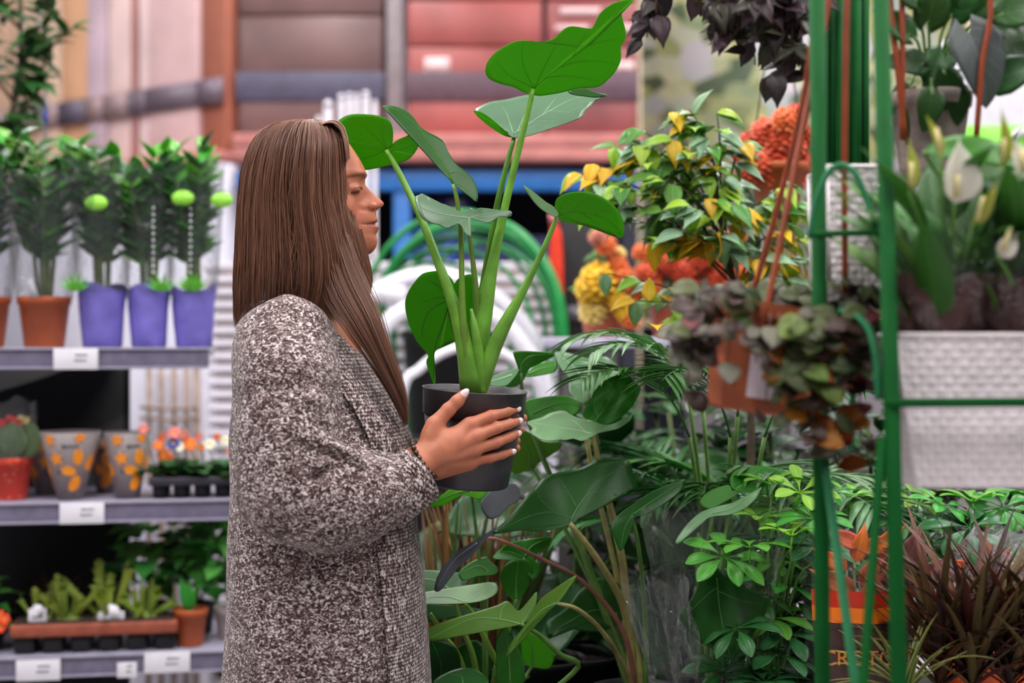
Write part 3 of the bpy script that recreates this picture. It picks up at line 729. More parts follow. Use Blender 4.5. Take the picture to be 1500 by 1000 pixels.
def cone_print(M0, rbot, rtop, h, poly, ac, zc, size, m, e, name, rot=0.0):
    """flat print following the cone"""
    v = []; 
    for sx_, sy_ in [(0, 0)] + poly:
        x = sx_ * math.cos(rot) - sy_ * math.sin(rot); y = sx_ * math.sin(rot) + sy_ * math.cos(rot)
        z = min(h, max(0, zc + y * size)); r_ = lerp(rbot, rtop, z / h) + .0012; a = ac + x * size / r_
        v.append(M0 @ Vector((r_ * math.cos(a), r_ * math.sin(a), z)))
    n = len(poly); f = [(0, 1 + k, 1 + (k + 1) % n) for k in range(n)]
    me = new_mesh(name, v, f, m, False); o = link(name, me, e); so = o.modifiers.new('t', 'SOLIDIFY'); so.thickness = .0006; return o
ellp = [(0.62 * math.cos(2 * math.pi * k / 16), math.sin(2 * math.pi * k / 16)) for k in range(16)]
def printed_sleeve(xc, back, rtop, rbot, h, lab, wind=0.0):
    p = on_shelf(xc, back, ZS[1]); e = empty('flower_sleeve', tuple(p), lab, 'plant sleeve', 'grey sleeves with orange flowers')
    M = Matrix.Translation(p)
    MB().lathe([(0.001, 0.001), (rbot, .001), (lerp(rbot, rtop, .5), h * .5), (rtop, h), (rtop - .0012, h), (lerp(rbot, rtop, .5) - .0012, h * .5), (rbot - .001, .003), (.001, .003)], 40, M).build('sleeve', grey_sl, e)
    MB().lathe([(0.001, h * .62), (lerp(rbot, rtop, .6) - .002, h * .6)], 24, M).build('soil', soil_m2, e)
    F0 = -math.pi / 2 + wind
    for ac, zc, sz in ((-.45, h * .90, .020), (.62, h * .93, .018), (-.30, h * .62, .022), (-1.5, h * .75, .02), (1.9, h * .7, .02)): cone_print(M, rbot, rtop, h, star_pts(), F0 + ac, zc, sz, orange_p, e, 'printed_flower', .2)
    for ac, zc, sz, ro in ((.62, h * .64, .022, .1), (.22, h * .44, .020, 1.3), (.55, h * .25, .022, -.4), (1.25, h * .55, .022, -.3), (-1.2, h * .45, .022, .7), (-1.6, h * .3, .02, -.4)): cone_print(M, rbot, rtop, h, ellp, F0 + ac, zc, sz, orange_p, e, 'printed_petal', ro)
    for ac, zc, sz in ((.30, h * .80, .004),): 
        for k in range(7): cone_print(M, rbot, rtop, h, ellp, F0 + ac - .25 + k * .085, zc + .002 * (k % 2), .0035 + .002 * (k == 0), dark_ink, e, 'printed_letter', .5)
    cone_print(M, rbot, rtop, h, ellp, F0 - .28, h * .42, .006, dark_ink, e, 'printed_dot')
printed_sleeve(103, .06, .080, .032, .180, 'grey tapered plant sleeve with orange flowers beside the red pot')
printed_sleeve(187, .07, .064, .032, .176, 'narrow grey tapered plant sleeve with orange flowers beside the flower tray', .25)
printed_sleeve(70, .20, .062, .030, .150, 'grey orange flowered sleeve standing in shade behind the front one', .5)
printed_sleeve(158, .22, .062, .030, .150, 'grey orange flowered sleeve in shade behind the narrow one', -.4)
# flower tray
p0, p1 = on_shelf(222, .10, ZS[1]), on_shelf(372, .10, ZS[1]); c = (p0 + p1) / 2; wT = (p1 - p0).length
tr = empty('seedling_tray', tuple(c), 'black seedling tray full of flowering primroses', 'plant tray')
MB().box(c + Vector((0, 0, .046)), (wT, .18, .022), srot, .004).build('tray_rim', mat('tray_dark', (44, 42, 52), .5), tr)
for k in range(5):
    for j in range(2):
        q = c + sdir * (wT * (-.4 + .2 * k)) + sback * (-.045 + .09 * j)
        MB().lathe([(.001, .001), (.020, .001), (.024, .05), (.001, .05)], 14, Matrix.Translation(q)).build('cell', blackp, tr)
prim_leafs = [blade_mesh('leaf', leaf_mat('primrose_leaf', (52, 104, 46), rough=.5, trans=.3, hue=.03, val=.4, lat=5), L=.06, W=.03, shape='obov', nu=2, nv=6, droop=.5, fold=.2, seed=i) for i in range(3)]
def flower_mesh(rgb, center=(226, 196, 60), r=.016, n=6):
    mb = MB()
    for k in range(n):
        a = 2 * math.pi * k / n; M = Matrix.Rotation(a, 3, 'Z')
        mb.sphere(M @ Vector((r * .62, 0, .002)), (r * .5, r * .42, r * .18), 8, 5, M)
    mb.sphere((0, 0, .004), (r * .25, r * .25, r * .2), 8, 5, mi=1)
    return mb.mesh('flower', [mat('flower_%d_%d_%d' % rgb, rgb, .6, .12), mat('flower_eye', center, .6)])
fl_sets = {c_: flower_mesh(c_) for c_ in ((240, 112, 30), (232, 130, 128), (62, 66, 150), (236, 232, 210), (222, 92, 60))}
spots = [(240, 667, (240, 112, 30), 1.2), (232, 652, (240, 112, 30), .9), (238, 640, (222, 92, 60), .8), (255, 634, (232, 130, 128), 1.1), (266, 636, (232, 130, 128), .9), (254, 650, (62, 66, 150), 1.0), (263, 655, (236, 232, 210), .8), (279, 651, (240, 112, 30), 1.1), (272, 641, (222, 92, 60), .8), (307, 651, (236, 232, 210), 1.0), (330, 646, (236, 232, 210), 1.0), (318, 640, (222, 92, 60), .7), (291, 640, (232, 130, 128), .8), (248, 670, (222, 92, 60), .7), (210, 628, (232, 130, 128), .9), (300, 645, (150, 50, 40), .8) if False else (296, 655, (240, 112, 30), .7)]
for i in range(10):
    xp = 230 + i * 13.5; b_ = .10 + (.045 if i % 2 else -.045); p = on_shelf(xp, b_, ZS[1] + .052)
    e = empty('primrose', tuple(p), None, 'flower plant', 'primroses in the tray')
    for k in range(16):
        a = rnd.uniform(0, 6.28); place('leaf', rnd.choice(prim_leafs), aim(p + Vector((0, 0, .006)), (math.cos(a), math.sin(a), rnd.uniform(.3, 1.6)), (0, 0, 1), rnd.uniform(.8, 1.3)), e)
    mine = [s_ for j, s_ in enumerate(spots) if min(range(10), key=lambda q_: abs(230 + q_ * 13.5 - s_[0]) + (0.1 if q_ % 2 else 0)) == i] or [(xp, 652 + (i % 3) * 5, (240, 112, 30), .7)]
    nm_ = {(240, 112, 30): 'orange', (232, 130, 128): 'pink', (62, 66, 150): 'violet blue', (236, 232, 210): 'white', (222, 92, 60): 'coral red'}; cs_ = []
    for s_ in mine:
        if nm_[s_[2]] not in cs_: cs_.append(nm_[s_[2]])
    e['label'] = 'leafy primrose with ' + ' and '.join(cs_) + (' flowers' if len(mine) > 1 else ' flower') + ' in the seedling tray'
    for (fx, fy, c_, s_) in mine:
        q = P(fx, fy, p.y - .03); place('flower', fl_sets[c_], aim(q, (0.1, .5, 1), (0, -1, .5), s_) , e)
        MB().tube([p, (p + q) / 2 + Vector((.004, 0, .004)), q], .0014, 5).build('flower_stem', zstem, e)
# ---------------------------------------------------------------- bottom shelf
p0, p1 = on_shelf(20, .07, ZS[2]), on_shelf(262, .07, ZS[2]); c = (p0 + p1) / 2; wT = (p1 - p0).length
tr = empty('pitcher_tray', tuple(c), 'long terracotta coloured tray on black cells holding pitcher plants', 'plant tray')
MB().box(c + Vector((0, 0, .062)), (wT, .13, .034), srot, .006).build('tray_rim', mat('tray_terracotta', (150, 74, 52), .6, .1), tr)
MB().box(c + Vector((0, 0, .077)), (wT - .02, .11, .012), srot).build('soil', soil_m2, tr)
for k in range(6):
    q = c + sdir * (wT * (-.42 + .168 * k)); MB().box(q + Vector((0, 0, .023)), (.052, .10, .045), srot, .008).build('cell', blackp, tr)
pit_m = leaf_mat('pitcher', (150, 168, 70), rough=.45, trans=.3, hue=.02, val=.25, lat=0)
def pitcher_mesh(L, bend):
    mb = MB(); pts = [(0, 0, 0), (bend * .3, 0, L * .35), (bend * .8, 0, L * .75), (bend, 0, L)]
    mb.tube(bez(pts, 12), [lerp(.004, .0125, (i / 11) ** .8) for i in range(12)], 10, cap=False)
    M = Matrix.Translation((bend + .004, 0, L)) ; mb.lathe([(.0125, 0), (.0155, .002), (.013, .004)], 12, M)
    v, f, uv = blade(.028, .026, 'oval', 2, 6, -.5, .3); Mh = Matrix.Translation((bend - .010, 0, L)) @ Matrix.Rotation(-math.pi / 2, 4, 'Z') @ Matrix.Rotation(.9, 4, 'X')
    mb.add([Mh @ Vector(q) for q in v], f, uv); return mb.mesh('pitcher', pit_m)
pits = [pitcher_mesh(.075, .012), pitcher_mesh(.11, .02), pitcher_mesh(.06, .03), pitcher_mesh(.09, -.015)]
for i, (xp, n, hs, lab) in enumerate(((58, 5, .7, 'short mossy pitcher plant beside the first white tag'), (100, 9, .9, 'spreading yellow green pitcher plant in the middle of the tray'), (158, 8, 1.25, 'tallest yellow green pitcher plant behind the white tag'), (212, 8, 1.05, 'yellow green pitcher plant next to the terracotta pot'))):
    p = on_shelf(xp, .07, ZS[2] + .080); e = empty('pitcher_plant', tuple(p), lab, 'pitcher plant', 'pitcher plants in the tray')
    for k in range(n):
        a = 2 * math.pi * k / n + rnd.uniform(-.3, .3); s_ = hs * rnd.uniform(.65, 1.05); til = rnd.uniform(.1, .75)
        M = Matrix.Translation(p + Vector((.016 * math.cos(a), .012 * math.sin(a), 0))) @ Matrix.Rotation(a, 4, 'Z') @ Matrix.Rotation(til, 4, 'Y') @ Matrix.Scale(s_, 4)
        place('pitcher', rnd.choice(pits), M, e)
    MB().sphere(p + Vector((0, 0, .002)), (.035, .030, .012), 14, 8).build('moss', mat('moss', (120, 140, 66), .9, .3, 60, bump=.8), e)
for (xp, yp, w_, lab) in ((55, 903, 26, 'grey white plant tag stuck in the tray by the mossy pitcher plant'), (163, 907, 38, 'bright white arched plant tag before the tallest pitcher plant')):
    q = P(xp, yp, on_shelf(xp, .03).y); e = empty('plant_tag', tuple(q - Vector((0, 0, .03))), lab, 'plant tag')
    tw = w_ * 1.78e-3; tm = MB().box(q, (tw, .002, .042), srot, .0008); tm.tube([q + Vector((0, -.001, .016)), q + Vector((0, .001, .016))], tw * .36, 14)
    tm.build('card', white_card, e); MB().box(q + Vector((0, 0, -.030)), (.006, .002, .03), srot).build('stake', white_card, e)
    MB().box(q + Vector((0, -.0018, 0)), (tw * .6, .001, .004), srot).build('print', tick, e)
p = on_shelf(279, .07, ZS[2]); e = empty('small_potted_plant', tuple(p), 'small terracotta pot with a bright green shoot beside the pitcher tray', 'potted plant')
add_pot(e, p, .034, .046, .100, terra)
shoot = blade_mesh('leaf', leaf_mat('bright_leaf', (84, 176, 66), rough=.4, trans=.4, hue=.02, val=.2, lat=0), L=.10, W=.030, shape='lance', nu=2, nv=8, droop=.1, fold=.4)
for k in range(3): place('leaf', shoot, aim(p + Vector((0, -.01, .09)), (.25 * (k - 1), -.1, 1), (0, -1, .1), 1 - .12 * k), e)
# leafy plants at the back of the bottom shelf
fol = [blade_mesh('leaf', leaf_mat('shelf_leaf', (84, 156, 66), rough=.45, trans=.3, hue=.03, val=.4, lat=6), L=.105, W=.062, shape='pointed', nu=2, nv=7, droop=.45, fold=.2, wave=.05, seed=i) for i in range(3)]
def leafy(e, p, h, spread, n, rnd, fol, smin=.7, smax=1.2, zmin=.25):
    for k in range(n):
        a = rnd.uniform(0, 6.28); u = rnd.uniform(zmin, 1); r_ = spread * math.sin(u * 2.6) ** .5 * rnd.uniform(.3, 1)
        q = p + Vector((r_ * math.cos(a), r_ * math.sin(a), h * u))
        place('leaf', rnd.choice(fol), aim(q, (math.cos(a), math.sin(a), rnd.uniform(-.2, .9)), (0, -.3, 1), rnd.uniform(smin, smax)), e)
    for k in range(max(3, n // 10)):
        a = k * 2.1; MB().tube([p, p + Vector((spread * .3 * math.cos(a), spread * .3 * math.sin(a), h * .5)), p + Vector((spread * .7 * math.cos(a), spread * .7 * math.sin(a), h * .9))], [.004, .003, .0015], 6).build('stem', zstem, e)
for xp, bk, h, n, lab in ((225, .26, .24, 46, 'bushy green plant in a black pot at the back of the bottom shelf'), (292, .24, .27, 50, 'taller bushy green plant in a black pot behind the small terracotta pot'), (338, .16, .25, 40, 'bushy green plant in a pale pot at the shelf end')):
    p = on_shelf(xp, bk, ZS[2]); e = empty('leafy_plant', tuple(p), lab, 'potted plant', 'leafy plants on the bottom shelf')
    add_pot(e, p, .035, .046, .085, blackp if xp < 330 else mat('pale_pot', (206, 192, 190), .5)); leafy(e, p + Vector((0, 0, .06)), h, .10, n, rnd, fol)
brom = [blade_mesh('leaf', leaf_mat('brom_leaf', (92, 70, 48), rough=.5, trans=.2, hue=.03, val=.4, lat=0), L=.17, W=.022, shape='strap', nu=1, nv=8, droop=.5, fold=.3, seed=i) for i in range(2)]
p = on_shelf(75, .27, ZS[2]); e = empty('bromeliad', tuple(p), 'dark brown bromeliad in the shade behind the tray', 'potted plant'); add_pot(e, p, .035, .045, .08, blackp)
for k in range(18): a = k * 2.4; place('leaf', brom[k % 2], aim(p + Vector((0, 0, .07)), (math.cos(a), math.sin(a), .8 + .6 * (k % 3)), (0, 0, 1), rnd.uniform(.7, 1.15)), e)
p = on_shelf(-14, .10, ZS[2]); e = empty('orange_flower_plant', tuple(p), 'potted plant with orange red blooms beside the terracotta coloured tray', 'potted plant'); add_pot(e, p, .03, .04, .06, blackp)
for k in range(12): a = k * 2.4; place('leaf', fol[k % 3], aim(p + Vector((0, 0, .055 + .011 * k)), (math.cos(a), math.sin(a), .4), (0, 0, 1), .8), e)
for dx, dz in ((.03, .085), (.045, .070), (.055, .09), (.04, .10)): place('flower', flower_mesh((228, 74, 30)), aim(p + Vector((dx, -.05, dz)), (.1, .4, 1), (0, -1, .3), 1.0), e)
MB().tube([p + Vector((0, 0, .05)), p + Vector((.02, -.03, .07)), p + Vector((.045, -.05, .085))], .002, 6).build('stem', zstem, e)
# ---------------------------------------------------------------- tall tree behind the shelf, branches reaching in at the top left
tree_l = [blade_mesh('leaf', leaf_mat('tree_leaf', (58, 104, 44), rough=.4, trans=.35, hue=.03, val=.45, lat=6), L=.075, W=.034, shape='pointed', nu=2, nv=6, droop=.35, fold=.2, seed=i) for i in range(3)]
base = on_shelf(-40, .75, 0); tr = empty('indoor_tree', tuple(base), 'tall leafy potted tree behind the shelf unit with a thin trunk', 'tree')
add_pot(tr, base, .14, .18, .32, blackp); bark = mat('bark', (70, 56, 44), .8, .2, 30)
d0 = base.y; T = [base + Vector((0, 0, .28)), P(-20, 300, d0), P(12, 190, d0), P(30, 90, d0), P(28, -60, d0)]
MB().tube(bez(T, 24), [lerp(.016, .006, i / 23) for i in range(24)], 8).build('trunk', bark, tr)
for br_, n in (([(14, 180), (50, 135), (75, 70), (115, 35)], 16), ([(26, 100), (60, 60), (70, 10), (60, -30)], 16), ([(20, 150), (-20, 90), (-30, 20)], 14), ([(5, 210), (30, 165), (45, 110)], 14), ([(28, 40), (0, 10), (-20, -40)], 14), ([(-8, 260), (10, 215), (5, 170)], 12), ([(20, 140), (30, 90), (50, 40)], 14)):
    q = bez([P(x, y, d0 - .06 * i) for i, (x, y) in enumerate(br_)], 14); MB().tube(q, [lerp(.006, .002, i / 13) for i in range(14)], 6).build('branch', bark, tr)
    for k in range(n * 2):
        i = rnd.randrange(4, 14); a = rnd.uniform(0, 6.28); place('leaf', rnd.choice(tree_l), aim(q[i], (math.cos(a), math.sin(a) * .7, rnd.uniform(-.5, .8)), (0, -.5, 1), rnd.uniform(.85, 1.45)), tr)
# slim dark blue pole behind the shelf
pole = empty('marker_pole', tuple(on_shelf(66, 1.2)), 'slim dark pole with blue sleeve behind the leafy sleeves', 'pole'); q = on_shelf(66, 1.2)
MB().tube([q, Vector((q.x, q.y, P(0, 118, q.y).z))], .0055, 8).build('rod', mat('rod_dark', (50, 44, 50), .5), pole)
MB().tube([Vector((q.x, q.y, P(0, 185, q.y).z)), Vector((q.x, q.y, P(0, 150, q.y).z))], .008, 8).build('collar', mat('rod_blue', (46, 70, 160), .5), pole)
# ================================================================ the woman: one body surface grown from a distance field
DP = 2.5
def axis(segs):
    """grid line positions: (start, stop, step) pieces"""
    out = []
    for a, b, s_ in segs: out.extend(list(np.arange(a, b - 1e-9, s_)))
    return np.array(out, dtype=np.float32)
class Field:
    def __init__(s, ax, ay, az):
        s.ax, s.ay, s.az = ax, ay, az
        s.g = np.full((len(ax), len(ay), len(az)), 0.08, dtype=np.float32)
    def box(s, lo, hi, pad):
        sl = []
        for a, l, h in zip((s.ax, s.ay, s.az), lo, hi):
            i0 = int(np.searchsorted(a, l - pad)); i1 = int(np.searchsorted(a, h + pad))
            sl.append(slice(max(0, i0 - 1), min(len(a), i1 + 1)))
        X = s.ax[sl[0]][:, None, None]; Y = s.ay[sl[1]][None, :, None]; Z = s.az[sl[2]][None, None, :]
        return tuple(sl), X, Y, Z
    def put(s, sl, f, k, op='add'):
        g = s.g[sl]
        if op == 'add':
            if k <= 0: s.g[sl] = np.minimum(g, f)
            else:
                h = np.maximum(k - np.abs(g - f), 0) / k
                s.g[sl] = np.minimum(g, f) - h * h * k * 0.25
        else:
            f = -f
            h = np.maximum(k - np.abs(g - f), 0) / max(k, 1e-6)
            s.g[sl] = np.maximum(g, f) + h * h * k * 0.25
    def ell(s, c, r, k=0.01, rot=None, op='add'):
        c = np.array(c, dtype=np.float32); r = np.array(r, dtype=np.float32); m = float(max(r))
        e = r if rot is None else np.array([m, m, m])
        sl, X, Y, Z = s.box(c - e, c + e, k + 0.012)
        dx, dy, dz = X - c[0], Y - c[1], Z - c[2]
        if rot is not None:
            M = np.array(rot, dtype=np.float32)        # rows: local axes
            dx, dy, dz = [M[i, 0] * dx + M[i, 1] * dy + M[i, 2] * dz for i in range(3)]
        q = np.sqrt((dx / r[0]) ** 2 + (dy / r[1]) ** 2 + (dz / r[2]) ** 2)
        q2 = np.sqrt((dx / r[0] ** 2) ** 2 + (dy / r[1] ** 2) ** 2 + (dz / r[2] ** 2) ** 2) + 1e-9
        s.put(sl, q * (q - 1) / q2, k, op)
    def cone(s, a, b, ra, rb, k=0.01, op='add', flat=None):
        """round cone from a to b; flat = (axis, factor) squashes the section along one direction"""
        a = np.array(a, dtype=np.float32); b = np.array(b, dtype=np.float32); m = max(ra, rb)
        sl, X, Y, Z = s.box(np.minimum(a, b) - m, np.maximum(a, b) + m, k + 0.012)
        d = b - a; L2 = float(d @ d) + 1e-12
        px_, py_, pz_ = X - a[0], Y - a[1], Z - a[2]
        t_ = np.clip((px_ * d[0] + py_ * d[1] + pz_ * d[2]) / L2, 0, 1)
        qx, qy, qz = px_ - t_ * d[0], py_ - t_ * d[1], pz_ - t_ * d[2]
        if flat is not None:
            ax_, fc = np.array(flat[0], dtype=np.float32), flat[1]; ax_ = ax_ / np.linalg.norm(ax_)
            w_ = qx * ax_[0] + qy * ax_[1] + qz * ax_[2]; g_ = (1 / fc - 1)
            qx, qy, qz = qx + ax_[0] * w_ * g_, qy + ax_[1] * w_ * g_, qz + ax_[2] * w_ * g_
        f = np.sqrt(qx * qx + qy * qy + qz * qz) - (ra + (rb - ra) * t_)
        s.put(sl, f.astype(np.float32), k, op)
    def chain(s, pts, rad, k=0.01, flat=None):
        for i in range(len(pts) - 1): s.cone(pts[i], pts[i + 1], rad[i], rad[i + 1], k, flat=flat)
    def mesh(s):
        """surface nets on the (unevenly spaced) grid"""
        g = s.g; ins = g < 0
        nx, ny, nz = g.shape
        cnt = np.zeros((nx - 1, ny - 1, nz - 1), dtype=np.uint8)
        for i in (0, 1):
            for j in (0, 1):
                for k in (0, 1): cnt += ins[i:nx - 1 + i, j:ny - 1 + j, k:nz - 1 + k]
        act = (cnt > 0) & (cnt < 8); idx = np.argwhere(act); n = len(idx)
        num = np.full(act.shape, -1, dtype=np.int32); num[act] = np.arange(n)
        I, J, K = idx[:, 0], idx[:, 1], idx[:, 2]
        acc = np.zeros((n, 3)); c = np.zeros(n)
        cor = [(i, j, k) for i in (0, 1) for j in (0, 1) for k in (0, 1)]
        val = {q: g[I + q[0], J + q[1], K + q[2]] for q in cor}
        for q in cor:
            for d in range(3):
                if q[d] == 0:
                    r_ = list(q); r_[d] = 1; r_ = tuple(r_)
                    a, b = val[q], val[r_]; x = (a < 0) != (b < 0)
                    t_ = np.where(x, a / np.where(a - b == 0, 1, a - b), 0)
                    p = np.zeros((n, 3)); p[:] = q; p[:, d] = t_
                    acc[x] += p[x]; c[x] += 1
        acc /= c[:, None]
        co = np.empty((n, 3))
        for d, (A, ii) in enumerate(zip((s.ax, s.ay, s.az), (I, J, K))):
            co[:, d] = A[ii] + acc[:, d] * (A[ii + 1] - A[ii])
        quads = []
        for d in range(3):
            lo = [slice(None)] * 3; hi = [slice(None)] * 3; lo[d] = slice(0, -1); hi[d] = slice(1, None)
            e = np.argwhere(ins[tuple(lo)] != ins[tuple(hi)]); u, v_ = (d + 1) % 3, (d + 2) % 3
            e = e[(e[:, u] > 0) & (e[:, v_] > 0) & (e[:, u] < g.shape[u] - 1) & (e[:, v_] < g.shape[v_] - 1)]
            def cell(du, dv):
                q = e.copy(); q[:, u] -= du; q[:, v_] -= dv; return num[q[:, 0], q[:, 1], q[:, 2]]
            fl = ins[e[:, 0], e[:, 1], e[:, 2]]
            q = np.stack([cell(1, 1), cell(0, 1), cell(0, 0), cell(1, 0)], 1); q[~fl] = q[~fl][:, ::-1]
            quads.append(q)
        q = np.concatenate(quads); q = q[(q >= 0).all(1)]
        return co, q
def mesh_np(name, co, quads, mat_, smooth_it=0):
    if smooth_it:
        e = np.concatenate([quads[:, [0, 1]], quads[:, [1, 2]], quads[:, [2, 3]], quads[:, [3, 0]]])
        deg = np.bincount(e.ravel(), minlength=len(co)).astype(float)[:, None]
        for it in range(smooth_it):
            for lam in (0.5, -0.52):
                s_ = np.empty_like(co)
                for c_ in range(3):
                    s_[:, c_] = np.bincount(e[:, 0], co[e[:, 1], c_], len(co)) + np.bincount(e[:, 1], co[e[:, 0], c_], len(co))
                co = co + lam * (s_ / np.maximum(deg, 1) - co)
    me = bpy.data.meshes.new(name)
    me.vertices.add(len(co)); me.vertices.foreach_set('co', co.astype(np.float32).ravel())
    me.loops.add(quads.size); me.loops.foreach_set('vertex_index', quads.astype(np.int32).ravel())
    me.polygons.add(len(quads)); me.polygons.foreach_set('loop_start', np.arange(0, quads.size, 4, dtype=np.int32))
    me.update(calc_edges=True); me.validate(); me.shade_smooth()
    me.materials.append(mat_); return me, co
def W(x, y, off=0.0):
    v = P(x, y, DP + off); return np.array((v.x, v.y, v.z))

# ---------------------------------------------------------------- pot frame (the pot she holds; hands close on it)
POT_T = np.array(P(696, 569, DP)); POT_B = np.array(P(687, 711, DP))
POT_R = (0.0915, 0.0700)                                 # radius at rim band's foot level / base

# ---------------------------------------------------------------- body field
st = 0.002
F = Field(axis([(-0.52, 0.05, st)]), axis([(2.10, 2.32, 0.004), (2.32, 2.66, st), (2.66, 2.95, 0.004)]), axis([(0.0, 0.95, 0.012), (0.95, 1.70, st)]))
# skull and face
F.ell(W(449, 274), (0.096, 0.072, 0.106), 0.0)
F.ell(W(462, 300), (0.080, 0.066, 0.085), 0.02)
rows = [(196, 499, 498, 496, 487, 452, 408), (206, 508, 507.5, 505.5, 498, 472, 432), (218, 517, 516.5, 515, 509.5, 494, 466), (235, 528, 527.5, 526, 520, 504, 474), (248, 534.3, 534, 532.5, 527, 511, 480),
        (256, 536.6, 537, 536, 531, 516, 484), (264, 535.0, 533.0, 530.5, 528.5, 515, 485), (270, 535.3, 530.5, 526.0, 526.0, 513.5, 486), (276, 540, 532, 523.0, 526.3, 512, 487), (281, 545, 534.0, 521.5, 526.0, 511.5, 488),
        (286, 550, 534.5, 522, 522.5, 512, 489), (292, 557.5, 538.5, 524, 521.5, 512.5, 489.5), (297, 562, 545, 529, 521.5, 512.5, 489), (301, 561.5, 549.5, 536.5, 522, 512, 489), (305, 556.5, 547.5, 537.5, 523, 511.5, 488),
        (309, 551.5, 546.5, 536.5, 524, 511, 487), (313, 551, 548, 540, 526, 510, 485.5), (318, 552, 549.5, 542, 527.5, 509, 484), (322, 553.3, 550.5, 542.5, 528, 508, 482.5), (325.5, 552.3, 549, 541, 527.5, 507, 481), (327.5, 548.8, 545.5, 538.5, 527, 506, 480),
        (330, 553.5, 550, 541, 527.5, 505.5, 479), (334, 555, 551.5, 542, 527.5, 504.5, 477.5), (338, 554, 550.5, 542, 527.5, 503, 476), (343, 551.4, 549, 541.5, 527, 501, 473.5), (350, 552.6, 550.5, 542.5, 526, 498, 470), (358, 552.2, 549.5, 540.5, 522.5, 493, 464),
        (365, 549, 546, 536, 516, 485, 456), (370, 544.5, 541, 530, 508, 476, 448), (374, 537, 533, 521, 499, 467, 440), (379, 522, 518, 507, 487, 457, 432), (386, 506, 503, 494, 476, 449, 426)]
rz = np.array([1.3 + (500 - r_[0]) * 0.0012 for r_ in rows])[::-1]
rx = np.array([[(v - 750) * 0.0012 for v in r_[1:]] for r_ in rows])[::-1]
ys = np.array([0, 0.009, 0.018, 0.030, 0.046, 0.062])
sl, X, Y, Z = F.box(np.array((W(425, 0)[0], DP - 0.085, rz[0])), np.array((W(566, 0)[0], DP + 0.085, rz[-1])), 0.006)
zz = F.az[sl[2]]; yy = np.abs(F.ay[sl[1]] - DP)
def hermite(xk, yk, x):
    """monotone-ish cubic through the knots, along axis 0"""
    d = np.gradient(yk, xk, axis=0); i = np.clip(np.searchsorted(xk, x) - 1, 0, len(xk) - 2)
    h = (xk[i + 1] - xk[i]); u = np.clip((x - xk[i]) / h, 0, 1)
    if yk.ndim > 1: h = h[:, None]; u = u[:, None]
    return (2 * u ** 3 - 3 * u ** 2 + 1) * yk[i] + (u ** 3 - 2 * u ** 2 + u) * h * d[i] + (-2 * u ** 3 + 3 * u ** 2) * yk[i + 1] + (u ** 3 - u ** 2) * h * d[i + 1]
mw = np.exp(-((zz - (1.3 + (500 - 328) * .0012)) / 0.012) ** 2)
Hz = np.stack([hermite(rz, rx[:, k_], zz + min(0.030, ys[k_]) * 0.15 * mw) for k_ in range(6)], 1)                                  # nz x stations
ys2 = np.concatenate([[-0.009], ys, [0.074, 0.085]]); Hz2 = np.concatenate([Hz[:, 1:2], Hz, Hz[:, -1:] - 0.045, Hz[:, -1:] - 0.12], axis=1)
Hyz = hermite(ys2, Hz2.T, yy)                             # ny x nz
face = (X - Hyz[None, :, :]) * 0.72
face = np.maximum(face, W(440, 0)[0] - X)
face = np.maximum(face, np.maximum(Z - rz[-1], rz[0] - Z))
F.put(sl, face.astype(np.float32), 0.006)
for sd in (-1, 1):
    F.ell(W(544.5, 301.5, sd * 0.0118), (0.0092, 0.0052, 0.0066), 0.003)
    F.ell(W(551.5, 306.8, sd * 0.0068), (0.0058, 0.0032, 0.0028), 0.002, op='sub')
    F.ell(W(518.0, 277.0, sd * 0.0315), (0.0118, 0.0150, 0.0085), 0.005)      # closed part of the lids
    F.cone(W(529.0, 281.2, sd * 0.0260), W(524.0, 282.6, sd * 0.0420), 0.0016, 0.0012, 0.002, op='sub')
    F.ell(W(497, 306, sd * 0.046), (0.020, 0.014, 0.020), 0.02)                # cheekbone
# neck, shoulders, trunk, arms (mostly under the cardigan)
F.chain([W(462, 345), W(448, 410), W(438, 470)], [0.054, 0.050, 0.062], 0.02)
F.cone(W(500, 372), W(455, 400), 0.028, 0.045, 0.02)
F.chain([W(440, 492, -0.10), W(440, 492, 0.10)], [0.045, 0.045], 0.04)
F.ell(W(452, 560), (0.10, 0.155, 0.15), 0.04); F.ell(W(460, 690), (0.095, 0.145, 0.17), 0.05); F.ell(W(458, 850), (0.115, 0.165, 0.14), 0.05)
for sd in (-1, 1):
    F.chain([W(456, 900, sd * 0.085), W(460, 1180, sd * 0.09), W(452, 1300, sd * 0.09), W(448, 1530, sd * 0.09)], [0.088, 0.062, 0.056, 0.040], 0.03)
    F.chain([W(448, 1530, sd * 0.09), W(470, 1560, sd * 0.09), W(545, 1570, sd * 0.095)], [0.040, 0.034, 0.026], 0.02)
SH = {-1: W(428, 500, -0.130), 1: W(428, 500, 0.130)}
EL = {-1: W(428, 722, -0.215), 1: W(440, 722, 0.235)}
WR = {-1: W(610, 683, -0.128), 1: W(610, 690, 0.130)}
for sd in (-1, 1):
    F.chain([SH[sd], EL[sd], W(545, 730, sd * 0.175), WR[sd]], [0.042, 0.040, 0.034, 0.028], 0.02)
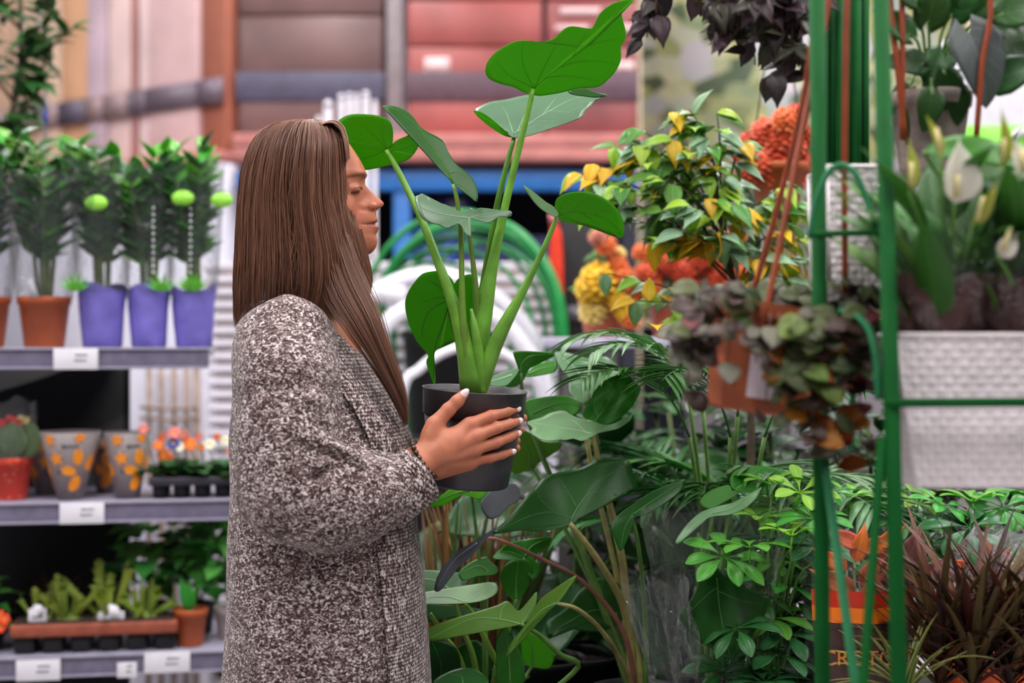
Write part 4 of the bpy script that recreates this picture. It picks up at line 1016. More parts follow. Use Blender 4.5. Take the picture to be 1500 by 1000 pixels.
# hands. near hand: back towards the camera, fingers round the pot, thumb up along the rim
FING = [  # (knuckle, joint, joint, tip) sight points with offsets from the pot's middle plane, radii
    [((664, 650, -.118), (688, 622, -.104), (719, 609, -.0905), (742, 602.5, -.069), (755.5, 599, -.046)), (.0125, .0112, .0098, .0088, .0074)],
    [((664, 658, -.120), (694, 640, -.108), (727, 626.5, -.0895), (746, 620.5, -.067), (758.5, 616.5, -.041)), (.0125, .0114, .0100, .0089, .0074)],
    [((662, 668, -.119), (695, 658, -.105), (727, 647.5, -.0855), (746, 640, -.063), (757, 635, -.039)), (.0125, .0108, .0095, .0084, .0070)],
    [((660, 678, -.115), (693, 674, -.0965), (718, 670.5, -.082), (736, 666, -.063), (749.5, 661.5, -.044)), (.0120, .0098, .0084, .0074, .0062)],
]
NAILS = []
for pts, rad in FING:
    q = [W(x, y, o) for x, y, o in pts]
    F.chain(q, rad, 0.0035)
    NAILS.append((q[-2], q[-1], rad[-1]))
wr = W(612, 676, -.122)
for (x, y, o), r_ in (((688, 624, -.104), .0125), ((694, 641, -.108), .0130), ((693, 658, -.106), .0125), ((690, 673, -.098), .0110)):
    F.cone(wr, W(x, y, o), 0.0215, r_, 0.010, flat=((0.15, 1, 0.1), 0.72))
F.cone(W(600, 688, -.128), W(645, 662, -.118), 0.0270, 0.0250, 0.012, flat=((0.15, 1, 0.1), 0.78))
F.cone(W(640, 690, -.112), W(688, 680, -.094), 0.0150, 0.0100, 0.010)
th = [W(626, 655, -.116), W(637, 622, -.110), W(657, 600, -.1045), W(670, 587.5, -.1030), W(679.5, 577, -.1010)]
F.chain(th, [.0175, .0140, .0112, .0102, .0080], 0.006)
F.cone(W(632, 635, -.112), W(668, 645, -.112), 0.012, 0.014, 0.014)
NAILS.append((th[-2], th[-1], 0.0080))
# far hand: mirror of it on the pot's other side, finger ends showing past the pot's right edge
FAR = [
    [((664, 650, .114), (694, 628, .103), (730, 617, .088), (757, 613, .060), (766.5, 612, .030)), (.0125, .0110, .0097, .0088, .0074)],
    [((664, 660, .115), (694, 645, .105), (729, 635, .0875), (754, 631, .059), (763.0, 629, .030)), (.0125, .0112, .0098, .0088, .0074)],
    [((662, 670, .114), (694, 662, .103), (727, 654, .085), (748, 648, .057), (757, 645, .029)), (.0125, .0106, .0094, .0083, .0070)],
    [((660, 680, .110), (692, 676, .095), (720, 670, .082), (746, 661, .056), (757.5, 656, .028)), (.0118, .0096, .0083, .0074, .0063)],
]
for pts, rad in FAR:
    q = [W(x, y, o) for x, y, o in pts]; F.chain(q, rad, 0.0035); F.cone(W(612, 684, .122), q[1], 0.021, rad[1] + .002, 0.010, flat=((-0.15, 1, 0), 0.72))
    NAILS.append((q[-2], q[-1], rad[-1]))
th2 = [W(626, 660, .112), W(637, 628, .108), W(655, 606, .104), W(668, 594, .102), W(678, 584, .100)]
F.chain(th2, [.0175, .0140, .0112, .0102, .0080], 0.006)
NAILS.append((th2[-2], th2[-1], 0.0080))

# skin colour laid on the surface: lips, cheeks, knuckles
t = NT('skin'); b = t.b
at = t.n('ShaderNodeAttribute'); at.attribute_name = 'tone'
nz = t.noise(60, 3, vec=t.coord()); nz2 = t.noise(420, 2, vec=t.coord())
skin = t.mix(nz, S((182, 108, 80)), S((197, 126, 95)))
sepc = t.n('ShaderNodeSeparateColor'); t.l(at.outputs['Color'], sepc.inputs[0])
skin = t.mix(sepc.outputs[0], skin, S((150, 74, 68)))          # lips
skin = t.mix(sepc.outputs[1], skin, S((204, 118, 96)))         # flushed: cheek, nose, knuckles
skin = t.mix(sepc.outputs[2], skin, S((66, 42, 34)))              # brows, lash shadow line
t.l(skin, b.inputs['Base Color']); b.inputs['Roughness'].default_value = 0.48
b.inputs['Subsurface Weight'].default_value = 0.18; b.inputs['Subsurface Radius'].default_value = (0.012, 0.005, 0.003); b.inputs['Subsurface Scale'].default_value = 0.6
b.inputs['Specular IOR Level'].default_value = 0.4
t.bump(nz2, 0.08, 0.001)
skin_m = t.m
co, quads = F.mesh(); del F
me, co = mesh_np('person', co, quads, skin_m, 3)
tone = np.zeros((len(co), 4), dtype=np.float32); tone[:, 3] = 1
pxx = 750 + co[:, 0] / co[:, 1] * FPX; pyy = 500 - (co[:, 2] - CAM_H) / co[:, 1] * FPX; ay_ = np.abs(co[:, 1] - DP)
def blob(cx, cy, cw, sx, sy, sw): return np.exp(-((pxx - cx) / sx) ** 2 - ((pyy - cy) / sy) ** 2 - ((ay_ - cw) / sw) ** 2)
front = (pxx > 534 - ay_ * 50).astype(float)
lip = np.clip(1.6 * np.exp(-((pyy - 328.5 - ay_ * 60) / np.maximum(1.2, 9.2 - ay_ * 330)) ** 4), 0, 1) * (ay_ < 0.026) * front * (pxx > 537)
tone[:, 0] = np.clip(lip, 0, 1) * 0.85
tone[:, 1] = np.clip(0.8 * blob(520, 312, 0.04, 22, 16, 0.03) + 0.6 * blob(557, 298, 0, 8, 8, 0.015), 0, 1)
bu = np.clip((ay_ - 0.009) / 0.042, 0, 1); bline = 257.5 - 5.0 * np.sin(bu * 2.2) + 6.5 * bu
tone[:, 2] = np.clip(1.25 * np.exp(-((pyy - bline) / (3.8 - 1.4 * bu)) ** 2), 0, 1) * (ay_ > 0.008) * (ay_ < 0.052) * (pxx > 500) * 0.72
eline = 280.6 + 2.0 * np.clip((ay_ - 0.03) / 0.014, -1, 1)
tone[:, 2] = np.maximum(tone[:, 2], np.exp(-((pyy - eline) / 2.5) ** 2) * (ay_ > 0.019) * (ay_ < 0.045) * (pxx > 505) * 1.0)
for pts, rad in FING:
    for x, y, o in (pts[1], pts[2]):
        w_ = W(x, y, o); tone[:, 1] += 0.7 * np.exp(-((co - w_) ** 2).sum(1) / 0.012 ** 2)
ca = me.attributes.new('tone', 'FLOAT_COLOR', 'POINT'); ca.data.foreach_set('color', np.clip(tone, 0, 1).ravel())
person = bpy.data.objects.new('person', me); COL.objects.link(person)
tag(person, 'woman in a brown and white knitted cardigan holding a potted elephant ear plant', 'person')
# nails
nail_m = mat('nail_polish', (244, 214, 216), 0.18, 0.01, coat=0.4)
for i, (a, b_, r_) in enumerate(NAILS):
    a, b_ = Vector(a), Vector(b_); d = (b_ - a).normalized()
    potc = Vector(((POT_T[0] + POT_B[0]) / 2, DP, b_.z)); out = (b_ - potc).normalized() + Vector((0, -0.9, 0.15)) * (1 if i < 5 else -1.6); out.z *= 0.4; out = out - d * out.dot(d); out.normalize()
    if i == 4: out = (Vector((0.25, -1, 0.25)) - d * Vector((0.25, -1, 0.25)).dot(d)).normalized()
    sdv = d.cross(out); M = Matrix((sdv, d, out)).transposed()
    c = b_ + d * r_ * (0.0 if i < 5 else -0.5) + out * r_ * 0.55
    nb = MB().sphere(c, (r_ * 0.80, r_ * 1.42, r_ * 0.56), 14, 10, M)
    if i < 5: nb.build('fingernail', nail_m, person)
# eyes, lashes, brows
eye_m = mat('eye_white', (226, 214, 208), 0.15, 0.01); iris_m = mat('iris', (60, 46, 38), 0.1, 0.05); hair_dark = mat('lash', (34, 22, 18), 0.6)
for sd in (-1, 1):
    c = Vector((0, DP + sd * 0.0315, 0)); c.x = (515.2 - 750) * .0012; c.z = 1.3 + (500 - 278.6) * .0012
    ey = MB().sphere(c, 0.0122, 16, 12).build('eye', eye_m, person)
    MB().sphere(c + Vector((0.0095, sd * 0.001, -0.002)), (0.0032, 0.0052, 0.0052), 14, 10).build('iris', iris_m, ey)
    up = []
    for k in range(9):
        u = k / 8; ya = lerp(0.0205, 0.0435, u)
        up.append(Vector(((lerp(528.0, 520.8, u ** 1.6) + 2.2 * math.sin(u * 3.14) - 750) * .0012, DP + sd * ya, 1.3 + (500 - (280.6 - 3.6 * math.sin(u * 2.7))) * .0012)))
    MB().tube(up, [0.0007, 0.0012, 0.0015, 0.0017, 0.0018, 0.0018, 0.0017, 0.0013, 0.0008], 6).build('lash_line', hair_dark, person)
    lm = MB()
    for k in range(1, 9):
        p = up[k]; lm.tube([p, p + Vector((0.0045, sd * 0.0015 * (k / 4), -0.0008)), p + Vector((0.0070, sd * 0.003 * (k / 5), 0.0008))], [0.0006, 0.0005, 0.0001], 4)
    lm.build('eyelashes', hair_dark, person)
    lw = [Vector((q.x + 0.0002, q.y, q.z - 0.0058 * math.sin(3.14 * i / 8))) for i, q in enumerate(up)]
    MB().tube(lw, 0.0006, 5).build('lower_lash_line', mat('lid_brown', (120, 70, 58), 0.6), person)
# ---------------------------------------------------------------- cardigan
def knit(name, rib=False):
    t = NT(name); b = t.b; co = t.coord()
    if rib:
        mp = t.mapping(co, (1.0, 1.0, 0.55))
    else:
        mp = t.mapping(co, (0.8, 0.8, 1.15))
    n1 = t.noise(155, 1.5, 0.5, vec=mp, dist=1.6); n2 = t.noise(420, 1, 0.5, vec=co); n3 = t.noise(9, 2, vec=co)
    v = t.math('ADD', t.math('MULTIPLY', n1, 0.85), t.math('MULTIPLY', n2, 0.15)); v = t.math('ADD', v, t.math('MULTIPLY', t.math('SUBTRACT', n3, 0.5), 0.10))
    h = v
    if rib:
        sx = t.n('ShaderNodeSeparateXYZ'); t.l(co, sx.inputs[0])
        wv = t.math('SINE', t.math('MULTIPLY', sx.outputs[2] if rib == 'z' else t.math('ADD', sx.outputs[0], t.math('MULTIPLY', sx.outputs[2], 1.15)), 1050.0 if rib == 'z' else 560.0))
        h = t.math('ADD', v, t.math('MULTIPLY', wv, 0.12)); v = t.math('ADD', v, t.math('MULTIPLY', wv, 0.05))
    col = t.ramp(v, [(0.38, S((50, 34, 33))), (0.48, S((88, 68, 65))), (0.56, S((152, 135, 132))), (0.64, S((222, 212, 211)))])
    t.l(col, b.inputs['Base Color']); b.inputs['Roughness'].default_value = 0.9; b.inputs['Specular IOR Level'].default_value = 0.15
    b.inputs['Sheen Weight'].default_value = 0.15
    t.bump(h, 0.9, 0.004); return t.m
knit_m, rib_m, cuff_m = knit('melange_knit'), knit('ribbed_band', 'z'), knit('ribbed_cuff', 'd')
TZ = [438, 452, 470, 500, 540, 600, 650, 700, 760, 850, 1000, 1090, 1140]
TL = [398, 372, 358, 352, 348, 345, 344, 343, 341, 338, 333, 330, 331]
TR = [455, 480, 494, 513, 540, 580, 600, 602, 605, 615, 626, 630, 629]
TB = [.085, .125, .160, .190, .203, .205, .203, .202, .204, .210, .222, .23, .23]
tz = np.array([1.3 + (500 - y) * .0012 for y in TZ])[::-1]
def tab(v): return np.array(v, dtype=float)[::-1]
TLX, TRX, TBY = (tab(TL) - 750) * .0012, (tab(TR) - 750) * .0012, tab(TB)
def torso(X, Y, Z, grow=0.0):
    z = np.clip(Z.ravel(), tz[0], tz[-1]); l, r, b_ = (hermite(tz, q, z) for q in (TLX, TRX, TBY))
    cx = (l + r) / 2; a = (r - l) / 2 + grow; b_ = b_ + grow
    u = (np.abs(X - cx) / a) ** 2.4 + (np.abs(Y - DP) / b_) ** 2.4
    f = (u ** (1 / 2.4) - 1) * np.minimum(a, b_)
    return np.maximum(f, np.maximum(Z - tz[-1] - grow * 0.3, tz[0] - Z)), r
G = Field(axis([(-0.54, -0.08, 0.003)]), axis([(2.12, 2.90, 0.003)]), axis([(0.50, 1.0, 0.005), (1.0, 1.40, 0.003)]))
sl, X, Y, Z = G.box(np.array((-0.6, 2.0, 0.4)), np.array((0, 3, 1.5)), 0)
f, _ = torso(X, Y, Z)
f = f + 0.004 * np.sin(X * 46 + 3 * np.sin(Z * 7)) * np.clip((0.98 - Z) / 0.3, 0, 1) + 0.0025 * np.sin(Z * 34 + X * 30) * np.clip((Z - 0.9) / 0.2, 0, 1)
G.put(sl, f.astype(np.float32), 0)
for sd in (-1, 1):
    ofs = sd * 1.0
    G.chain([W(424, 492, .128 * ofs), W(421, 560, .188 * ofs), W(419, 640, .214 * ofs), W(424, 712, .222 * ofs)], [.066, .072, .074, .080], 0.03)
    G.chain([W(424, 712, .222 * ofs), W(478, 733, .216 * ofs), W(535, 727, .186 * ofs), W(582, 712, .152 * ofs)], [.080, .071, .061, .049], 0.03)
    # bunched folds in the crook and along the sleeve
    for (a, b_, r_) in (((505, 662, -.245), (450, 640, -.268), .009), ((520, 672, -.25), (440, 690, -.283), .010), ((545, 682, -.22), (470, 712, -.272), .009),
                        ((360, 690, -.235), (420, 752, -.278), .010), ((385, 600, -.262), (470, 585, -.258), .008), ((372, 560, -.245), (440, 540, -.250), .008), ((500, 772, -.235), (440, 742, -.28), .009), ((555, 752, -.19), (490, 722, -.258), .008)):
        G.cone(W(a[0], a[1], a[2] * -sd if sd > 0 else a[2]), W(b_[0], b_[1], b_[2] * -sd if sd > 0 else b_[2]), r_, r_ * 0.6, 0.022)
    for (a, b_, r_) in (((496, 668, -.262), (452, 662, -.285), .006), ((512, 676, -.262), (455, 701, -.29), .006), ((372, 655, -.262), (400, 720, -.290), .006)):
        G.cone(W(a[0], a[1], a[2] * -sd if sd > 0 else a[2]), W(b_[0], b_[1], b_[2] * -sd if sd > 0 else b_[2]), r_, r_ * 0.5, 0.014, op='sub')
co, quads = G.mesh(); del G
me, _ = mesh_np('cardigan', co, quads, knit_m, 2)
cardigan = link('cardigan', me, person)
# ribbed band down the open front
G = Field(axis([(-0.42, -0.08, 0.003)]), axis([(2.26, 2.74, 0.003)]), axis([(0.50, 1.0, 0.005), (1.0, 1.39, 0.003)]))
sl, X, Y, Z = G.box(np.array((-0.6, 2.0, 0.4)), np.array((0, 3, 1.5)), 0)
f, r = torso(X, Y, Z, 0.006)
f = np.maximum(f, (r - 0.050)[None, None, :] - X); f2, _ = torso(X, Y, Z, -0.012)
f = np.maximum(f, -f2)
G.put(sl, f.astype(np.float32), 0)
co, quads = G.mesh(); del G
me, _ = mesh_np('front_band', co, quads, rib_m, 2); link('front_band', me, cardigan)
# cuffs
for sd in (-1, 1):
    a, b_ = Vector(W(556, 738, sd * .162)), Vector(W(615, 694, sd * .128)); d = (b_ - a).normalized(); u = d.cross(Vector((0, 1, 0))).normalized(); v_ = d.cross(u)
    M = Matrix((u, v_, d)).transposed().to_4x4(); M.translation = a
    Lc = (b_ - a).length; prof = [(.043, 0.0)] + [(.0520 + .0025 * math.sin(i * 1.9) * .4, Lc * (0.08 + .90 * i / 10)) for i in range(11)] + [(.0490, Lc), (.0450, Lc * .99), (.0425, Lc * .85), (.040, Lc * .3), (.038, 0.0)]
    q = MB().lathe(prof, 48, M); link('cuff', q.mesh('cuff', cuff_m), cardigan)
# bracelet of dark beads on the near wrist
bl = empty('bracelet', tuple(W(615, 674, -.124))); bl.parent = person
bead_m = mat('bead_brown', (58, 38, 22), 0.25, 0.5, 120, coat=0.3)
cB = Vector(W(621, 672, -.122)); e1 = (Vector(W(634, 694, -.120)) - Vector(W(603, 650, -.128))).normalized(); e2 = Vector((0.12, 1, 0)); e2 = (e2 - e1 * e2.dot(e1)).normalized()
bm_ = MB().sphere((0, 0, 0), 0.0050, 12, 8).mesh('bead', bead_m)
for k in range(20):
    a = 2 * math.pi * k / 20
    place('bead', bm_, Matrix.Translation(cB + e1 * 0.0340 * math.cos(a) + e2 * 0.0300 * math.sin(a)), bl)
# trousers and shoes, below the frame
G = Field(axis([(-0.52, -0.12, 0.008)]), axis([(2.26, 2.74, 0.008)]), axis([(0.04, 0.92, 0.010)]))
for sd in (-1, 1):
    G.chain([W(456, 880, sd * 0.085), W(460, 1180, sd * 0.09), W(452, 1300, sd * 0.09), W(448, 1500, sd * 0.09)], [0.105, 0.078, 0.070, 0.062], 0.03)
co, quads = G.mesh(); del G
me, _ = mesh_np('trousers', co, quads, mat('denim', (44, 48, 66), 0.85, 0.1, 60), 2); link('trousers', me, person)
for sd in (-1, 1):
    G = Field(axis([(-0.46, -0.18, 0.006)]), axis([(2.5 + sd * 0.09 - 0.06, 2.5 + sd * 0.09 + 0.06, 0.006)]), axis([(-0.01, 0.14, 0.006)]))
    G.ell(W(462, 1555, sd * .09), (0.065, 0.042, 0.060), 0.02); G.ell(W(515, 1565, sd * .092), (0.095, 0.044, 0.042), 0.03)
    sl, X, Y, Z = G.box(np.array((-1, 2, -1)), np.array((1, 3, 1)), 0); G.g = np.maximum(G.g, 0.003 - Z + X * 0 + Y * 0).astype(np.float32)
    co, quads = G.mesh(); del G
    me, _ = mesh_np('shoe', co, quads, mat('shoe_leather', (40, 30, 26), 0.5), 1); link('shoe', me, person)

# ---------------------------------------------------------------- hair
t = NT('brown_hair'); b = t.b
uvn = t.n('ShaderNodeUVMap'); sx = t.n('ShaderNodeSeparateXYZ'); t.l(uvn.outputs[0], sx.inputs[0])
base = t.ramp(sx.outputs[0], [(0.0, S((66, 41, 31))), (0.35, S((110, 73, 56))), (0.7, S((134, 93, 73))), (1.0, S((170, 128, 106)))])
t.l(base, b.inputs['Base Color']); b.inputs['Roughness'].default_value = 0.42; b.inputs['Specular IOR Level'].default_value = 0.42
b.inputs['Anisotropic'].default_value = 0.6
hair_m = t.m
HY = [176, 180, 186, 196, 212, 232, 262, 300, 340, 380, 420, 450, 480]
HL = [436, 415, 400, 386, 374, 366, 359, 355, 353, 351, 349, 348, 347]
HR = [468, 480, 490, 500, 508, 511, 513, 516, 526, 537, 540, 533, 528]
HB = [.012, .034, .048, .062, .074, .082, .088, .092, .096, .100, .104, .108, .112]
def hair_sec(y):
    return (np.interp(y, HY, HL), np.interp(y, HY, HR), np.interp(y, HY, HB))
def hair_pt(phi, y, grow=0.0, dx=0.0):
    l, r, b_ = hair_sec(min(y, 480)); cx = (l + r) / 2; a = (r - l) / 2 * .0012 + grow; b_ = b_ + grow
    c, s_ = math.cos(phi), math.sin(phi); e = 0.62
    x = (cx - 750) * .0012 + a * math.copysign(abs(c) ** e, c) + dx
    yv = b_ * math.copysign(abs(s_) ** e, s_)
    return Vector((x, DP - yv, 1.3 + (500 - y) * .0012))
# inner mass
mb = MB(); nphi = 72; ylist = [176.5, 178, 181, 186, 193, 202, 214, 230, 250, 275, 300, 325, 350, 375, 400, 415, 424, 428]
v = []; uv = []
for y in ylist:
    for k in range(nphi):
        v.append(hair_pt(2 * math.pi * k / nphi, y, -0.006 - (0.02 if y > 420 else 0) - (0.03 if y > 426 else 0))); uv.append((0.05 + 0.08 * (k % 3), 0))
f = [(i * nphi + k, i * nphi + (k + 1) % nphi, (i + 1) * nphi + (k + 1) % nphi, (i + 1) * nphi + k) for i in range(len(ylist) - 1) for k in range(nphi)]
f.append(tuple(range(nphi))); f.append(tuple((len(ylist) - 1) * nphi + k for k in reversed(range(nphi))))
mb.add(v, f, uv)
hair = mb.build('hair', hair_m, person)
rh = random.Random(21)
sb = MB()
def strand(pts, r_, tone_):
    n = len(pts); q0 = len(sb.v)
    sb.tube(pts, [r_ * (0.5 if i == 0 else (1.0 if i < n - 4 else max(0.12, (n - 1 - i) / 4))) for i in range(n)], 3, cap=False)
    for i in range(q0, len(sb.v)): sb.uv[i] = (tone_, 0)
clump_t = [rh.random() for _ in range(400)]
NS = 3600
for i in range(NS):
    ph = rh.uniform(-math.pi, math.pi)
    if ph < 0 and rh.random() < 0.45: ph = -ph                      # more on the side turned to us
    aph = abs(ph)
    if aph < 0.16: continue
    back = aph > 2.3
    end = (rh.uniform(455, 482) if back else rh.uniform(440, 474)) - (8 if rh.random() < .2 else 0)
    if aph < 0.9: end = rh.uniform(395, 465)
    cl = int((ph + math.pi) / (2 * math.pi) * 230); ct = clump_t[cl % 400]
    g0 = rh.uniform(-0.005, 0.0025) + (ct - .5) * 0.004; w1, w2 = rh.uniform(0, 6), rh.uniform(0.6, 1.4)
    tone_ = min(1, max(0, 0.45 + (ct - .5) * 0.35 + rh.gauss(0, 0.15)))
    pts = []; n = 20; y0 = 176.3 + rh.random() ** 2 * 3
    if rh.random() < 0.12: y0 = rh.uniform(180, 300)
    for j in range(n):
        u = j / (n - 1); y = y0 + (end - y0) * u ** 1.25
        dphi = 0.035 * math.sin(u * 4 * w2 + w1) * u + (0.10 * (ct - .5)) * u ** 2
        curl = -0.010 * max(0, (u - 0.82) / 0.18) ** 2 * (0.4 if back else 1.0)
        p = hair_pt(ph + dphi, y, g0 + curl + 0.0015 * math.sin(u * 9 + w1 * 2))
        if aph < 0.9: p.x += 0.010 * math.sin(u * 3 + w1) * max(0, u - .5)
        pts.append(p)
    strand(pts, rh.uniform(0.00045, 0.0008), tone_)
# rolled forelock over the forehead
for i in range(320):
    u0 = rh.uniform(-1, 1); g = rh.uniform(0, 1); pts = []
    for (x, y), k in zip(((472, 181), (483, 176.5), (494, 177), (503, 185), (508, 198), (511, 212), (513, 232)), range(7)):
        rr = 5.5 * g
        pts.append(P(x - rr, y + rr * 0.8, DP - 0.028 - 0.022 * u0 - 0.006 * k))
    strand(bez(pts, 16), 0.0008, min(1, max(0, 0.72 + rh.gauss(0, .2))))
# lock lying forward over the chest
for i in range(420):
    u0 = rh.gauss(0, 0.45); g = rh.gauss(0, 0.5); L_ = rh.uniform(0.82, 1.0)
    path = [(478, 330, -.066), (500, 410, -.093), (530, 468, -.128), (556, 520, -.130), (580, 570, -.118), (592, 605, -.100), (596, 630, -.085)]
    wd = [26, 34, 30, 20, 13, 8, 3]
    pts = [P(x + u0 * w_ * 0.8, y - u0 * w_ * 0.45, DP + o + g * 0.012) for (x, y, o), w_ in zip(path, wd)]
    q = bez(pts, 20)[:max(8, int(20 * L_))]
    strand(q, 0.0007, min(1, max(0, 0.45 + rh.gauss(0, .18))))
# loose strands by the jaw
for i in range(40):
    x0 = rh.uniform(528, 540); e_ = rh.uniform(0, 1)
    pts = [P(x0 - 10, 335, DP - .088), P(x0, 375, DP - .085), P(x0 + 4 + 3 * e_, 405, DP - .085), P(x0 + 1, 435, DP - .085), P(x0 - 10 - 8 * e_, 462, DP - .09)]
    strand(bez(pts, 16), 0.00045, min(1, 0.5 + rh.gauss(0, .2)))
sb.build('hair_strands', hair_m, hair)
# ================================================================ the potted elephant ear in her hands
held = empty('potted_elephant_ear', tuple(POT_B), 'tall green elephant ear plant in a dark grey pot held by the woman', 'potted plant')
grey_pot = mat('grey_pot', (62, 60, 66), 0.42, 0.05, 60, bump=0.05, bump_scale=300)
axis_v = (Vector(POT_T) - Vector(POT_B)); HP = axis_v.length; axis_v.normalize()
# lean the pot's top slightly towards us
axis_v = (axis_v + Vector((0, -0.045, 0))).normalized()
xv = Vector((1, 0, 0)); xv = (xv - axis_v * xv.dot(axis_v)).normalized(); yv = axis_v.cross(xv)
MP = Matrix((xv, yv, axis_v)).transposed().to_4x4(); MP.translation = Vector(POT_B)
rb, rt = 0.0690, 0.0865
pot = MB().lathe([(0.001, 0.0), (rb - .004, 0.0), (rb, 0.004), (lerp(rb, rt, .5), HP * .38), (rt, HP * .735), (rt - .002, HP * .735), (rb - .003, .004), (.001, .004)], 72, MP).build('pot', grey_pot, held)
MB().lathe([(rt - .001, HP * .73), (rt + .0025, HP * .735), (rt + .0045, HP * .985), (rt + .0062, HP * .992), (rt + .0062, HP), (rt + .0045, HP * 1.002), (rt + .0030, HP), (rt + .001, HP * .74)], 72, MP).build('rim', grey_pot, pot)
soil_m = mat('soil', (58, 42, 34), 0.95, 0.5, 90, bump=0.8, bump_scale=160)
sm = MB(); rs = random.Random(3); v = []; f = []
for i in range(7):
    for k in range(36): a = 2 * math.pi * k / 36; r_ = (rt - .002) * i / 6; v.append(MP @ Vector((r_ * math.cos(a), r_ * math.sin(a), HP * .93 + rs.uniform(-.002, .004))))
f = [(i * 36 + k, i * 36 + (k + 1) % 36, (i + 1) * 36 + (k + 1) % 36, (i + 1) * 36 + k) for i in range(6) for k in range(36)]
sm.add(v, f); sm.build('soil', soil_m, held)
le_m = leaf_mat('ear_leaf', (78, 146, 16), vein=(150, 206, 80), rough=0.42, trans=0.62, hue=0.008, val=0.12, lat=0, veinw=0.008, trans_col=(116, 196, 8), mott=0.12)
le_top = leaf_mat('ear_leaf_sheen', (96, 132, 98), vein=(150, 180, 150), rough=0.33, trans=0.25, hue=0.008, val=0.08, lat=0, veinw=0.0001, mott=0.15, spec=0.7)  # greyed base colour carries the whitish reflection of the lamps
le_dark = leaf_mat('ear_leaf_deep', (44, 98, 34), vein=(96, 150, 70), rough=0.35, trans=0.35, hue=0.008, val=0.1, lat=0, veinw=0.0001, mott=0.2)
vn_m = leaf_mat('ear_vein', (96, 166, 30), rough=.45, trans=.65, hue=.005, val=.05, lat=0, veinw=.0001, trans_col=(140, 214, 30), mott=.05); vn_pale = mat('ear_vein_pale', (128, 160, 124), 0.5, 0.05)
st_m = mat('ear_stalk', (74, 128, 34), 0.38, 0.14, 25); st_l = mat('ear_stalk_light', (104, 158, 52), 0.38, 0.12, 25)
Z3 = lambda l: [(560 + x / 3.333, y / 3.333) for x, y in l]
Z5 = lambda l: [(480 + x / 2.381, y / 2.381) for x, y in l]
Z6 = lambda l: [(560 + x / 4.167, 380 + y / 4.167) for x, y in l]
Z8 = lambda l: [(520 + x / 3.03, 230 + y / 3.03) for x, y in l]
# top leaf, seen from below
A = Z3([(503, 345), (515, 300), (560, 250), (640, 205), (700, 198), (780, 205), (840, 185), (890, 140), (930, 128), (1000, 138), (1030, 130), (1060, 70), (1110, 25), (1160, 5), (1225, -4), (1200, 35), (1170, 60), (1175, 100), (1188, 150), (1185, 195), (1165, 225), (1165, 290), (1140, 345), (1100, 390), (1050, 425), (960, 432), (860, 455), (770, 468), (735, 462), (700, 455), (640, 425), (580, 410), (530, 390), (510, 370)])
traced_leaf('leaf', A, Z3([(742, 432)])[0], 2.50, gx=0.05, gy=-0.75, bend=0.05, ripple=0.012, mat_=le_m, parent=held, vein_mat=vn_m, vein_r=0.7, tip=Z3([(1225, -4)])[0], center=Z3([(1000, 230)])[0], rings=16,
    veins=[Z3(q) for q in ([(742, 432), (800, 380), (900, 300), (1040, 190), (1150, 60), (1215, 2)], [(742, 432), (700, 350), (680, 270), (690, 215)], [(742, 432), (790, 330), (830, 250), (880, 160)], [(742, 432), (680, 400), (620, 370), (560, 300)], [(800, 380), (880, 370), (980, 380), (1060, 400)], [(860, 330), (960, 300), (1060, 300), (1130, 310)], [(930, 275), (960, 220), (990, 170)], [(1000, 225), (1080, 200), (1160, 190)])])
# second leaf, top side with the lamps' reflection put into its colour
B = Z3([(445, 543), (520, 500), (600, 487), (700, 465), (780, 462), (900, 442), (990, 434), (1040, 450), (1100, 465), (1050, 478), (1020, 515), (990, 540), (975, 570), (900, 602), (800, 634), (720, 662), (650, 672), (620, 660), (570, 610), (510, 562)])
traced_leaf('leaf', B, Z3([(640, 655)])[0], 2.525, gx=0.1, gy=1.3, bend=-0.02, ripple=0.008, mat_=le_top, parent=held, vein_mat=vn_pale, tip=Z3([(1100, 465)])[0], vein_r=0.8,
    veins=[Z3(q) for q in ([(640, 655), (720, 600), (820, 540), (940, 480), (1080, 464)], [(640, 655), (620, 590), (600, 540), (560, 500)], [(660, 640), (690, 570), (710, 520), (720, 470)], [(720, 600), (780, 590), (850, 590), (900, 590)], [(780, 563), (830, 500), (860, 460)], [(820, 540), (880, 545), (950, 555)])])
B2 = Z3([(445, 543), (475, 545), (510, 562), (570, 610), (625, 662), (655, 672), (600, 664), (540, 628), (490, 590)])
traced_leaf('leaf_margin', B2, Z3([(560, 612)])[0], 2.515, gx=0.0, gy=-0.8, mat_=le_m, parent=held, rings=4)
B3 = Z3([(905, 445), (950, 436), (1000, 434), (1045, 452), (1095, 466), (1045, 476), (985, 470), (930, 462)])
traced_leaf('leaf_margin', B3, Z3([(1000, 455)])[0], 2.545, gy=0.6, mat_=le_dark, parent=held, rings=4)
# leaf behind her forehead
C = Z5([(20, 470), (30, 430), (60, 405), (100, 397), (170, 402), (215, 420), (228, 460), (226, 500), (222, 512), (240, 490), (270, 476), (300, 465), (322, 480), (320, 505), (290, 550), (250, 568), (190, 582), (130, 593), (80, 585), (40, 550)])
traced_leaf('leaf', C, Z5([(208, 520)])[0], 2.55, gx=-0.25, gy=-0.45, bend=0.015, ripple=0.006, mat_=le_m, parent=held, vein_mat=vn_m, vein_r=0.7, tip=Z5([(20, 480)])[0],
    veins=[Z5(q) for q in ([(208, 520), (160, 510), (90, 495), (40, 480)], [(208, 520), (170, 480), (120, 430), (90, 410)], [(208, 520), (190, 470), (190, 420)], [(208, 520), (160, 540), (100, 560), (70, 560)], [(215, 525), (260, 520), (305, 500)], [(210, 525), (230, 555)])])
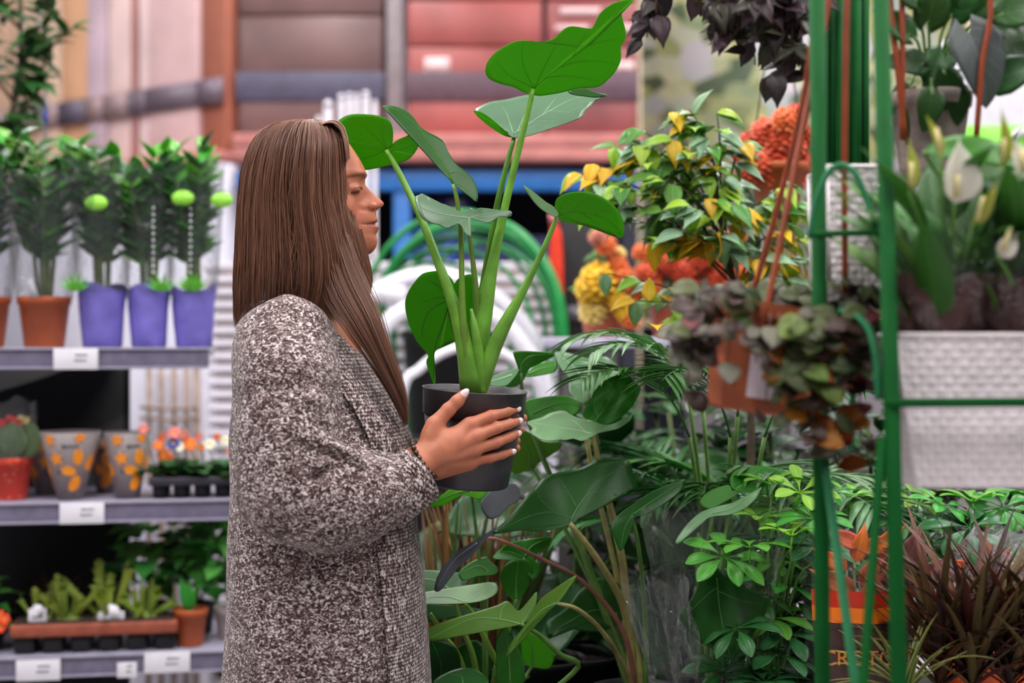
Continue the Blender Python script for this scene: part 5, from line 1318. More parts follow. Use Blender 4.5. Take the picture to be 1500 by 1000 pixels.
# narrow twisted leaf
D = Z5([(190, 370), (240, 372), (290, 398), (320, 438), (345, 458), (400, 488), (420, 528), (450, 573), (490, 605), (520, 650), (522, 702), (500, 690), (470, 662), (440, 642), (415, 610), (380, 562), (340, 502), (300, 452), (270, 422), (240, 396)])
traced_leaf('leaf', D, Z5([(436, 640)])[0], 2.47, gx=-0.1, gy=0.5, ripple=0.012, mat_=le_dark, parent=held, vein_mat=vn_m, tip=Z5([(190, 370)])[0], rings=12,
    veins=[Z5(q) for q in ([(436, 640), (420, 600), (385, 548), (345, 485), (300, 432), (240, 388), (195, 371)], [(436, 640), (470, 650), (510, 690)], [(425, 605), (450, 600), (480, 615)], [(395, 560), (410, 545), (430, 550)])])
# wavy pale leaf in the middle
E = Z8([(265, 185), (285, 168), (300, 163), (318, 180), (330, 197), (400, 211), (460, 240), (500, 236), (512, 224), (530, 238), (560, 226), (640, 236), (692, 240), (690, 264), (650, 257), (610, 286), (575, 290), (545, 272), (520, 262), (514, 300), (513, 352), (490, 338), (470, 302), (440, 292), (415, 318), (370, 300), (330, 292), (290, 262)])
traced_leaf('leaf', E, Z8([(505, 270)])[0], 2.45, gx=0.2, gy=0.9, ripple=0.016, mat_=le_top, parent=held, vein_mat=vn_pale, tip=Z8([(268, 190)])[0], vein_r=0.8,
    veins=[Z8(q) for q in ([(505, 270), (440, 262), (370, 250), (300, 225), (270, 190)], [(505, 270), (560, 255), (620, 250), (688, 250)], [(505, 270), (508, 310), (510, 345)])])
# leaf on the right stalk, two lobes
Fm = Z5([(795, 748), (792, 730), (800, 692), (850, 670), (920, 672), (980, 700), (1020, 745), (1035, 800), (1021, 832), (1000, 815), (960, 800), (930, 791), (860, 781), (812, 768)])
traced_leaf('leaf', Fm, Z5([(806, 752)])[0], 2.46, gx=0.25, gy=-0.5, bend=0.02, ripple=0.006, mat_=le_m, parent=held, vein_mat=vn_m, vein_r=0.7, tip=Z5([(1025, 825)])[0],
    veins=[Z5(q) for q in ([(806, 752), (860, 735), (940, 750), (1000, 785), (1024, 825)], [(806, 752), (820, 710), (850, 685)], [(850, 738), (890, 700), (930, 685)], [(880, 737), (920, 765), (950, 785)], [(930, 748), (970, 730), (1000, 740)])])
F2 = Z5([(683, 648), (700, 656), (720, 670), (760, 703), (790, 722), (806, 748), (795, 758), (778, 750), (740, 726), (708, 690)])
traced_leaf('leaf_lobe', F2, Z5([(790, 742)])[0], 2.45, gx=-0.3, gy=0.4, mat_=leaf_mat('ear_leaf_grey', (98, 140, 84), rough=.4, trans=.35, lat=0, veinw=.0001, hue=.005, val=.05), parent=held, rings=6)
# low hanging leaf with a drawn-out tip
Gm = Z6([(300, 72), (350, 70), (395, 88), (425, 120), (440, 145), (455, 125), (480, 106), (530, 90), (562, 112), (580, 200), (580, 330), (560, 440), (505, 468), (455, 490), (400, 500), (345, 538), (316, 580), (320, 640), (324, 752), (308, 752), (268, 630), (278, 582), (210, 500), (165, 400), (140, 300), (145, 230), (180, 160), (240, 90)])
traced_leaf('leaf', Gm, Z6([(415, 235)])[0], 2.555, gx=0.1, gy=-0.2, bend=-0.03, ripple=0.006, mat_=le_m, parent=held, vein_mat=mat('ear_vein_dark', (40, 96, 22), 0.5), tip=Z6([(316, 750)])[0], center=Z6([(312, 560)])[0], rings=16,
    veins=[Z6(q) for q in ([(415, 235), (390, 330), (350, 450), (318, 560), (315, 740)], [(415, 235), (330, 230), (250, 260)], [(415, 235), (290, 310), (250, 400), (240, 480)], [(415, 235), (340, 160), (260, 120)], [(400, 300), (420, 400), (440, 480)])])
# stalks: each sheathed at the foot
def sp(l, d=DP): return [P(x, y, d + o) for x, y, o in l]
pxm = 0.0012
stalk(sp([(781, 130, 0), (773, 165, .002), (752, 250, .004), (738, 310, .005), (722, 385, .004), (710, 450, .002), (700, 515, 0), (698, 572, 0)]), [3.6 * pxm, 4.4 * pxm, 5.2 * pxm, 6 * pxm, 8 * pxm, 13 * pxm, 15 * pxm, 13 * pxm], st_l, held)
stalk(sp([(753, 202, .025), (744, 235, .022), (728, 300, .020), (716, 370, .018), (706, 440, .012), (700, 520, .006), (697, 574, .004)]), [3.2 * pxm, 3.8 * pxm, 4.4 * pxm, 5 * pxm, 7 * pxm, 10 * pxm, 10 * pxm], st_m, held)
stalk(sp([(566, 220, .045), (578, 240, .04), (597, 278, .03), (618, 322, .01), (642, 385, -.008), (664, 445, -.016), (682, 510, -.018), (691, 575, -.016)]), [3.4 * pxm, 4.2 * pxm, 5 * pxm, 5.6 * pxm, 6.6 * pxm, 9 * pxm, 14 * pxm, 17 * pxm], st_l, held)
stalk(sp([(664, 270, -.03), (670, 296, -.03), (675, 345, -.03), (676.5, 410, -.03), (678, 470, -.028), (684, 540, -.024), (688, 575, -.02)]), [2.6 * pxm, 3.2 * pxm, 3.6 * pxm, 4.2 * pxm, 5.5 * pxm, 9 * pxm, 9 * pxm], mat('ear_stalk_olive', (98, 132, 48), .4, .12, 25), held)
stalk(sp([(687, 342, -.045), (690, 362, -.035), (694, 395, -.02), (698, 440, -.006), (700, 500, 0)]), [2.4 * pxm, 3.2 * pxm, 4 * pxm, 5.5 * pxm, 6 * pxm], mat('ear_stalk_olive', (98, 132, 48), .4, .12, 25), held)
stalk(sp([(816, 317, -.04), (806, 342, -.038), (788, 382, -.034), (764, 430, -.03), (742, 470, -.024), (722, 512, -.018), (707, 560, -.012), (702, 576, -.01)]), [3.0 * pxm, 3.8 * pxm, 4.4 * pxm, 6 * pxm, 9.5 * pxm, 12 * pxm, 11 * pxm, 10 * pxm], st_l, held)
stalk(sp([(658, 436, .05), (668, 470, .035), (682, 530, .015), (692, 576, .008)]), [2.5 * pxm, 4 * pxm, 6 * pxm, 6 * pxm], st_m, held)
stalk(sp([(694, 470, -.005), (694, 520, -.008), (695, 576, -.008)]), [6 * pxm, 15 * pxm, 18 * pxm], mat('ear_sheath', (66, 116, 30), .4, .14, 25), held, name='sheath')
stalk(sp([(690, 452, -.02), (697, 490, -.024), (704, 540, -.02), (703, 576, -.014)]), [2 * pxm, 7 * pxm, 9 * pxm, 9 * pxm], st_l, held, name='sheath')
# ================================================================ plant bench on the right and what stands on it
rnd = random.Random(77)
BZ = 0.46
bench = empty('display_bench', (0.75, 3.0, 0), 'dark low display bench crowded with potted plants', 'bench')
bw = mat('bench_dark', (42, 38, 38), .7, .1)
for k in range(6): MB().box((0.72, 2.30 + .24 * k, BZ - .015), (1.75, .225, .03), bev=.004).build('top_board', bw, bench)
for x in (-.08, 1.5):
    for y in (2.24, 3.55): MB().box((x, y, (BZ - .03) / 2), (.06, .06, BZ - .03), bev=.004).build('leg', bw, bench)
def pot_on_bench(e, xp, d, r_=.085, h=.17, m=None):
    X = P(xp, 0, d).x; p = Vector((X, d, BZ)); add_pot(e, p, r_ * .78, r_, h, m or blackp); return p
QA = lambda l: [(600 + x / 3.333, 480 + y / 3.333) for x, y in l]      # sight points read off enlargements of the photograph
QB = lambda l: [(600 + x / 3.333, 700 + y / 3.333) for x, y in l]
QC = lambda l: [(900 + x / 3.125, 680 + y / 3.125) for x, y in l]
lf = lambda n, c, **k: leaf_mat(n, c, **{**dict(rough=.40, trans=.3, hue=.008, val=.08, lat=0, veinw=.0001, mott=.25), **k})
M_mid = lf('taro_mid', (60, 138, 34)); M_deep = lf('taro_deep', (32, 88, 28), rough=.3); M_grey = lf('taro_waxy', (94, 146, 92), spec=.7, rough=.34); M_pale = lf('taro_pale', (138, 182, 128), spec=.6, rough=.4)
M_lime = lf('taro_lime', (104, 184, 40), trans=.5); M_slate = lf('taro_slate', (92, 96, 104), rough=.4, trans=.15); M_olive = lf('taro_olive', (104, 146, 52), trans=.4)
v_mid = mat('taro_vein', (92, 152, 72), .5); v_pale = mat('taro_vein_pale', (166, 190, 158), .5); v_deep = mat('taro_vein_deep', (46, 104, 42), .5)
tan_stalk = mat('tan_stalk', (160, 152, 92), .5, .15, 30); gr_stalk = mat('green_stalk', (96, 140, 62), .45, .12, 30); red_stalk = mat('red_stalk', (142, 92, 76), .5, .15, 30)
# --- the big taro behind the pot
tx = empty('taro_plant', (P(935, 0, 2.78).x, 2.78, BZ), 'large taro plant with tan stalks and broad drooping leaves on the bench', 'potted plant')
pX = pot_on_bench(tx, 935, 2.78, .10, .16)
def TL(pts, at, d, m, vm=None, veins=None, **k):
    return traced_leaf('leaf', pts, at, d, mat_=m, parent=tx if k.get('pl') is None else k['pl'], veins=veins, vein_mat=vm or v_mid, **{a: b for a, b in k.items() if a != 'pl'})
TL(QA([(712, 118), (800, 130), (880, 152), (960, 142), (1040, 215), (1000, 250), (940, 285), (880, 322), (850, 370), (800, 337), (776, 300), (780, 240), (740, 200)]), QA([(860, 330)])[0], 2.86, M_grey, v_pale, [QA([(860, 330), (850, 260), (800, 190), (720, 125)]), QA([(855, 290), (920, 230), (1000, 210)]), QA([(840, 240), (890, 190), (940, 160)]), QA([(852, 270), (810, 270), (785, 280)])], gy=.9, ripple=.01, tip=QA([(712, 118)])[0])
TL(QA([(505, 122), (540, 112), (620, 116), (700, 124), (692, 146), (620, 165), (578, 212), (560, 250), (522, 284), (470, 284), (500, 250), (528, 200), (517, 145)]), QA([(540, 220)])[0], 2.72, M_mid, v_mid, [QA([(540, 220), (550, 170), (600, 135), (690, 130)])], gx=.3, gy=-.3, ripple=.015)
TL(QA([(378, 252), (440, 225), (525, 200), (530, 215), (500, 255), (465, 285), (395, 284)]), QA([(500, 230)])[0], 2.70, M_grey, v_pale, [QA([(500, 230), (440, 250), (385, 262)])], gy=.9)
TL(QA([(565, 238), (600, 195), (650, 170), (715, 165), (712, 212), (640, 232)]), QA([(580, 226)])[0], 2.74, M_mid, v_mid, [QA([(580, 226), (640, 200), (710, 185)])], gy=.8)
TL(QA([(560, 362), (640, 340), (740, 330), (812, 345), (842, 390), (800, 428), (700, 420), (620, 450), (570, 440)]), QA([(600, 420)])[0], 2.76, M_mid, v_deep, [QA([(600, 420), (680, 385), (760, 370), (835, 385)]), QA([(640, 402), (680, 350), (720, 340)]), QA([(680, 385), (740, 410), (780, 420)])], gy=.6, ripple=.008)
TL(QA([(575, 460), (640, 440), (690, 416), (750, 405), (790, 426), (830, 442), (900, 458), (960, 474), (1010, 462), (1060, 440), (1090, 420), (1075, 452), (1040, 478), (1000, 496), (930, 498), (912, 520), (880, 536), (840, 552), (800, 540), (760, 548), (720, 542), (690, 552), (640, 545), (590, 512), (600, 488)]), QA([(895, 520)])[0], 2.66, M_pale, v_pale, [QA([(895, 520), (820, 500), (720, 485), (590, 462)]), QA([(860, 510), (820, 470), (780, 440)]), QA([(895, 520), (960, 490), (1060, 450)])], gy=1.6, ripple=.012, tip=QA([(575, 460)])[0])
TL(QA([(842, 425), (880, 340), (940, 265), (1000, 235), (1045, 215), (1100, 265), (1128, 300), (1090, 380), (1030, 440), (960, 470), (890, 452)]), QA([(905, 455)])[0], 2.70, M_mid, v_mid, [QA([(905, 455), (960, 380), (1040, 225)]), QA([(930, 420), (1000, 380), (1090, 320)]), QA([(920, 435), (900, 370), (930, 290)])], gx=.2, gy=.5, ripple=.008, tip=QA([(1045, 215)])[0])
TL(QA([(495, 515), (560, 498), (650, 555), (740, 560), (722, 600), (640, 640), (610, 690), (560, 702), (495, 700)]), QA([(592, 682)])[0], 2.80, M_olive, v_mid, [QA([(592, 682), (580, 600), (540, 515)]), QA([(590, 660), (640, 600), (720, 580)])], gy=-.4)
TL(QA([(405, 1005), (480, 930), (540, 860), (620, 762), (700, 712), (820, 690), (940, 640), (1060, 640), (1090, 700), (1110, 790), (1000, 812), (900, 872), (780, 962), (640, 992), (520, 986)]), QA([(780, 955)])[0], 2.60, M_deep, v_deep, [QA([(780, 955), (840, 850), (940, 740), (1080, 660)]), QA([(790, 930), (680, 900), (560, 930), (430, 995)]), QA([(820, 880), (760, 780), (720, 720)]), QA([(870, 815), (960, 790), (1060, 780)]), QA([(720, 910), (640, 840), (620, 780)])], gx=.1, gy=.55, bend=.02, ripple=.012, tip=QA([(405, 1005)])[0])
TL(QA([(985, 962), (1030, 905), (1080, 868), (1180, 800), (1300, 750), (1345, 740), (1330, 792), (1240, 862), (1150, 912), (1100, 925), (1090, 960), (1060, 1040), (1030, 1090), (1005, 1040)]), QA([(1085, 915)])[0], 2.58, M_deep, v_deep, [QA([(1085, 915), (1180, 850), (1340, 745)]), QA([(1085, 915), (1050, 980), (1030, 1080)])], gx=.15, gy=.35, ripple=.01, tip=QA([(1345, 740)])[0])
TL(QB([(120, 542), (150, 452), (230, 360), (330, 300), (432, 234), (345, 332), (300, 385), (200, 472), (152, 548)]), QB([(330, 315)])[0], 2.56, M_slate, mat('slate_vein', (120, 120, 126), .5), [QB([(330, 315), (220, 400), (135, 530)])], gx=-.1, gy=.3, tip=QB([(120, 545)])[0])
TL(QB([(345, 130), (380, 80), (430, 40), (520, 30), (540, 100), (480, 140), (430, 190), (380, 195)]), QB([(470, 90)])[0], 2.66, M_slate, None, None, gy=.5)
TL(QB([(470, 882), (495, 805), (560, 722), (600, 650), (640, 590), (700, 545), (812, 474), (780, 535), (722, 612), (640, 672), (570, 735), (505, 812)]), QB([(715, 610)])[0], 2.55, M_olive, v_mid, [QB([(715, 610), (640, 650), (560, 740), (475, 870)]), QB([(715, 610), (760, 550), (805, 480)])], gx=-.2, gy=.3)
TL(QB([(668, 702), (760, 640), (850, 530), (960, 482), (1060, 560), (1070, 660), (960, 742), (840, 746), (740, 722), (680, 785)]), QB([(1000, 660)])[0], 2.80, M_deep, v_deep, [QB([(1000, 660), (880, 650), (680, 760)]), QB([(960, 655), (930, 560), (950, 490)])], gy=.4, ripple=.01)
d_ = 2.72
def st2(l, rad, m, e=tx, nm='petiole'): return stalk([P(x, y, d) for x, y, d in l], [r_ * .0013 for r_ in rad], m, e, nm)
zpot = 1040
st2([(868, 636, 2.66), (878, 680, 2.69), (892, 735, 2.72), (911, 815, 2.75), (920, 900, 2.77), (940, 1000, 2.78), (944, zpot, 2.78)], [3, 4, 4.8, 5.4, 6.5, 9, 9], tan_stalk)
st2([(834, 766, 2.60), (860, 798, 2.64), (890, 842, 2.69), (915, 893, 2.74), (925, 960, 2.77), (930, zpot, 2.78)], [3.5, 4.5, 5, 6, 7.5, 8], tan_stalk)
st2([(815, 883, 2.55), (846, 892, 2.59), (880, 922, 2.67), (910, 968, 2.74), (926, 1010, 2.77), (928, zpot, 2.78)], [2.4, 3, 3.4, 4, 5, 5], tan_stalk)
st2([(702, 794, 2.56), (727, 789, 2.58), (790, 817, 2.64), (858, 855, 2.70), (915, 930, 2.75), (934, zpot, 2.78)], [1.8, 2.3, 2.8, 3.2, 4, 5], red_stalk)
st2([(777, 685, 2.80), (792, 705, 2.80), (850, 820, 2.80), (915, 960, 2.79), (938, zpot, 2.78)], [2.5, 3, 3.5, 4.5, 5], gr_stalk)
st2([(925, 755, 2.58), (935, 800, 2.63), (945, 900, 2.74), (946, zpot, 2.78)], [2.5, 3, 4, 5], gr_stalk)
st2([(871, 616, 2.70), (880, 690, 2.74), (915, 850, 2.78), (936, zpot, 2.79)], [3, 3.5, 4.5, 5], gr_stalk)
st2([(858, 580, 2.86), (862, 660, 2.86), (905, 850, 2.83), (936, zpot, 2.79)], [3, 3.5, 4.5, 5], tan_stalk)
st2([(762, 546, 2.72), (775, 620, 2.76), (850, 800, 2.79), (932, zpot, 2.80)], [2.6, 3.2, 4, 5], gr_stalk)
st2([(780, 606, 2.76), (790, 660, 2.78), (860, 820, 2.80), (934, zpot, 2.80)], [2.6, 3.2, 4, 5], gr_stalk)
st2([(900, 898, 2.80), (925, 960, 2.80), (938, zpot, 2.79)], [3, 4, 5], tan_stalk)
# --- second taro, low, beside the cardigan
ty = empty('taro_plant', (P(712, 0, 2.66).x, 2.66, BZ), 'low bright green taro plant beside the knitted cardigan', 'potted plant')
pot_on_bench(ty, 712, 2.66, .09, .15)
def TY(pts, at, d, m, vm=None, veins=None, **k): return traced_leaf('leaf', pts, at, d, mat_=m, parent=ty, veins=veins, vein_mat=vm or v_mid, **k)
TY(QB([(20, 580), (60, 560), (150, 545), (300, 522), (412, 510), (425, 560), (340, 602), (200, 614), (60, 614), (10, 605)]), QB([(270, 605)])[0], 2.58, M_pale, v_pale, [QB([(270, 605), (180, 580), (40, 590)]), QB([(270, 605), (340, 560), (410, 525)])], gy=1.5, ripple=.006)
TY(QB([(0, 455), (60, 450), (140, 452), (210, 460), (290, 472), (275, 530), (240, 548), (150, 545), (50, 560), (0, 540)]), QB([(200, 545)])[0], 2.64, M_grey, v_pale, [QB([(200, 545), (120, 500), (20, 490)])], gy=1.1, ripple=.006)
TY(QB([(68, 747), (200, 690), (330, 652), (430, 620), (480, 600), (520, 645), (545, 640), (580, 600), (622, 556), (612, 640), (590, 680), (540, 716), (440, 726), (330, 712), (240, 722), (150, 762), (82, 802)]), QB([(545, 715)])[0], 2.55, M_olive, v_mid, [QB([(545, 715), (440, 690), (300, 690), (80, 790)]), QB([(545, 715), (590, 640), (618, 565)]), QB([(440, 690), (450, 640), (480, 605)])], gy=.7, ripple=.012)
TY(QB([(85, 132), (190, 60), (215, 20), (232, 12), (270, 45), (385, 42), (345, 104), (300, 92), (240, 80), (175, 128), (120, 140)]), QB([(300, 60)])[0], 2.68, M_lime, v_mid, [QB([(300, 60), (220, 75), (100, 130)])], gy=.5, ripple=.01)
TY(QB([(405, 392), (440, 350), (480, 320), (560, 300), (692, 290), (650, 352), (600, 382), (640, 440), (600, 500), (540, 420), (470, 400)]), QB([(560, 390)])[0], 2.72, M_mid, v_mid, [QB([(560, 390), (600, 330), (680, 295)]), QB([(560, 390), (480, 360), (412, 390)])], gy=.5, ripple=.012)
TY(QB([(240, 460), (300, 410), (375, 384), (390, 400), (430, 440), (420, 470), (330, 480), (260, 500)]), QB([(380, 450)])[0], 2.66, M_mid, v_mid, [QB([(380, 450), (330, 430), (250, 465)])], gy=.8)
TY(QB([(440, 480), (470, 420), (530, 395), (590, 410), (600, 480), (560, 560), (520, 600), (470, 560)]), QB([(520, 590)])[0], 2.69, M_mid, v_mid, [QB([(520, 590), (520, 500), (530, 400)])], gx=.2, gy=.2)
TY(QB([(550, 742), (640, 780), (705, 830), (690, 922), (620, 925), (560, 905), (545, 820)]), QB([(600, 915)])[0], 2.72, M_lime, v_mid, [QB([(600, 915), (600, 830), (560, 750)])], gy=-.2)
TY(QB([(420, 800), (445, 740), (475, 728), (510, 800), (552, 880), (555, 1010), (430, 1010), (425, 900)]), QB([(490, 1000)])[0], 2.60, M_mid, v_mid, [QB([(490, 1000), (485, 880), (470, 735)])], gy=-.2)
TY(QB([(70, 800), (150, 790), (230, 830), (250, 920), (230, 1010), (80, 1010)]), QB([(150, 1000)])[0], 2.62, M_deep, v_deep, [QB([(150, 1000), (150, 900), (110, 800)])], gy=.1)
TY(QB([(110, 1005), (180, 950), (280, 925), (350, 950), (385, 1010), (250, 1040)]), QB([(260, 1020)])[0], 2.52, M_deep, v_deep, [QB([(260, 1020), (250, 970), (180, 955)])], gy=1.2)
TY(QB([(60, 620), (150, 620), (250, 625), (340, 640), (330, 660), (200, 680), (60, 700)]), QB([(220, 660)])[0], 2.70, M_deep, v_deep, None, gy=.8)
TY(QB([(230, 830), (330, 790), (400, 880), (380, 990), (300, 960), (240, 900)]), QB([(330, 980)])[0], 2.68, M_deep, v_deep, None, gy=.3)
stY = lambda l, rad, m=gr_stalk: st2(l, rad, m, ty)
lim_stalk = mat('lime_stalk', (124, 168, 60), .45, .12, 30)
stY([(681, 882, 2.58), (696, 904, 2.60), (717, 949, 2.63), (738, 990, 2.65), (742, 1030, 2.66)], [3, 3.8, 4.4, 5.2, 5.5], lim_stalk)
stY([(661, 864, 2.64), (679, 922, 2.65), (694, 965, 2.66), (705, 1030, 2.66)], [2.6, 3.4, 4.2, 5], lim_stalk)
stY([(630, 898, 2.66), (650, 930, 2.66), (672, 961, 2.66), (696, 1030, 2.66)], [2.6, 3.2, 3.6, 4.5], lim_stalk)
stY([(764, 914, 2.55), (790, 930, 2.60), (820, 958, 2.64), (846, 978, 2.66), (770, 1040, 2.66)], [2.6, 3.4, 3.8, 4, 3])
stY([(768, 817, 2.72), (760, 880, 2.70), (730, 960, 2.68), (718, 1030, 2.66)], [2.2, 2.8, 3.4, 4])
stY([(690, 718, 2.68), (700, 800, 2.68), (708, 900, 2.67), (712, 1030, 2.66)], [2.2, 2.8, 3.4, 4])
stY([(756, 877, 2.69), (742, 940, 2.68), (722, 1030, 2.66)], [2.2, 2.8, 3.6])
stY([(780, 974, 2.72), (760, 1005, 2.69), (728, 1035, 2.67)], [2.2, 2.8, 3.6])
stY([(714, 835, 2.66), (712, 920, 2.66), (712, 1030, 2.66)], [2.2, 2.8, 3.6])
# extra dark pots between them
for xp, d, lab in ((800, 2.98, 'empty looking black nursery pot behind the two taro plants'), (852, 3.02, 'black nursery pot touching the large taro pot')):
    e = empty('nursery_pot', (P(xp, 0, d).x, d, BZ), lab, 'pot', 'black nursery pots'); pot_on_bench(e, xp, d, .085, .18)
# --- tall taro at the back, leaves filling the gaps
ears = [blade_mesh('leaf', m_, L=.26, W=.20, shape='heart', nu=5, nv=12, droop=.35, fold=.12, wave=.04, heart=.35, seed=i) for i, m_ in enumerate((leaf_mat('back_ear', (40, 96, 42), rough=.35, trans=.3, hue=.015, val=.3, lat=4, veinw=.02), leaf_mat('back_ear', (40, 96, 42)), leaf_mat('back_ear_deep', (26, 70, 34), rough=.35, trans=.25, hue=.015, val=.25, lat=4, veinw=.02)))]
tz_ = empty('taro_plant', (P(840, 0, 3.25).x, 3.25, BZ), 'dark taro plant at the back of the bench behind the other two', 'potted plant')
pz = pot_on_bench(tz_, 840, 3.25, .10, .18)
for k, (x, y, d, dx, dz, s_) in enumerate(((690, 800, 3.2, -1, .2, .9), (770, 760, 3.15, -.5, .5, 1.0), (850, 720, 3.2, .3, .6, 1.1), (930, 780, 3.15, .8, .3, 1.0), (1000, 700, 3.2, .8, .2, 1), (720, 900, 3.1, -.8, -.2, .9), (820, 870, 3.1, -.2, .1, 1.0), (900, 900, 3.1, .5, 0, .9), (980, 860, 3.1, .9, .1, 1), (1060, 800, 3.15, .9, .2, 1), (660, 960, 3.1, -.9, 0, .8), (780, 960, 3.05, 0, .2, .9), (1040, 930, 3.0, .8, .1, .9), (870, 640, 3.3, 0, .7, 1))):
    q = P(x, y, d); place('leaf', ears[k % 3], aim(q, (dx, -.7, dz - .3), (0, -.8, .8), s_), tz_)
    stalk([pz + Vector((0, 0, .15)), (pz + q) / 2 + Vector((0, 0, .12)), q], [.008, .006, .004], gr_stalk, tz_, seg=12)
# --- dry grass pot behind the knitted sleeve
gs = [blade_mesh('leaf', leaf_mat(n_, c_, rough=.6, trans=.3, hue=.02, val=.35, lat=0), L=.38, W=.0085, shape='strap', nu=1, nv=9, droop=dr, fold=.3, seed=i) for i, (n_, c_, dr) in enumerate((('dry_blade', (156, 120, 68), .25), ('dry_blade_red', (120, 74, 48), .4), ('grass_green', (92, 128, 66), .15)))]
for xp, d, n, lab in ((655, 3.0, 95, 'pot of dry brown grass behind the cardigan front'), (725, 3.02, 95, 'pot of dry brown and green grass behind the low taro')):
    e = empty('potted_sedge', (P(xp, 0, d).x, d, BZ), lab, 'potted plant', 'grass pots'); p = pot_on_bench(e, xp, d, .07, .16)
    for k in range(n):
        a = rnd.uniform(0, 6.28); place('leaf', gs[0 if k % 5 < 2 else (1 if k % 5 < 4 else 2)], aim(p + Vector((.03 * math.cos(a), .03 * math.sin(a), .14)), (math.cos(a) * .35, math.sin(a) * .3, 1), (0, -1, .3), rnd.uniform(.75, 1.15)), e)
# --- parlour palms
pl_m = [leaf_mat('palm_leaf', (46, 116, 44), rough=.36, trans=.3, hue=.02, val=.35, lat=0, veinw=.06, streak=.25), leaf_mat('palm_leaf_pale', (120, 160, 116), rough=.36, trans=.3, hue=.015, val=.2, lat=0, veinw=.06, streak=.3)]
def frond_mesh(L, n, m_, seed):
    mb = MB(); r2 = random.Random(seed); spine = []
    ang = 1.15; y = z = 0.0
    for i in range(25): spine.append(Vector((0, y, z))); ang2 = lerp(1.15, -.55, (i / 24) ** 1.2); y += L / 24 * math.cos(ang2); z += L / 24 * math.sin(ang2)
    mb.tube(spine, [lerp(.0035, .001, i / 24) for i in range(25)], 5)
    for k in range(n):
        t_ = .28 + .72 * k / (n - 1); i = min(23, int(t_ * 24)); p = spine[i]; tg = (spine[i + 1] - spine[i]).normalized()
        for sd in (-1, 1):
            ll = L * .42 * math.sin(min(1, t_ * .9 + .15) * 2.6) ** .6 * r2.uniform(.85, 1.1)
            v, f, uv = blade(ll, .019, 'lance', 1, 6, r2.uniform(.15, .45), .35, seed=k)
            d = (Vector((sd, 0, 0)) * .8 + tg * .75 + Vector((0, 0, .12))).normalized(); M = aim(p, d, (0, 0, 1))
            mb.add([M @ Vector(q) for q in v], f, uv)
    return mb.mesh('frond', m_)
fr = [frond_mesh(.40, 13, pl_m[0], 1), frond_mesh(.36, 12, pl_m[0], 2), frond_mesh(.38, 13, pl_m[1], 3)]
for xp, d, lab, fl in ((1040, 2.92, 'parlour palm with narrow arching leaflets behind the hanging basket', 11), (1130, 2.98, 'second parlour palm with darker fronds beside the first', 10)):
    e = empty('parlour_palm', (P(xp, 0, d).x, d, BZ), lab, 'potted plant', 'parlour palms'); p = pot_on_bench(e, xp, d, .09, .17)
    for k in range(fl):
        a = k * 2.4 + .3; top = p + Vector((.03 * math.cos(a), .03 * math.sin(a), rnd.uniform(.20, .46)))
        MB().tube([p + Vector((.015 * math.cos(a), .015 * math.sin(a), .14)), top], [.005, .004], 6).build('cane', mat('palm_cane', (104, 140, 66), .5, .12), e)
        place('frond', fr[k % 3], aim(top, (math.cos(a), math.sin(a), .0), (0, 0, 1), rnd.uniform(.8, 1.1)), e)
# pale striped fronds reaching left over the taro
e = bpy.data.objects['parlour_palm']
for (x, y, d, dx, dy) in ((1010, 585, 2.80, -1, -.2), (1030, 600, 2.78, -.9, -.4), (1070, 640, 2.75, -.6, -.8), (1120, 640, 2.78, .6, -.8), (1010, 640, 2.78, -.8, -.5), (1080, 610, 2.74, .1, -1)):
    q = P(x, y, d); place('frond', fr[2 if y < 610 else 0], aim(q, (dx, dy, .0), (0, 0, 1), .8), e)
    pb_ = e.location + Vector((0, 0, .15)); MB().tube(bez([pb_, (pb_ + q) / 2 + Vector((.01, 0, .02)), q], 10), .004, 6).build('cane', mat('palm_cane', (104, 140, 66)), e)
# --- umbrella plants (schefflera): whorls of leaflets
um = [leaf_mat('umbrella_leaf', (80, 158, 52), rough=.34, trans=.3, hue=.02, val=.3, lat=0, veinw=.04), leaf_mat('umbrella_young', (140, 200, 70), rough=.36, trans=.4, hue=.02, val=.2, lat=0, veinw=.04), leaf_mat('umbrella_deep', (44, 104, 44), rough=.32, trans=.25, hue=.02, val=.3, lat=0, veinw=.04)]
def whorl(m_, n, L, seed, up=.25):
    mb = MB(); r2 = random.Random(seed)
    for k in range(n):
        a = 2 * math.pi * k / n + r2.uniform(-.12, .12); d = Vector((math.cos(a), math.sin(a), up + r2.uniform(-.1, .1)))
        v, f, uv = blade(L * r2.uniform(.8, 1.1), L * .40, 'obov', 2, 7, .35, .18, seed=k); M = aim(d * L * .18, d, (0, 0, 1)); mb.add([M @ Vector(q) for q in v], f, uv)
        mb.tube([Vector((0, 0, 0)), d * L * .20], .0012, 4)
    mb.tube([Vector((0, 0, 0)), Vector((0, .004, -L * .5))], .0016, 5); return mb.mesh('leaf_whorl', m_)
wh = [whorl(um[0], 7, .062, 1), whorl(um[0], 8, .058, 2, .1), whorl(um[1], 6, .050, 3, .45), whorl(um[2], 7, .066, 4, .05), whorl(um[2], 8, .062, 5, .2)]
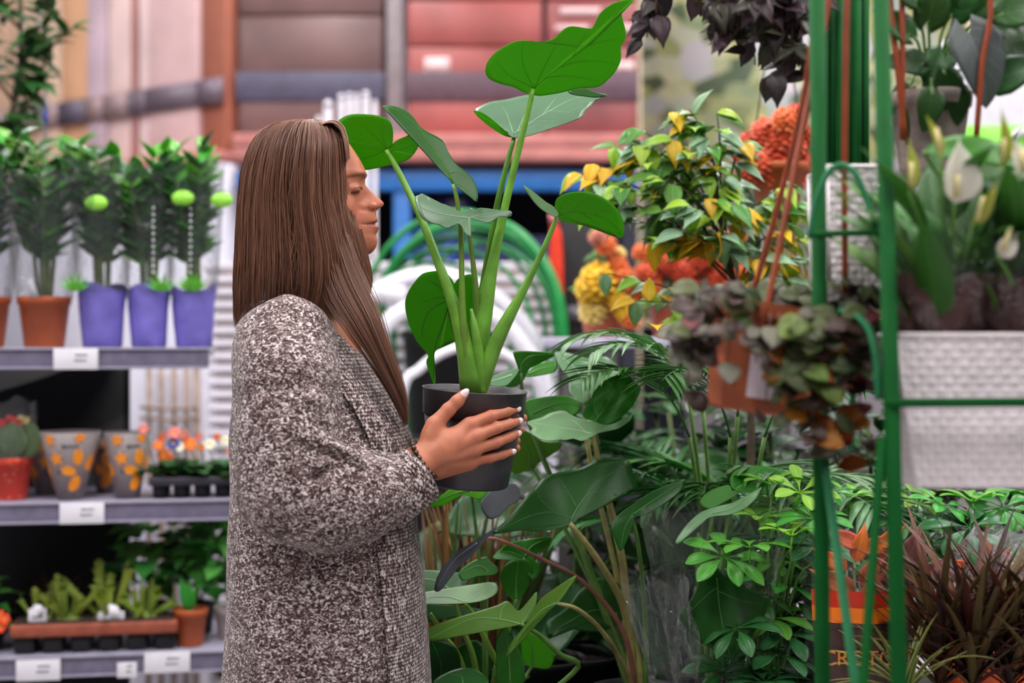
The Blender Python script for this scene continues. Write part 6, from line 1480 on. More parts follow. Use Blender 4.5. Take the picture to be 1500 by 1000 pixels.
for lab, pxp, d, pts in (('leafy umbrella plant beside the clear plastic sleeve', 1120, 2.60, [(1150, 745, 1), (1172, 722, 2), (1098, 802, 0), (1062, 816, 1), (1125, 905, 0), (1100, 868, 3), (1062, 985, 4), (1100, 975, 0), (1142, 960, 3), (1132, 822, 1), (1180, 835, 4), (1160, 785, 2), (1190, 760, 0), (1165, 880, 4), (1150, 930, 4), (1185, 905, 3), (1115, 760, 2), (1205, 725, 1), (1120, 1000, 4), (1080, 920, 3), (1170, 1000, 3), (1200, 800, 4), (1130, 710, 2), (1145, 855, 0)]),
        ('leafy umbrella plant under the white planter box', 1400, 2.72, [(1245, 728, 2), (1290, 722, 1), (1380, 742, 0), (1420, 772, 3), (1470, 745, 1), (1400, 800, 4), (1500, 722, 1), (1345, 738, 2), (1330, 775, 0), (1360, 800, 3), (1440, 812, 4), (1480, 790, 0), (1425, 735, 2), (1310, 760, 4), (1260, 760, 3), (1520, 780, 3), (1390, 840, 4), (1345, 830, 4), (1450, 850, 3), (1240, 790, 4), (1500, 830, 4), (1310, 820, 3)])):
    e = empty('umbrella_plant', (P(pxp, 0, d).x, d, BZ), lab, 'potted plant', 'umbrella plants'); p = pot_on_bench(e, pxp, d, .085, .15)
    for (x, y, k) in pts:
        q = P(x, y, d + rnd.uniform(-.15, .05)); tilt = Vector((rnd.uniform(-.3, .3), -.45 + rnd.uniform(-.3, .3), 1))
        place('leaf_whorl', wh[k], aim(q, (math.cos(x), math.sin(x), 0), tilt, rnd.uniform(1.0, 1.35)), e)
        m1 = p + Vector((0, 0, .14)); m2 = Vector((lerp(m1.x, q.x, .55), lerp(m1.y, q.y, .4), lerp(m1.z, q.z, .75)))
        MB().tube(bez([m1, m2, q - Vector((0, 0, .02))], 8), [.0035, .0033, .003, .003, .0025, .0022, .002, .002], 5).build('stem', gr_stalk, e)
# --- heart-leaved monstera in front of the clear sleeve
mo = empty('monstera', (P(1040, 0, 2.60).x, 2.60, BZ), 'young monstera with a dark heart shaped leaf in a clear sleeve', 'potted plant'); pM = pot_on_bench(mo, 1040, 2.60, .08, .13)
def TM(pts, at, d, m, vm, veins, **k): return traced_leaf('leaf', pts, at, d, mat_=m, parent=mo, veins=veins, vein_mat=vm, **k)
TM(QC([(300, 682), (350, 620), (400, 510), (440, 470), (480, 478), (500, 500), (560, 560), (640, 602), (712, 600), (692, 682), (640, 772), (580, 852), (530, 892), (460, 852), (380, 802), (320, 742)]), QC([(470, 520)])[0], 2.50, M_deep, v_deep, [QC([(470, 520), (480, 640), (500, 760), (528, 880)]), QC([(472, 560), (400, 620), (330, 690)]), QC([(475, 580), (570, 620), (680, 640)])], gx=.1, gy=.35, ripple=.008, tip=QC([(530, 892)])[0])
TM(QC([(530, 60), (560, 25), (620, 8), (700, 10), (780, 30), (855, 75), (840, 110), (760, 150), (690, 140), (600, 130), (540, 110)]), QC([(560, 110)])[0], 2.62, M_mid, v_mid, [QC([(560, 110), (650, 70), (840, 85)]), QC([(600, 92), (640, 40), (680, 15)]), QC([(660, 70), (720, 110), (760, 145)])], gy=1.0, ripple=.006)
TM(QC([(280, 352), (320, 290), (380, 230), (430, 205), (480, 190), (560, 170), (640, 130), (672, 105), (650, 155), (590, 205), (520, 232), (440, 240), (360, 290), (300, 360)]), QC([(450, 225)])[0], 2.52, M_grey, v_mid, [QC([(450, 225), (540, 200), (660, 115)]), QC([(450, 225), (370, 260), (290, 350)])], gy=.8, ripple=.008)
TM(QC([(390, 170), (440, 120), (520, 95), (540, 120), (570, 130), (500, 175), (430, 205)]), QC([(520, 130)])[0], 2.60, M_mid, v_mid, None, gy=.6)
for l in ([(1050, 846, 2.50), (1046, 900, 2.55), (1042, 1000, 2.59), (1040, 1080, 2.60)], [(1079, 715, 2.62), (1060, 800, 2.62), (1044, 950, 2.61), (1040, 1080, 2.60)], [(1044, 752, 2.52), (1030, 850, 2.56), (1036, 980, 2.59), (1040, 1080, 2.60)]): st2(l, [2.2, 2.8, 3.4, 4], gr_stalk, mo)
# clear sleeve round it: wrinkled open cone, plus its crumpled foot
def wrinkled(e, c0, c1, r0, r1, n, rows_, amp, seed, m_, name, squash=.5):
    r2 = random.Random(seed); ph = [r2.uniform(0, 6) for _ in range(6)]; v = []
    for j in range(rows_ + 1):
        u = j / rows_; c = c0.lerp(c1, u); rr = lerp(r0, r1, u ** .8)
        for k in range(n):
            a = 2 * math.pi * k / n; w_ = 1 + amp * (math.sin(3 * a + ph[0] + 4 * u) + .7 * math.sin(7 * a + ph[1] - 6 * u) + .5 * math.sin(13 * a + ph[2] + 9 * u)) * .5
            v.append(c + Vector((rr * w_ * math.cos(a), rr * w_ * squash * math.sin(a), amp * .03 * math.sin(5 * a + ph[3]))))
    f = [(i * n + k, i * n + (k + 1) % n, (i + 1) * n + (k + 1) % n, (i + 1) * n + k) for i in range(rows_) for k in range(n)]
    me = new_mesh(name, v, f, m_, False); return link(name, me, e)
film2 = film_mat('crinkled_film', opacity=.02, rough=.05)
wrinkled(mo, P(1045, 1010, 2.59), P(1052, 742, 2.56), .070, .130, 72, 16, .10, 3, film2, 'clear_sleeve', .6)
wrinkled(mo, P(985, 1000, 2.47), P(965, 850, 2.46), .040, .052, 40, 14, .34, 8, film2, 'crumpled_film', .6)
# --- croton in a printed bag
cr = empty('bagged_croton', (P(1262, 0, 2.42).x, 2.42, BZ), 'croton plant with orange leaves in a printed clear bag behind the green stand', 'bagged plant')
pC = pot_on_bench(cr, 1262, 2.42, .065, .12)
a0, a1 = P(1184, 770, 2.36), P(1344, 770, 2.36); zt, zb_ = P(0, 768, 2.36).z, P(0, 1004, 2.36).z; wB = a1.x - a0.x; xc = (a0.x + a1.x) / 2
def bag_panel(z0, z1, m_, name, y=2.36, bulge=.03, grow=0.0):
    v = []; nx, nz = 24, 8
    for j in range(nz + 1):
        for i in range(nx + 1):
            u = i / nx * 2 - 1; z = lerp(z0, z1, j / nz); w_ = wB * lerp(.42, .5, (z - zb_) / (zt - zb_)) + grow
            v.append((xc + u * w_, y - bulge * (1 - u * u) - grow + .003 * math.sin(9 * u + 20 * z), z))
    f = [(j * (nx + 1) + i, j * (nx + 1) + i + 1, (j + 1) * (nx + 1) + i + 1, (j + 1) * (nx + 1) + i) for j in range(nz) for i in range(nx)]
    o = link(name, new_mesh(name, v, f, m_), cr); return o
zy = lambda y: P(0, y, 2.36).z
bag_panel(zb_, zt, film2, 'bag_front'); bag_panel(zb_, zt, film2, 'bag_back', 2.44, -.03)
bag_panel(zy(886), zy(862), mat('bag_red', (196, 44, 14), .35, .05), 'red_band', grow=.0008); bag_panel(zy(908), zy(886), mat('bag_orange', (252, 124, 22), .35, .04), 'orange_band', grow=.0010)
bag_panel(zb_, zy(908), mat('bag_brown', (66, 40, 36), .35, .1), 'brown_band', grow=.0008)
text_obj('lettering', 'CROTON', (xc - .002, 2.36 - .0345, zy(958)), .034, mat('bag_letter', (246, 150, 40), .4), cr)
crl = [blade_mesh('leaf', leaf_mat(n_, c_, vein=v_, rough=.35, trans=.4, hue=.012, val=.2, lat=7, veinw=.05, trans_col=c_), L=.10, W=.042, shape='pointed', nu=3, nv=8, droop=.4, fold=.2, wave=.08, seed=i) for i, (n_, c_, v_) in enumerate((('croton_orange', (236, 120, 36), (250, 190, 60)), ('croton_coral', (214, 104, 66), (236, 160, 90)), ('croton_mauve', (140, 84, 80), (190, 120, 90))))]
for (x, y, dx, dz, k, s_) in ((1252, 822, .2, .7, 0, .7), (1262, 800, -.8, .4, 1, .7), (1262, 805, 1, .3, 0, .75), (1288, 800, .6, .5, 0, .6), (1252, 868, -.5, .3, 1, .9), (1262, 862, .5, .7, 1, 1.0), (1270, 850, .2, -.6, 1, .9), (1312, 850, .4, .8, 2, 1.1), (1325, 868, .7, .6, 2, 1.0), (1298, 862, .2, .9, 2, .9), (1240, 835, -.7, .5, 0, .7), (1320, 840, -.3, 1, 1, .8)):
    q = P(x, y, 2.39); place('leaf', crl[k], aim(q, (dx, -.15, dz), (0, -1, .2), s_), cr); MB().tube([pC + Vector((0, 0, .1)), (pC + q) / 2 + Vector((0, .01, .02)), q], .0025, 5).build('stem', zstem, cr)
# second bag, only its crumpled mouth and orange band in sight
cr2 = empty('bagged_plant', (P(1450, 0, 2.55).x, 2.55, BZ), 'bagged plant with white printed film and red orange band behind the dark dracaena', 'bagged plant'); pot_on_bench(cr2, 1450, 2.55, .07, .13)
wrinkled(cr2, P(1450, 1000, 2.55), P(1452, 860, 2.55), .070, .100, 48, 8, .05, 5, mat('bag_orange2', (236, 92, 24), .4, .1, 20), 'orange_band', .5)
wrinkled(cr2, P(1452, 862, 2.55), P(1458, 775, 2.55), .098, .045, 60, 10, .22, 6, film_mat('white_film', tint=(236, 236, 244), opacity=.2, rough=.2), 'bag_mouth', .5)
for k in range(9): place('leaf', crl[k % 2], aim(P(1420 + 9 * k, 850 - 6 * (k % 4), 2.53), (math.cos(k * 2.4), -.3, .6), (0, -1, .3), .6), cr2)
# --- dark dracaena and striped spider leaves in front
dm = [leaf_mat('dracaena_dark', (66, 42, 38), rough=.35, trans=.2, hue=.015, val=.4, lat=0, veinw=.02, streak=.3), leaf_mat('dracaena_olive', (98, 82, 48), rough=.35, trans=.25, hue=.02, val=.35, lat=0, veinw=.02, streak=.4), leaf_mat('dracaena_red', (96, 52, 38), rough=.35, trans=.25, hue=.015, val=.3, lat=0, veinw=.02, streak=.3)]
dl = [blade_mesh('leaf', dm[i % 3], L=.26, W=.0145, shape='strap', nu=2, nv=10, droop=.18 + .12 * (i % 4), fold=.35, twist=.3 * (i % 3 - 1), seed=i) for i in range(6)]
dr = empty('dracaena', (P(1440, 0, 2.28).x, 2.28, BZ), 'dark red brown dracaena with spiky strap leaves on the bench corner', 'potted plant'); pD = pot_on_bench(dr, 1440, 2.28, .07, .14)
for (x, n) in ((1375, 46), (1425, 60), (1480, 60), (1530, 40)):
    c = P(x, 1010, 2.27 + .02 * (x % 3)); MB().tube([pD + Vector((0, 0, .12)), c], .006, 6).build('cane', bark, dr)
    for k in range(n):
        a = k * 2.4 + x; el = lerp(.7, 3.2, (k / n)); place('leaf', dl[rnd.randrange(6)], aim(c + Vector((0, 0, .05 * k / n)), (math.cos(a), math.sin(a) * .8, el), (0, 0, 1), rnd.uniform(.75, 1.1)), dr)
sm_ = leaf_mat('spider_leaf', (78, 132, 44), rough=.4, trans=.35, hue=.015, val=.2, lat=0, veinw=.02, edge=(222, 196, 130))
sl_ = [blade_mesh('leaf', sm_, L=.24, W=.014, shape='strap', nu=4, nv=10, droop=.2 + .2 * i, fold=.3, seed=i) for i in range(3)]
spd = empty('spider_plant', (P(1330, 0, 2.22).x, 2.22, BZ), 'striped spider plant with cream edged leaves before the printed bag', 'potted plant'); pS = pot_on_bench(spd, 1330, 2.22, .05, .10)
for k in range(20):
    a = k * 2.4; place('leaf', sl_[k % 3], aim(P(1330 + rnd.uniform(-8, 8), 1018, 2.22), (math.cos(a) - .45, math.sin(a) * .6, lerp(.5, 1.9, k / 20)), (0, 0, 1), rnd.uniform(.5, .72)), spd)
MB().tube([pS + Vector((0, 0, .08)), P(1330, 1020, 2.22)], .012, 8).build('crown', zstem, spd)
# --- shrubs added at the bench back, deep shade put into their dark leaf colour
shl = [blade_mesh('leaf', leaf_mat('shrub_leaf', (34, 86, 32), rough=.35, trans=.25, hue=.02, val=.4, lat=5), L=.13, W=.05, shape='pointed', nu=2, nv=7, droop=.4, fold=.2, seed=i) for i in range(2)] + [blade_mesh('leaf', leaf_mat('shrub_shade', (20, 56, 24), rough=.35, trans=.2, hue=.02, val=.3, lat=5), L=.14, W=.06, shape='pointed', nu=2, nv=7, droop=.4, fold=.2, seed=5)]
for xp, d, h, lab in ((1010, 3.35, .62, 'dense dark shrub at the back of the bench behind the first palm'), (1150, 3.38, .60, 'dense dark shrub at the back of the bench behind the second palm'), (1290, 3.34, .60, 'dense dark shrub at the back of the bench behind the green posts'), (1430, 3.38, .62, 'dense dark shrub at the back of the bench behind the white planter'), (880, 3.42, .50, 'dense dark shrub at the back of the bench beside the dark taro'), (1545, 3.3, .6, 'dense dark shrub at the far corner of the bench')):
    e = empty('dense_shrub', (P(xp, 0, d).x, d, BZ), lab, 'potted shrub', 'dark shrubs at the bench back'); p = pot_on_bench(e, xp, d, .09, .17)
    leafy(e, p + Vector((0, 0, .12)), h, .19, 150, rnd, shl, .7, 1.15, .02)
# --- weeping fig with yellowing leaves
fi = empty('weeping_fig', (P(1095, 0, 3.08).x, 3.08, BZ), 'weeping fig with green and yellow leaves standing behind the hanging basket', 'potted tree'); pF = pot_on_bench(fi, 1095, 3.08, .10, .20)
fm = [leaf_mat('fig_green', (92, 146, 62), rough=.36, trans=.4, hue=.02, val=.3, lat=5, veinw=.03), leaf_mat('fig_waxy', (150, 186, 150), rough=.32, trans=.3, hue=.015, val=.2, lat=5, veinw=.03), leaf_mat('fig_yellow', (226, 190, 44), rough=.4, trans=.45, hue=.012, val=.2, lat=5, veinw=.03, trans_col=(240, 200, 40)), leaf_mat('fig_lime', (166, 200, 72), rough=.4, trans=.45, hue=.02, val=.2, lat=5, veinw=.03)]
fl_ = [blade_mesh('leaf', m_, L=.072, W=.036, shape='pointed', nu=2, nv=7, droop=.25 + .1 * i, fold=.2, seed=i) for i, m_ in enumerate(fm)]
trunk = bez([pF + Vector((0, 0, .16)), P(1100, 520, 3.08), P(1080, 430, 3.08), P(1062, 360, 3.06), P(1052, 280, 3.05)], 20); MB().tube(trunk, [lerp(.010, .004, i / 19) for i in range(20)], 8).build('trunk', bark, fi)
tips = [(852, 255, 2.98), (866, 300, 2.95), (925, 205, 2.98), (1010, 160, 3.0), (1180, 380, 2.98), (1150, 270, 3.0), (870, 240, 2.98), (860, 285, 2.95), (900, 215, 3.0), (940, 190, 3.0), (990, 165, 3.0), (1050, 165, 3.0), (1085, 210, 3.02), (1010, 230, 2.95), (960, 260, 2.92), (1060, 260, 2.95), (1120, 300, 3.0), (1165, 300, 3.0), (1170, 350, 3.0), (900, 320, 2.95), (940, 350, 2.92), (1000, 340, 2.9), (1050, 340, 2.9), (1120, 380, 2.95), (1160, 410, 2.98), (1090, 420, 2.95), (930, 440, 2.92), (890, 400, 2.95), (960, 480, 2.92), (1010, 300, 2.9), (910, 275, 2.92), (1140, 340, 2.98), (985, 205, 2.96), (1030, 200, 2.98), (930, 235, 2.96), (1075, 300, 2.92), (970, 310, 2.9), (880, 265, 2.97), (1040, 290, 2.92)]
for i, (x, y, d) in enumerate(tips):
    q = P(x, y, d); j = 6 + int((1 - min(1, max(0, (y - 160) / 300))) * 12); b0 = trunk[min(18, j)]
    if x < 970 and y > 380: b0 = trunk[5]
    br_ = bez([b0, (b0 + q) / 2 + Vector((0, -.02, .035)), q], 10); MB().tube(br_, [lerp(.0035, .001, k / 9) for k in range(10)], 5).build('branch', bark, fi)
    for k in range(11 if y < 380 else 9):
        u = rnd.randrange(3, 10); a = rnd.uniform(0, 6.28)
        yel = .14 if y < 330 else .40; r_ = rnd.random(); kind = 2 if r_ < yel else (1 if r_ < yel + .26 else (3 if r_ < yel + .56 else 0))
        side = -1 if x < 1040 else 1
        place('leaf', fl_[kind], aim(br_[u], (side * .7 + .8 * math.cos(a), -.25 + .6 * math.sin(a), rnd.uniform(-.75, .25)), (0, -.7, 1), rnd.uniform(.75, 1.12)), fi)
# --- flower table further back
ft = empty('flower_table', (P(960, 0, 4.25).x, 4.25, 0), 'pale edged flower table behind the weeping fig', 'table'); zf = P(0, 494, 4.1).z
MB().box((P(980, 0, 4.25).x, 4.3, zf - .015), (.75, .5, .03), bev=.004).build('table_top', mat('table_pale', (196, 190, 214), .5), ft)
for x in (830, 1130):
    for y in (4.08, 4.5): MB().box((P(x, 0, 4.25).x, y, (zf - .03) / 2), (.04, .04, zf - .03)).build('leg', bw, ft)
def pompon(rgb, r_, seed):
    mb = MB(); r2 = random.Random(seed)
    for k in range(60):
        u = (k + .5) / 60; th_ = math.acos(1 - 1.75 * u); a = k * 2.4; n_ = Vector((math.sin(th_) * math.cos(a), math.sin(th_) * math.sin(a), math.cos(th_)))
        v, f, uv = blade(r_ * .5, r_ * .42, 'oval', 1, 4, -.5, .3); M = aim(n_ * r_ * .55, (n_ + Vector((0, 0, .4))).normalized(), n_, r2.uniform(.8, 1.1)); mb.add([M @ Vector(q) for q in v], f, uv)
    mb.sphere((0, 0, 0), r_ * .72, 10, 8); return mb.mesh('flower', mat('pom_%d_%d_%d' % rgb, rgb, .6, .15, 40))
pom = {c_: pompon(c_, .05, i) for i, c_ in enumerate(((246, 190, 40), (240, 206, 120), (222, 110, 48), (196, 66, 30), (214, 90, 52), (206, 130, 110)))}
def mum(name, lab, xp, d, pts, leafn, zbase=None, group=None):
    p = Vector((P(xp, 0, d).x, d, zf if zbase is None else zbase)); e = empty(name, tuple(p), lab, 'flowering plant', group); add_pot(e, p, .055, .075, .12, terra)
    for (x, y, c_, s_) in pts:
        q = P(x, y, d - .06 + rnd.uniform(-.03, .03)); place('flower', pom[c_], aim(q, (0, .8, .6), (0, -1, .45), s_), e); MB().tube(bez([p + Vector((0, 0, .1)), (p + q) / 2 + Vector((0, 0, .03)), q], 8), .003, 5).build('stem', zstem, e)
    for k in range(leafn):
        x, y, c_, s_ = rnd.choice(pts); a = rnd.uniform(0, 6.28); q = P(x + rnd.uniform(-22, 22), y + rnd.uniform(5, 45), d + rnd.uniform(-.05, .06)); q.z = max(q.z, p.z + .13)
        place('leaf', fol[k % 3], aim(q, (math.cos(a), math.sin(a), rnd.uniform(-.2, .7)), (0, -.4, 1), rnd.uniform(.4, .75)), e)
Y1, Y2, O1, R1_, O2, PK = ((246, 190, 40), (240, 206, 120), (222, 110, 48), (196, 66, 30), (214, 90, 52), (206, 130, 110))
mum('yellow_mum', 'potted chrysanthemum with round yellow and orange blooms on the flower table', 884, 4.15, [(880, 412, Y1, 1.25), (866, 424, Y1, 1.0), (871, 454, Y2, 1.0), (904, 388, O1, .7), (912, 408, O1, .8), (888, 360, O1, .7), (876, 348, PK, .6), (906, 372, (240, 206, 120), .5), (918, 455, Y1, .8), (905, 440, Y1, .7), (925, 470, O1, .6)], 26)
mum('orange_mum', 'potted chrysanthemum with brick orange blooms between two others on the flower table', 985, 4.2, [(965, 392, R1_, .9), (945, 400, O2, .7), (982, 385, R1_, .8), (1000, 398, R1_, .8), (978, 352, O2, .6), (958, 420, O1, .6), (1012, 410, O2, .7), (940, 370, O1, .6), (930, 430, O1, .6), (1000, 430, O1, .7), (975, 440, R1_, .6)], 40)
mum('red_mum', 'potted chrysanthemum with dense rusty red blooms at the end of the flower table', 1062, 4.2, [(1035, 358, R1_, 1.0), (1050, 372, R1_, .9), (1040, 390, O2, .9), (1062, 395, O2, .8), (1025, 380, R1_, .8), (1075, 372, R1_, .7), (1080, 345, O2, .6), (1085, 400, O1, .7), (1055, 410, R1_, .8)], 30)
# hanging rusty chrysanthemum behind the green stand
hm = empty('hanging_mum', tuple(P(1140, 300, 3.5)), 'hanging pot of rusty orange chrysanthemum behind the green stand', 'flowering plant')
pH = P(1140, 300, 3.5); add_pot(hm, pH, .05, .075, .10, terra)
for k, (x, y, c_, s_) in enumerate(((1150, 178, O1, .9), (1165, 170, R1_, .8), (1122, 195, O2, 1.0), (1100, 215, R1_, 1.0), (1085, 228, R1_, .8), (1140, 205, O2, 1.0), (1160, 215, O2, .9), (1178, 200, R1_, .8), (1110, 240, O2, .9), (1130, 232, R1_, .9), (1155, 245, O1, .8), (1175, 240, R1_, .9), (1095, 250, R1_, .8), (1125, 260, O2, .8), (1165, 262, R1_, .8), (1140, 225, O1, .8))):
    q = P(x, y, 3.45 + .02 * (k % 4)); place('flower', pom[c_], aim(q, (0, .8, .6), (0, -1, .45), s_ * .85), hm); MB().tube(bez([pH + Vector((0, 0, .09)), (pH + q) / 2 + Vector((0, .02, .02)), q], 7), .003, 5).build('stem', zstem, hm)
for k in range(24):
    a = rnd.uniform(0, 6.28); q = P(rnd.uniform(1090, 1180), rnd.uniform(215, 290), 3.52); place('leaf', fol[k % 3], aim(q, (math.cos(a), math.sin(a), .2), (0, -.4, 1), .6), hm)
for dx in (-.07, .07): MB().tube([pH + Vector((dx, 0, .1)), pH + Vector((0, 0, .55)), Vector((pH.x, pH.y, 4.59))], .002, 5).build('hanger_wire', mat('wire_dark', (60, 50, 46), .5), hm)
# ================================================================ green metal plant stand in the foreground with planters and hanging baskets
rnd = random.Random(99)
green = mat('stand_green', (10, 80, 30), .7, .06, 20, spec=.12); green_l = mat('stand_green_pale', (40, 116, 74), .6, .1, 20, spec=.2)  # second green is a paler tone for hoop, scrolls and one brace
stand = empty('plant_stand', (P(1260, 0, 1.85).x, 1.85, 0), 'green painted metal plant stand with ribbed uprights and curved braces', 'plant stand')
def to_floor(a, b):                       # extend a leaning bar down to the floor
    t_ = (0 - a.z) / (b.z - a.z); return a + (b - a) * t_
def rod(pts, r_, m=green, name='bar', n=12): return MB().tube(bez(pts, 24) if len(pts) > 2 else pts, r_, n).build(name, m, stand)
D1, D2 = 1.74, 1.84
a, b = P(1288, -90, D1), P(1317, 1000, D1); rod([a, to_floor(a, b)], .0105, name='upright')
a, b = P(1196, -90, D2), P(1205, 1000, D2); rod([a, to_floor(a, b)], .0104, name='upright')
for k, x in enumerate((1207, 1219, 1231, 1243, 1255, 1267)):
    rod([P(x, -95, 2.10 + .012 * (k % 2)), P(x, 560, 2.10 + .012 * (k % 2))], .0066, name='rib', n=10)
rod([P(1205, 20, 2.12), P(1272, 20, 2.12)], .004, name='rib_rail'); rod([P(1203, 555, 2.11), P(1272, 555, 2.11)], .005, name='rib_rail')
rod([P(1192, 550, D2), P(1205, 555, 2.11)], .005, name='tie'); rod([P(1270, 555, 2.11), P(1301, 560, D1)], .005, name='tie')
# V braces low down
a, b = P(1203, 640, D2 - .02), P(1253, 1000, 1.80); rod([a, to_floor(a, b)], .0062, green_l, 'brace')
a, b = P(1292, 640, D1), P(1265, 1000, 1.77); rod([a, to_floor(a, b)], .0064, name='brace')
# arch hoop over the back planter and cross bars
rod([P(1186, 350, 1.80), P(1194, 300, 1.80), P(1212, 255, 1.80), P(1232, 242, 1.80), P(1254, 256, 1.79), P(1272, 300, 1.78), P(1284, 332, 1.77)], .0042, green_l, 'hoop')
rod([P(1190, 343, D2), P(1292, 340, D1)], .0046, name='cross_bar')
rod([P(1303, 590, D1 - .01), P(1660, 588, D1 - .01)], .0058, name='cross_bar')
rod([P(1303, 590, D1 - .01), P(1304, 590, D1 + .15)], .0050, name='cross_bar'); rod([P(1660, 588, D1 - .01), P(1700, 588, D1 + .15)], .0050, name='cross_bar')
rod([P(1304, 590, D1 + .15), P(1700, 588, D1 + .15)], .0050, name='cross_bar')
rod([P(1230, 455, 1.83), P(1258, 466, 1.80), P(1276, 490, 1.78), P(1285, 540, 1.76), P(1287, 585, 1.755)], .0050, green_l, 'scroll')
rod([P(1250, 520, 1.92), P(1250, 560, 1.92), P(1246, 660, 1.92)], .0045, green_l, 'scroll')
a, b = P(1660, -90, D1 + .02), P(1672, 1000, D1 + .02); rod([a, to_floor(a, b)], .0105, name='upright')
# ---------------------------------------------------------------- white woven planters
wm = mat('woven_white', (240, 230, 233), .5, .05, 40)
def woven_face(p00, p10, p01, p11, nu, nv, amp=.0022):
    """face with over-under weave: each strand crossing a raised pillow"""
    n = (p10 - p00).cross(p01 - p00).normalized(); v = []; s_ = 6
    U, V = nu * s_, nv * s_
    for j in range(V + 1):
        for i in range(U + 1):
            u, w_ = i / U, j / V; q = (p00 * (1 - u) + p10 * u) * (1 - w_) + (p01 * (1 - u) + p11 * u) * w_
            a_, b_ = u * nu, w_ * nv; chk = (int(a_) + int(b_)) % 2; fa, fb = a_ % 1, b_ % 1
            h = math.sin(math.pi * fa) * math.sin(math.pi * fb)
            h = amp * (h ** .6) * (1.0 if chk else .45)
            v.append(q + n * h)
    f = [(j * (U + 1) + i, j * (U + 1) + i + 1, (j + 1) * (U + 1) + i + 1, (j + 1) * (U + 1) + i) for j in range(V) for i in range(U)]
    return v, f
def planter(lab, fl, fr_, y0, y1, inset, d, depth, nu, nv, group='white woven planters'):
    """trough between sight columns fl..fr_ and rows y0..y1, its foot inset"""
    zt_, zb2 = P(0, y0, d).z, P(0, y1, d).z; xl, xr = P(fl, 0, d).x, P(fr_, 0, d).x; e = empty('woven_planter', ((xl + xr) / 2, d + depth / 2, zb2), lab, 'planter', group)
    i_ = inset * px(d); T = [Vector((xl, d, zt_)), Vector((xr, d, zt_)), Vector((xr, d + depth, zt_)), Vector((xl, d + depth, zt_))]
    B = [Vector((xl + i_, d + i_ * .6, zb2)), Vector((xr - i_, d + i_ * .6, zb2)), Vector((xr - i_, d + depth - i_ * .6, zb2)), Vector((xl + i_, d + depth - i_ * .6, zb2))]
    for k, nn in ((0, nu), (1, max(3, nu // 2)), (2, nu), (3, max(3, nu // 2))):
        a_, b_ = k, (k + 1) % 4; v, f = woven_face(B[a_], B[b_], T[a_], T[b_], nn, nv); MB().add(v, f).build('woven_side', wm, e)
    MB().add(B, [(0, 1, 2, 3)]).build('base', wm, e)
    rim = MB()
    for k in range(4): rim.tube([T[k], T[(k + 1) % 4]], .0035, 8)
    rim.build('rim', wm, e)
    for k in range(4): MB().tube([B[k], T[k]], .0030, 8).build('corner_post', wm, e)
    lin = MB(); ins = [t_ + (sum(T, Vector()) / 4 - t_) * .03 for t_ in T]
    lin.add([q + Vector((0, 0, .003)) for q in ins] + [q - Vector((0, 0, .02)) for q in ins], [(0, 1, 5, 4), (1, 2, 6, 5), (2, 3, 7, 6), (3, 0, 4, 7)]); lin.build('liner', blackp, e, smooth=False)
    sl2 = MB().add([q - Vector((0, 0, .018)) for q in ins], [(0, 1, 2, 3)]); sl2.build('soil', soil_m2, e)
    return e, T, B
planter('white woven trough planter resting on the green cross bar', 1314, 1650, 491, 717, 33, D1 + .012, .11, 26, 18)
planter('white woven planter seen behind the green arch hoop', 1212, 1300, 244, 424, 4, 1.93, .12, 8, 16)
rod([P(1208, 425, 1.92), P(1300, 427, 1.92)], .004, name='planter_shelf_bar'); rod([P(1208, 425, 2.06), P(1300, 427, 2.06)], .004, name='planter_shelf_bar')
# ---------------------------------------------------------------- peace lilies in sleeves, standing in the trough
lil = [leaf_mat('lily_leaf', (74, 132, 56), rough=.34, trans=.35, hue=.015, val=.3, lat=9, veinw=.03), leaf_mat('lily_pale', (120, 160, 90), rough=.4, trans=.4, hue=.015, val=.2, lat=9, veinw=.03)]
lilb = [blade_mesh('leaf', lil[i % 2 if i < 3 else 0], L=.16, W=.052, shape='pointed', nu=3, nv=10, droop=.15 + .15 * i, fold=.18, wave=.05, seed=i) for i in range(4)]
spm = leaf_mat('spathe', (240, 236, 226), rough=.45, trans=.4, hue=.005, val=.06, lat=0, veinw=.03, mott=.08, trans_col=(250, 245, 220)); spg = leaf_mat('spathe_green', (206, 208, 96), rough=.45, trans=.4, hue=.01, val=.1, lat=0, trans_col=(220, 230, 90))
spa = [blade_mesh('spathe', spm, L=.075, W=.050, shape='pointed', nu=3, nv=9, droop=.1, fold=.55, seed=1), blade_mesh('spathe', spg, L=.085, W=.022, shape='pointed', nu=3, nv=9, droop=.05, fold=1.1, seed=2)]
dark_film = film_mat('maroon_film', tint=(86, 56, 56), opacity=.92, rough=.2)
mf = film_mat('clear_film', opacity=.05)
zl = P(0, 491, D1).z - .02
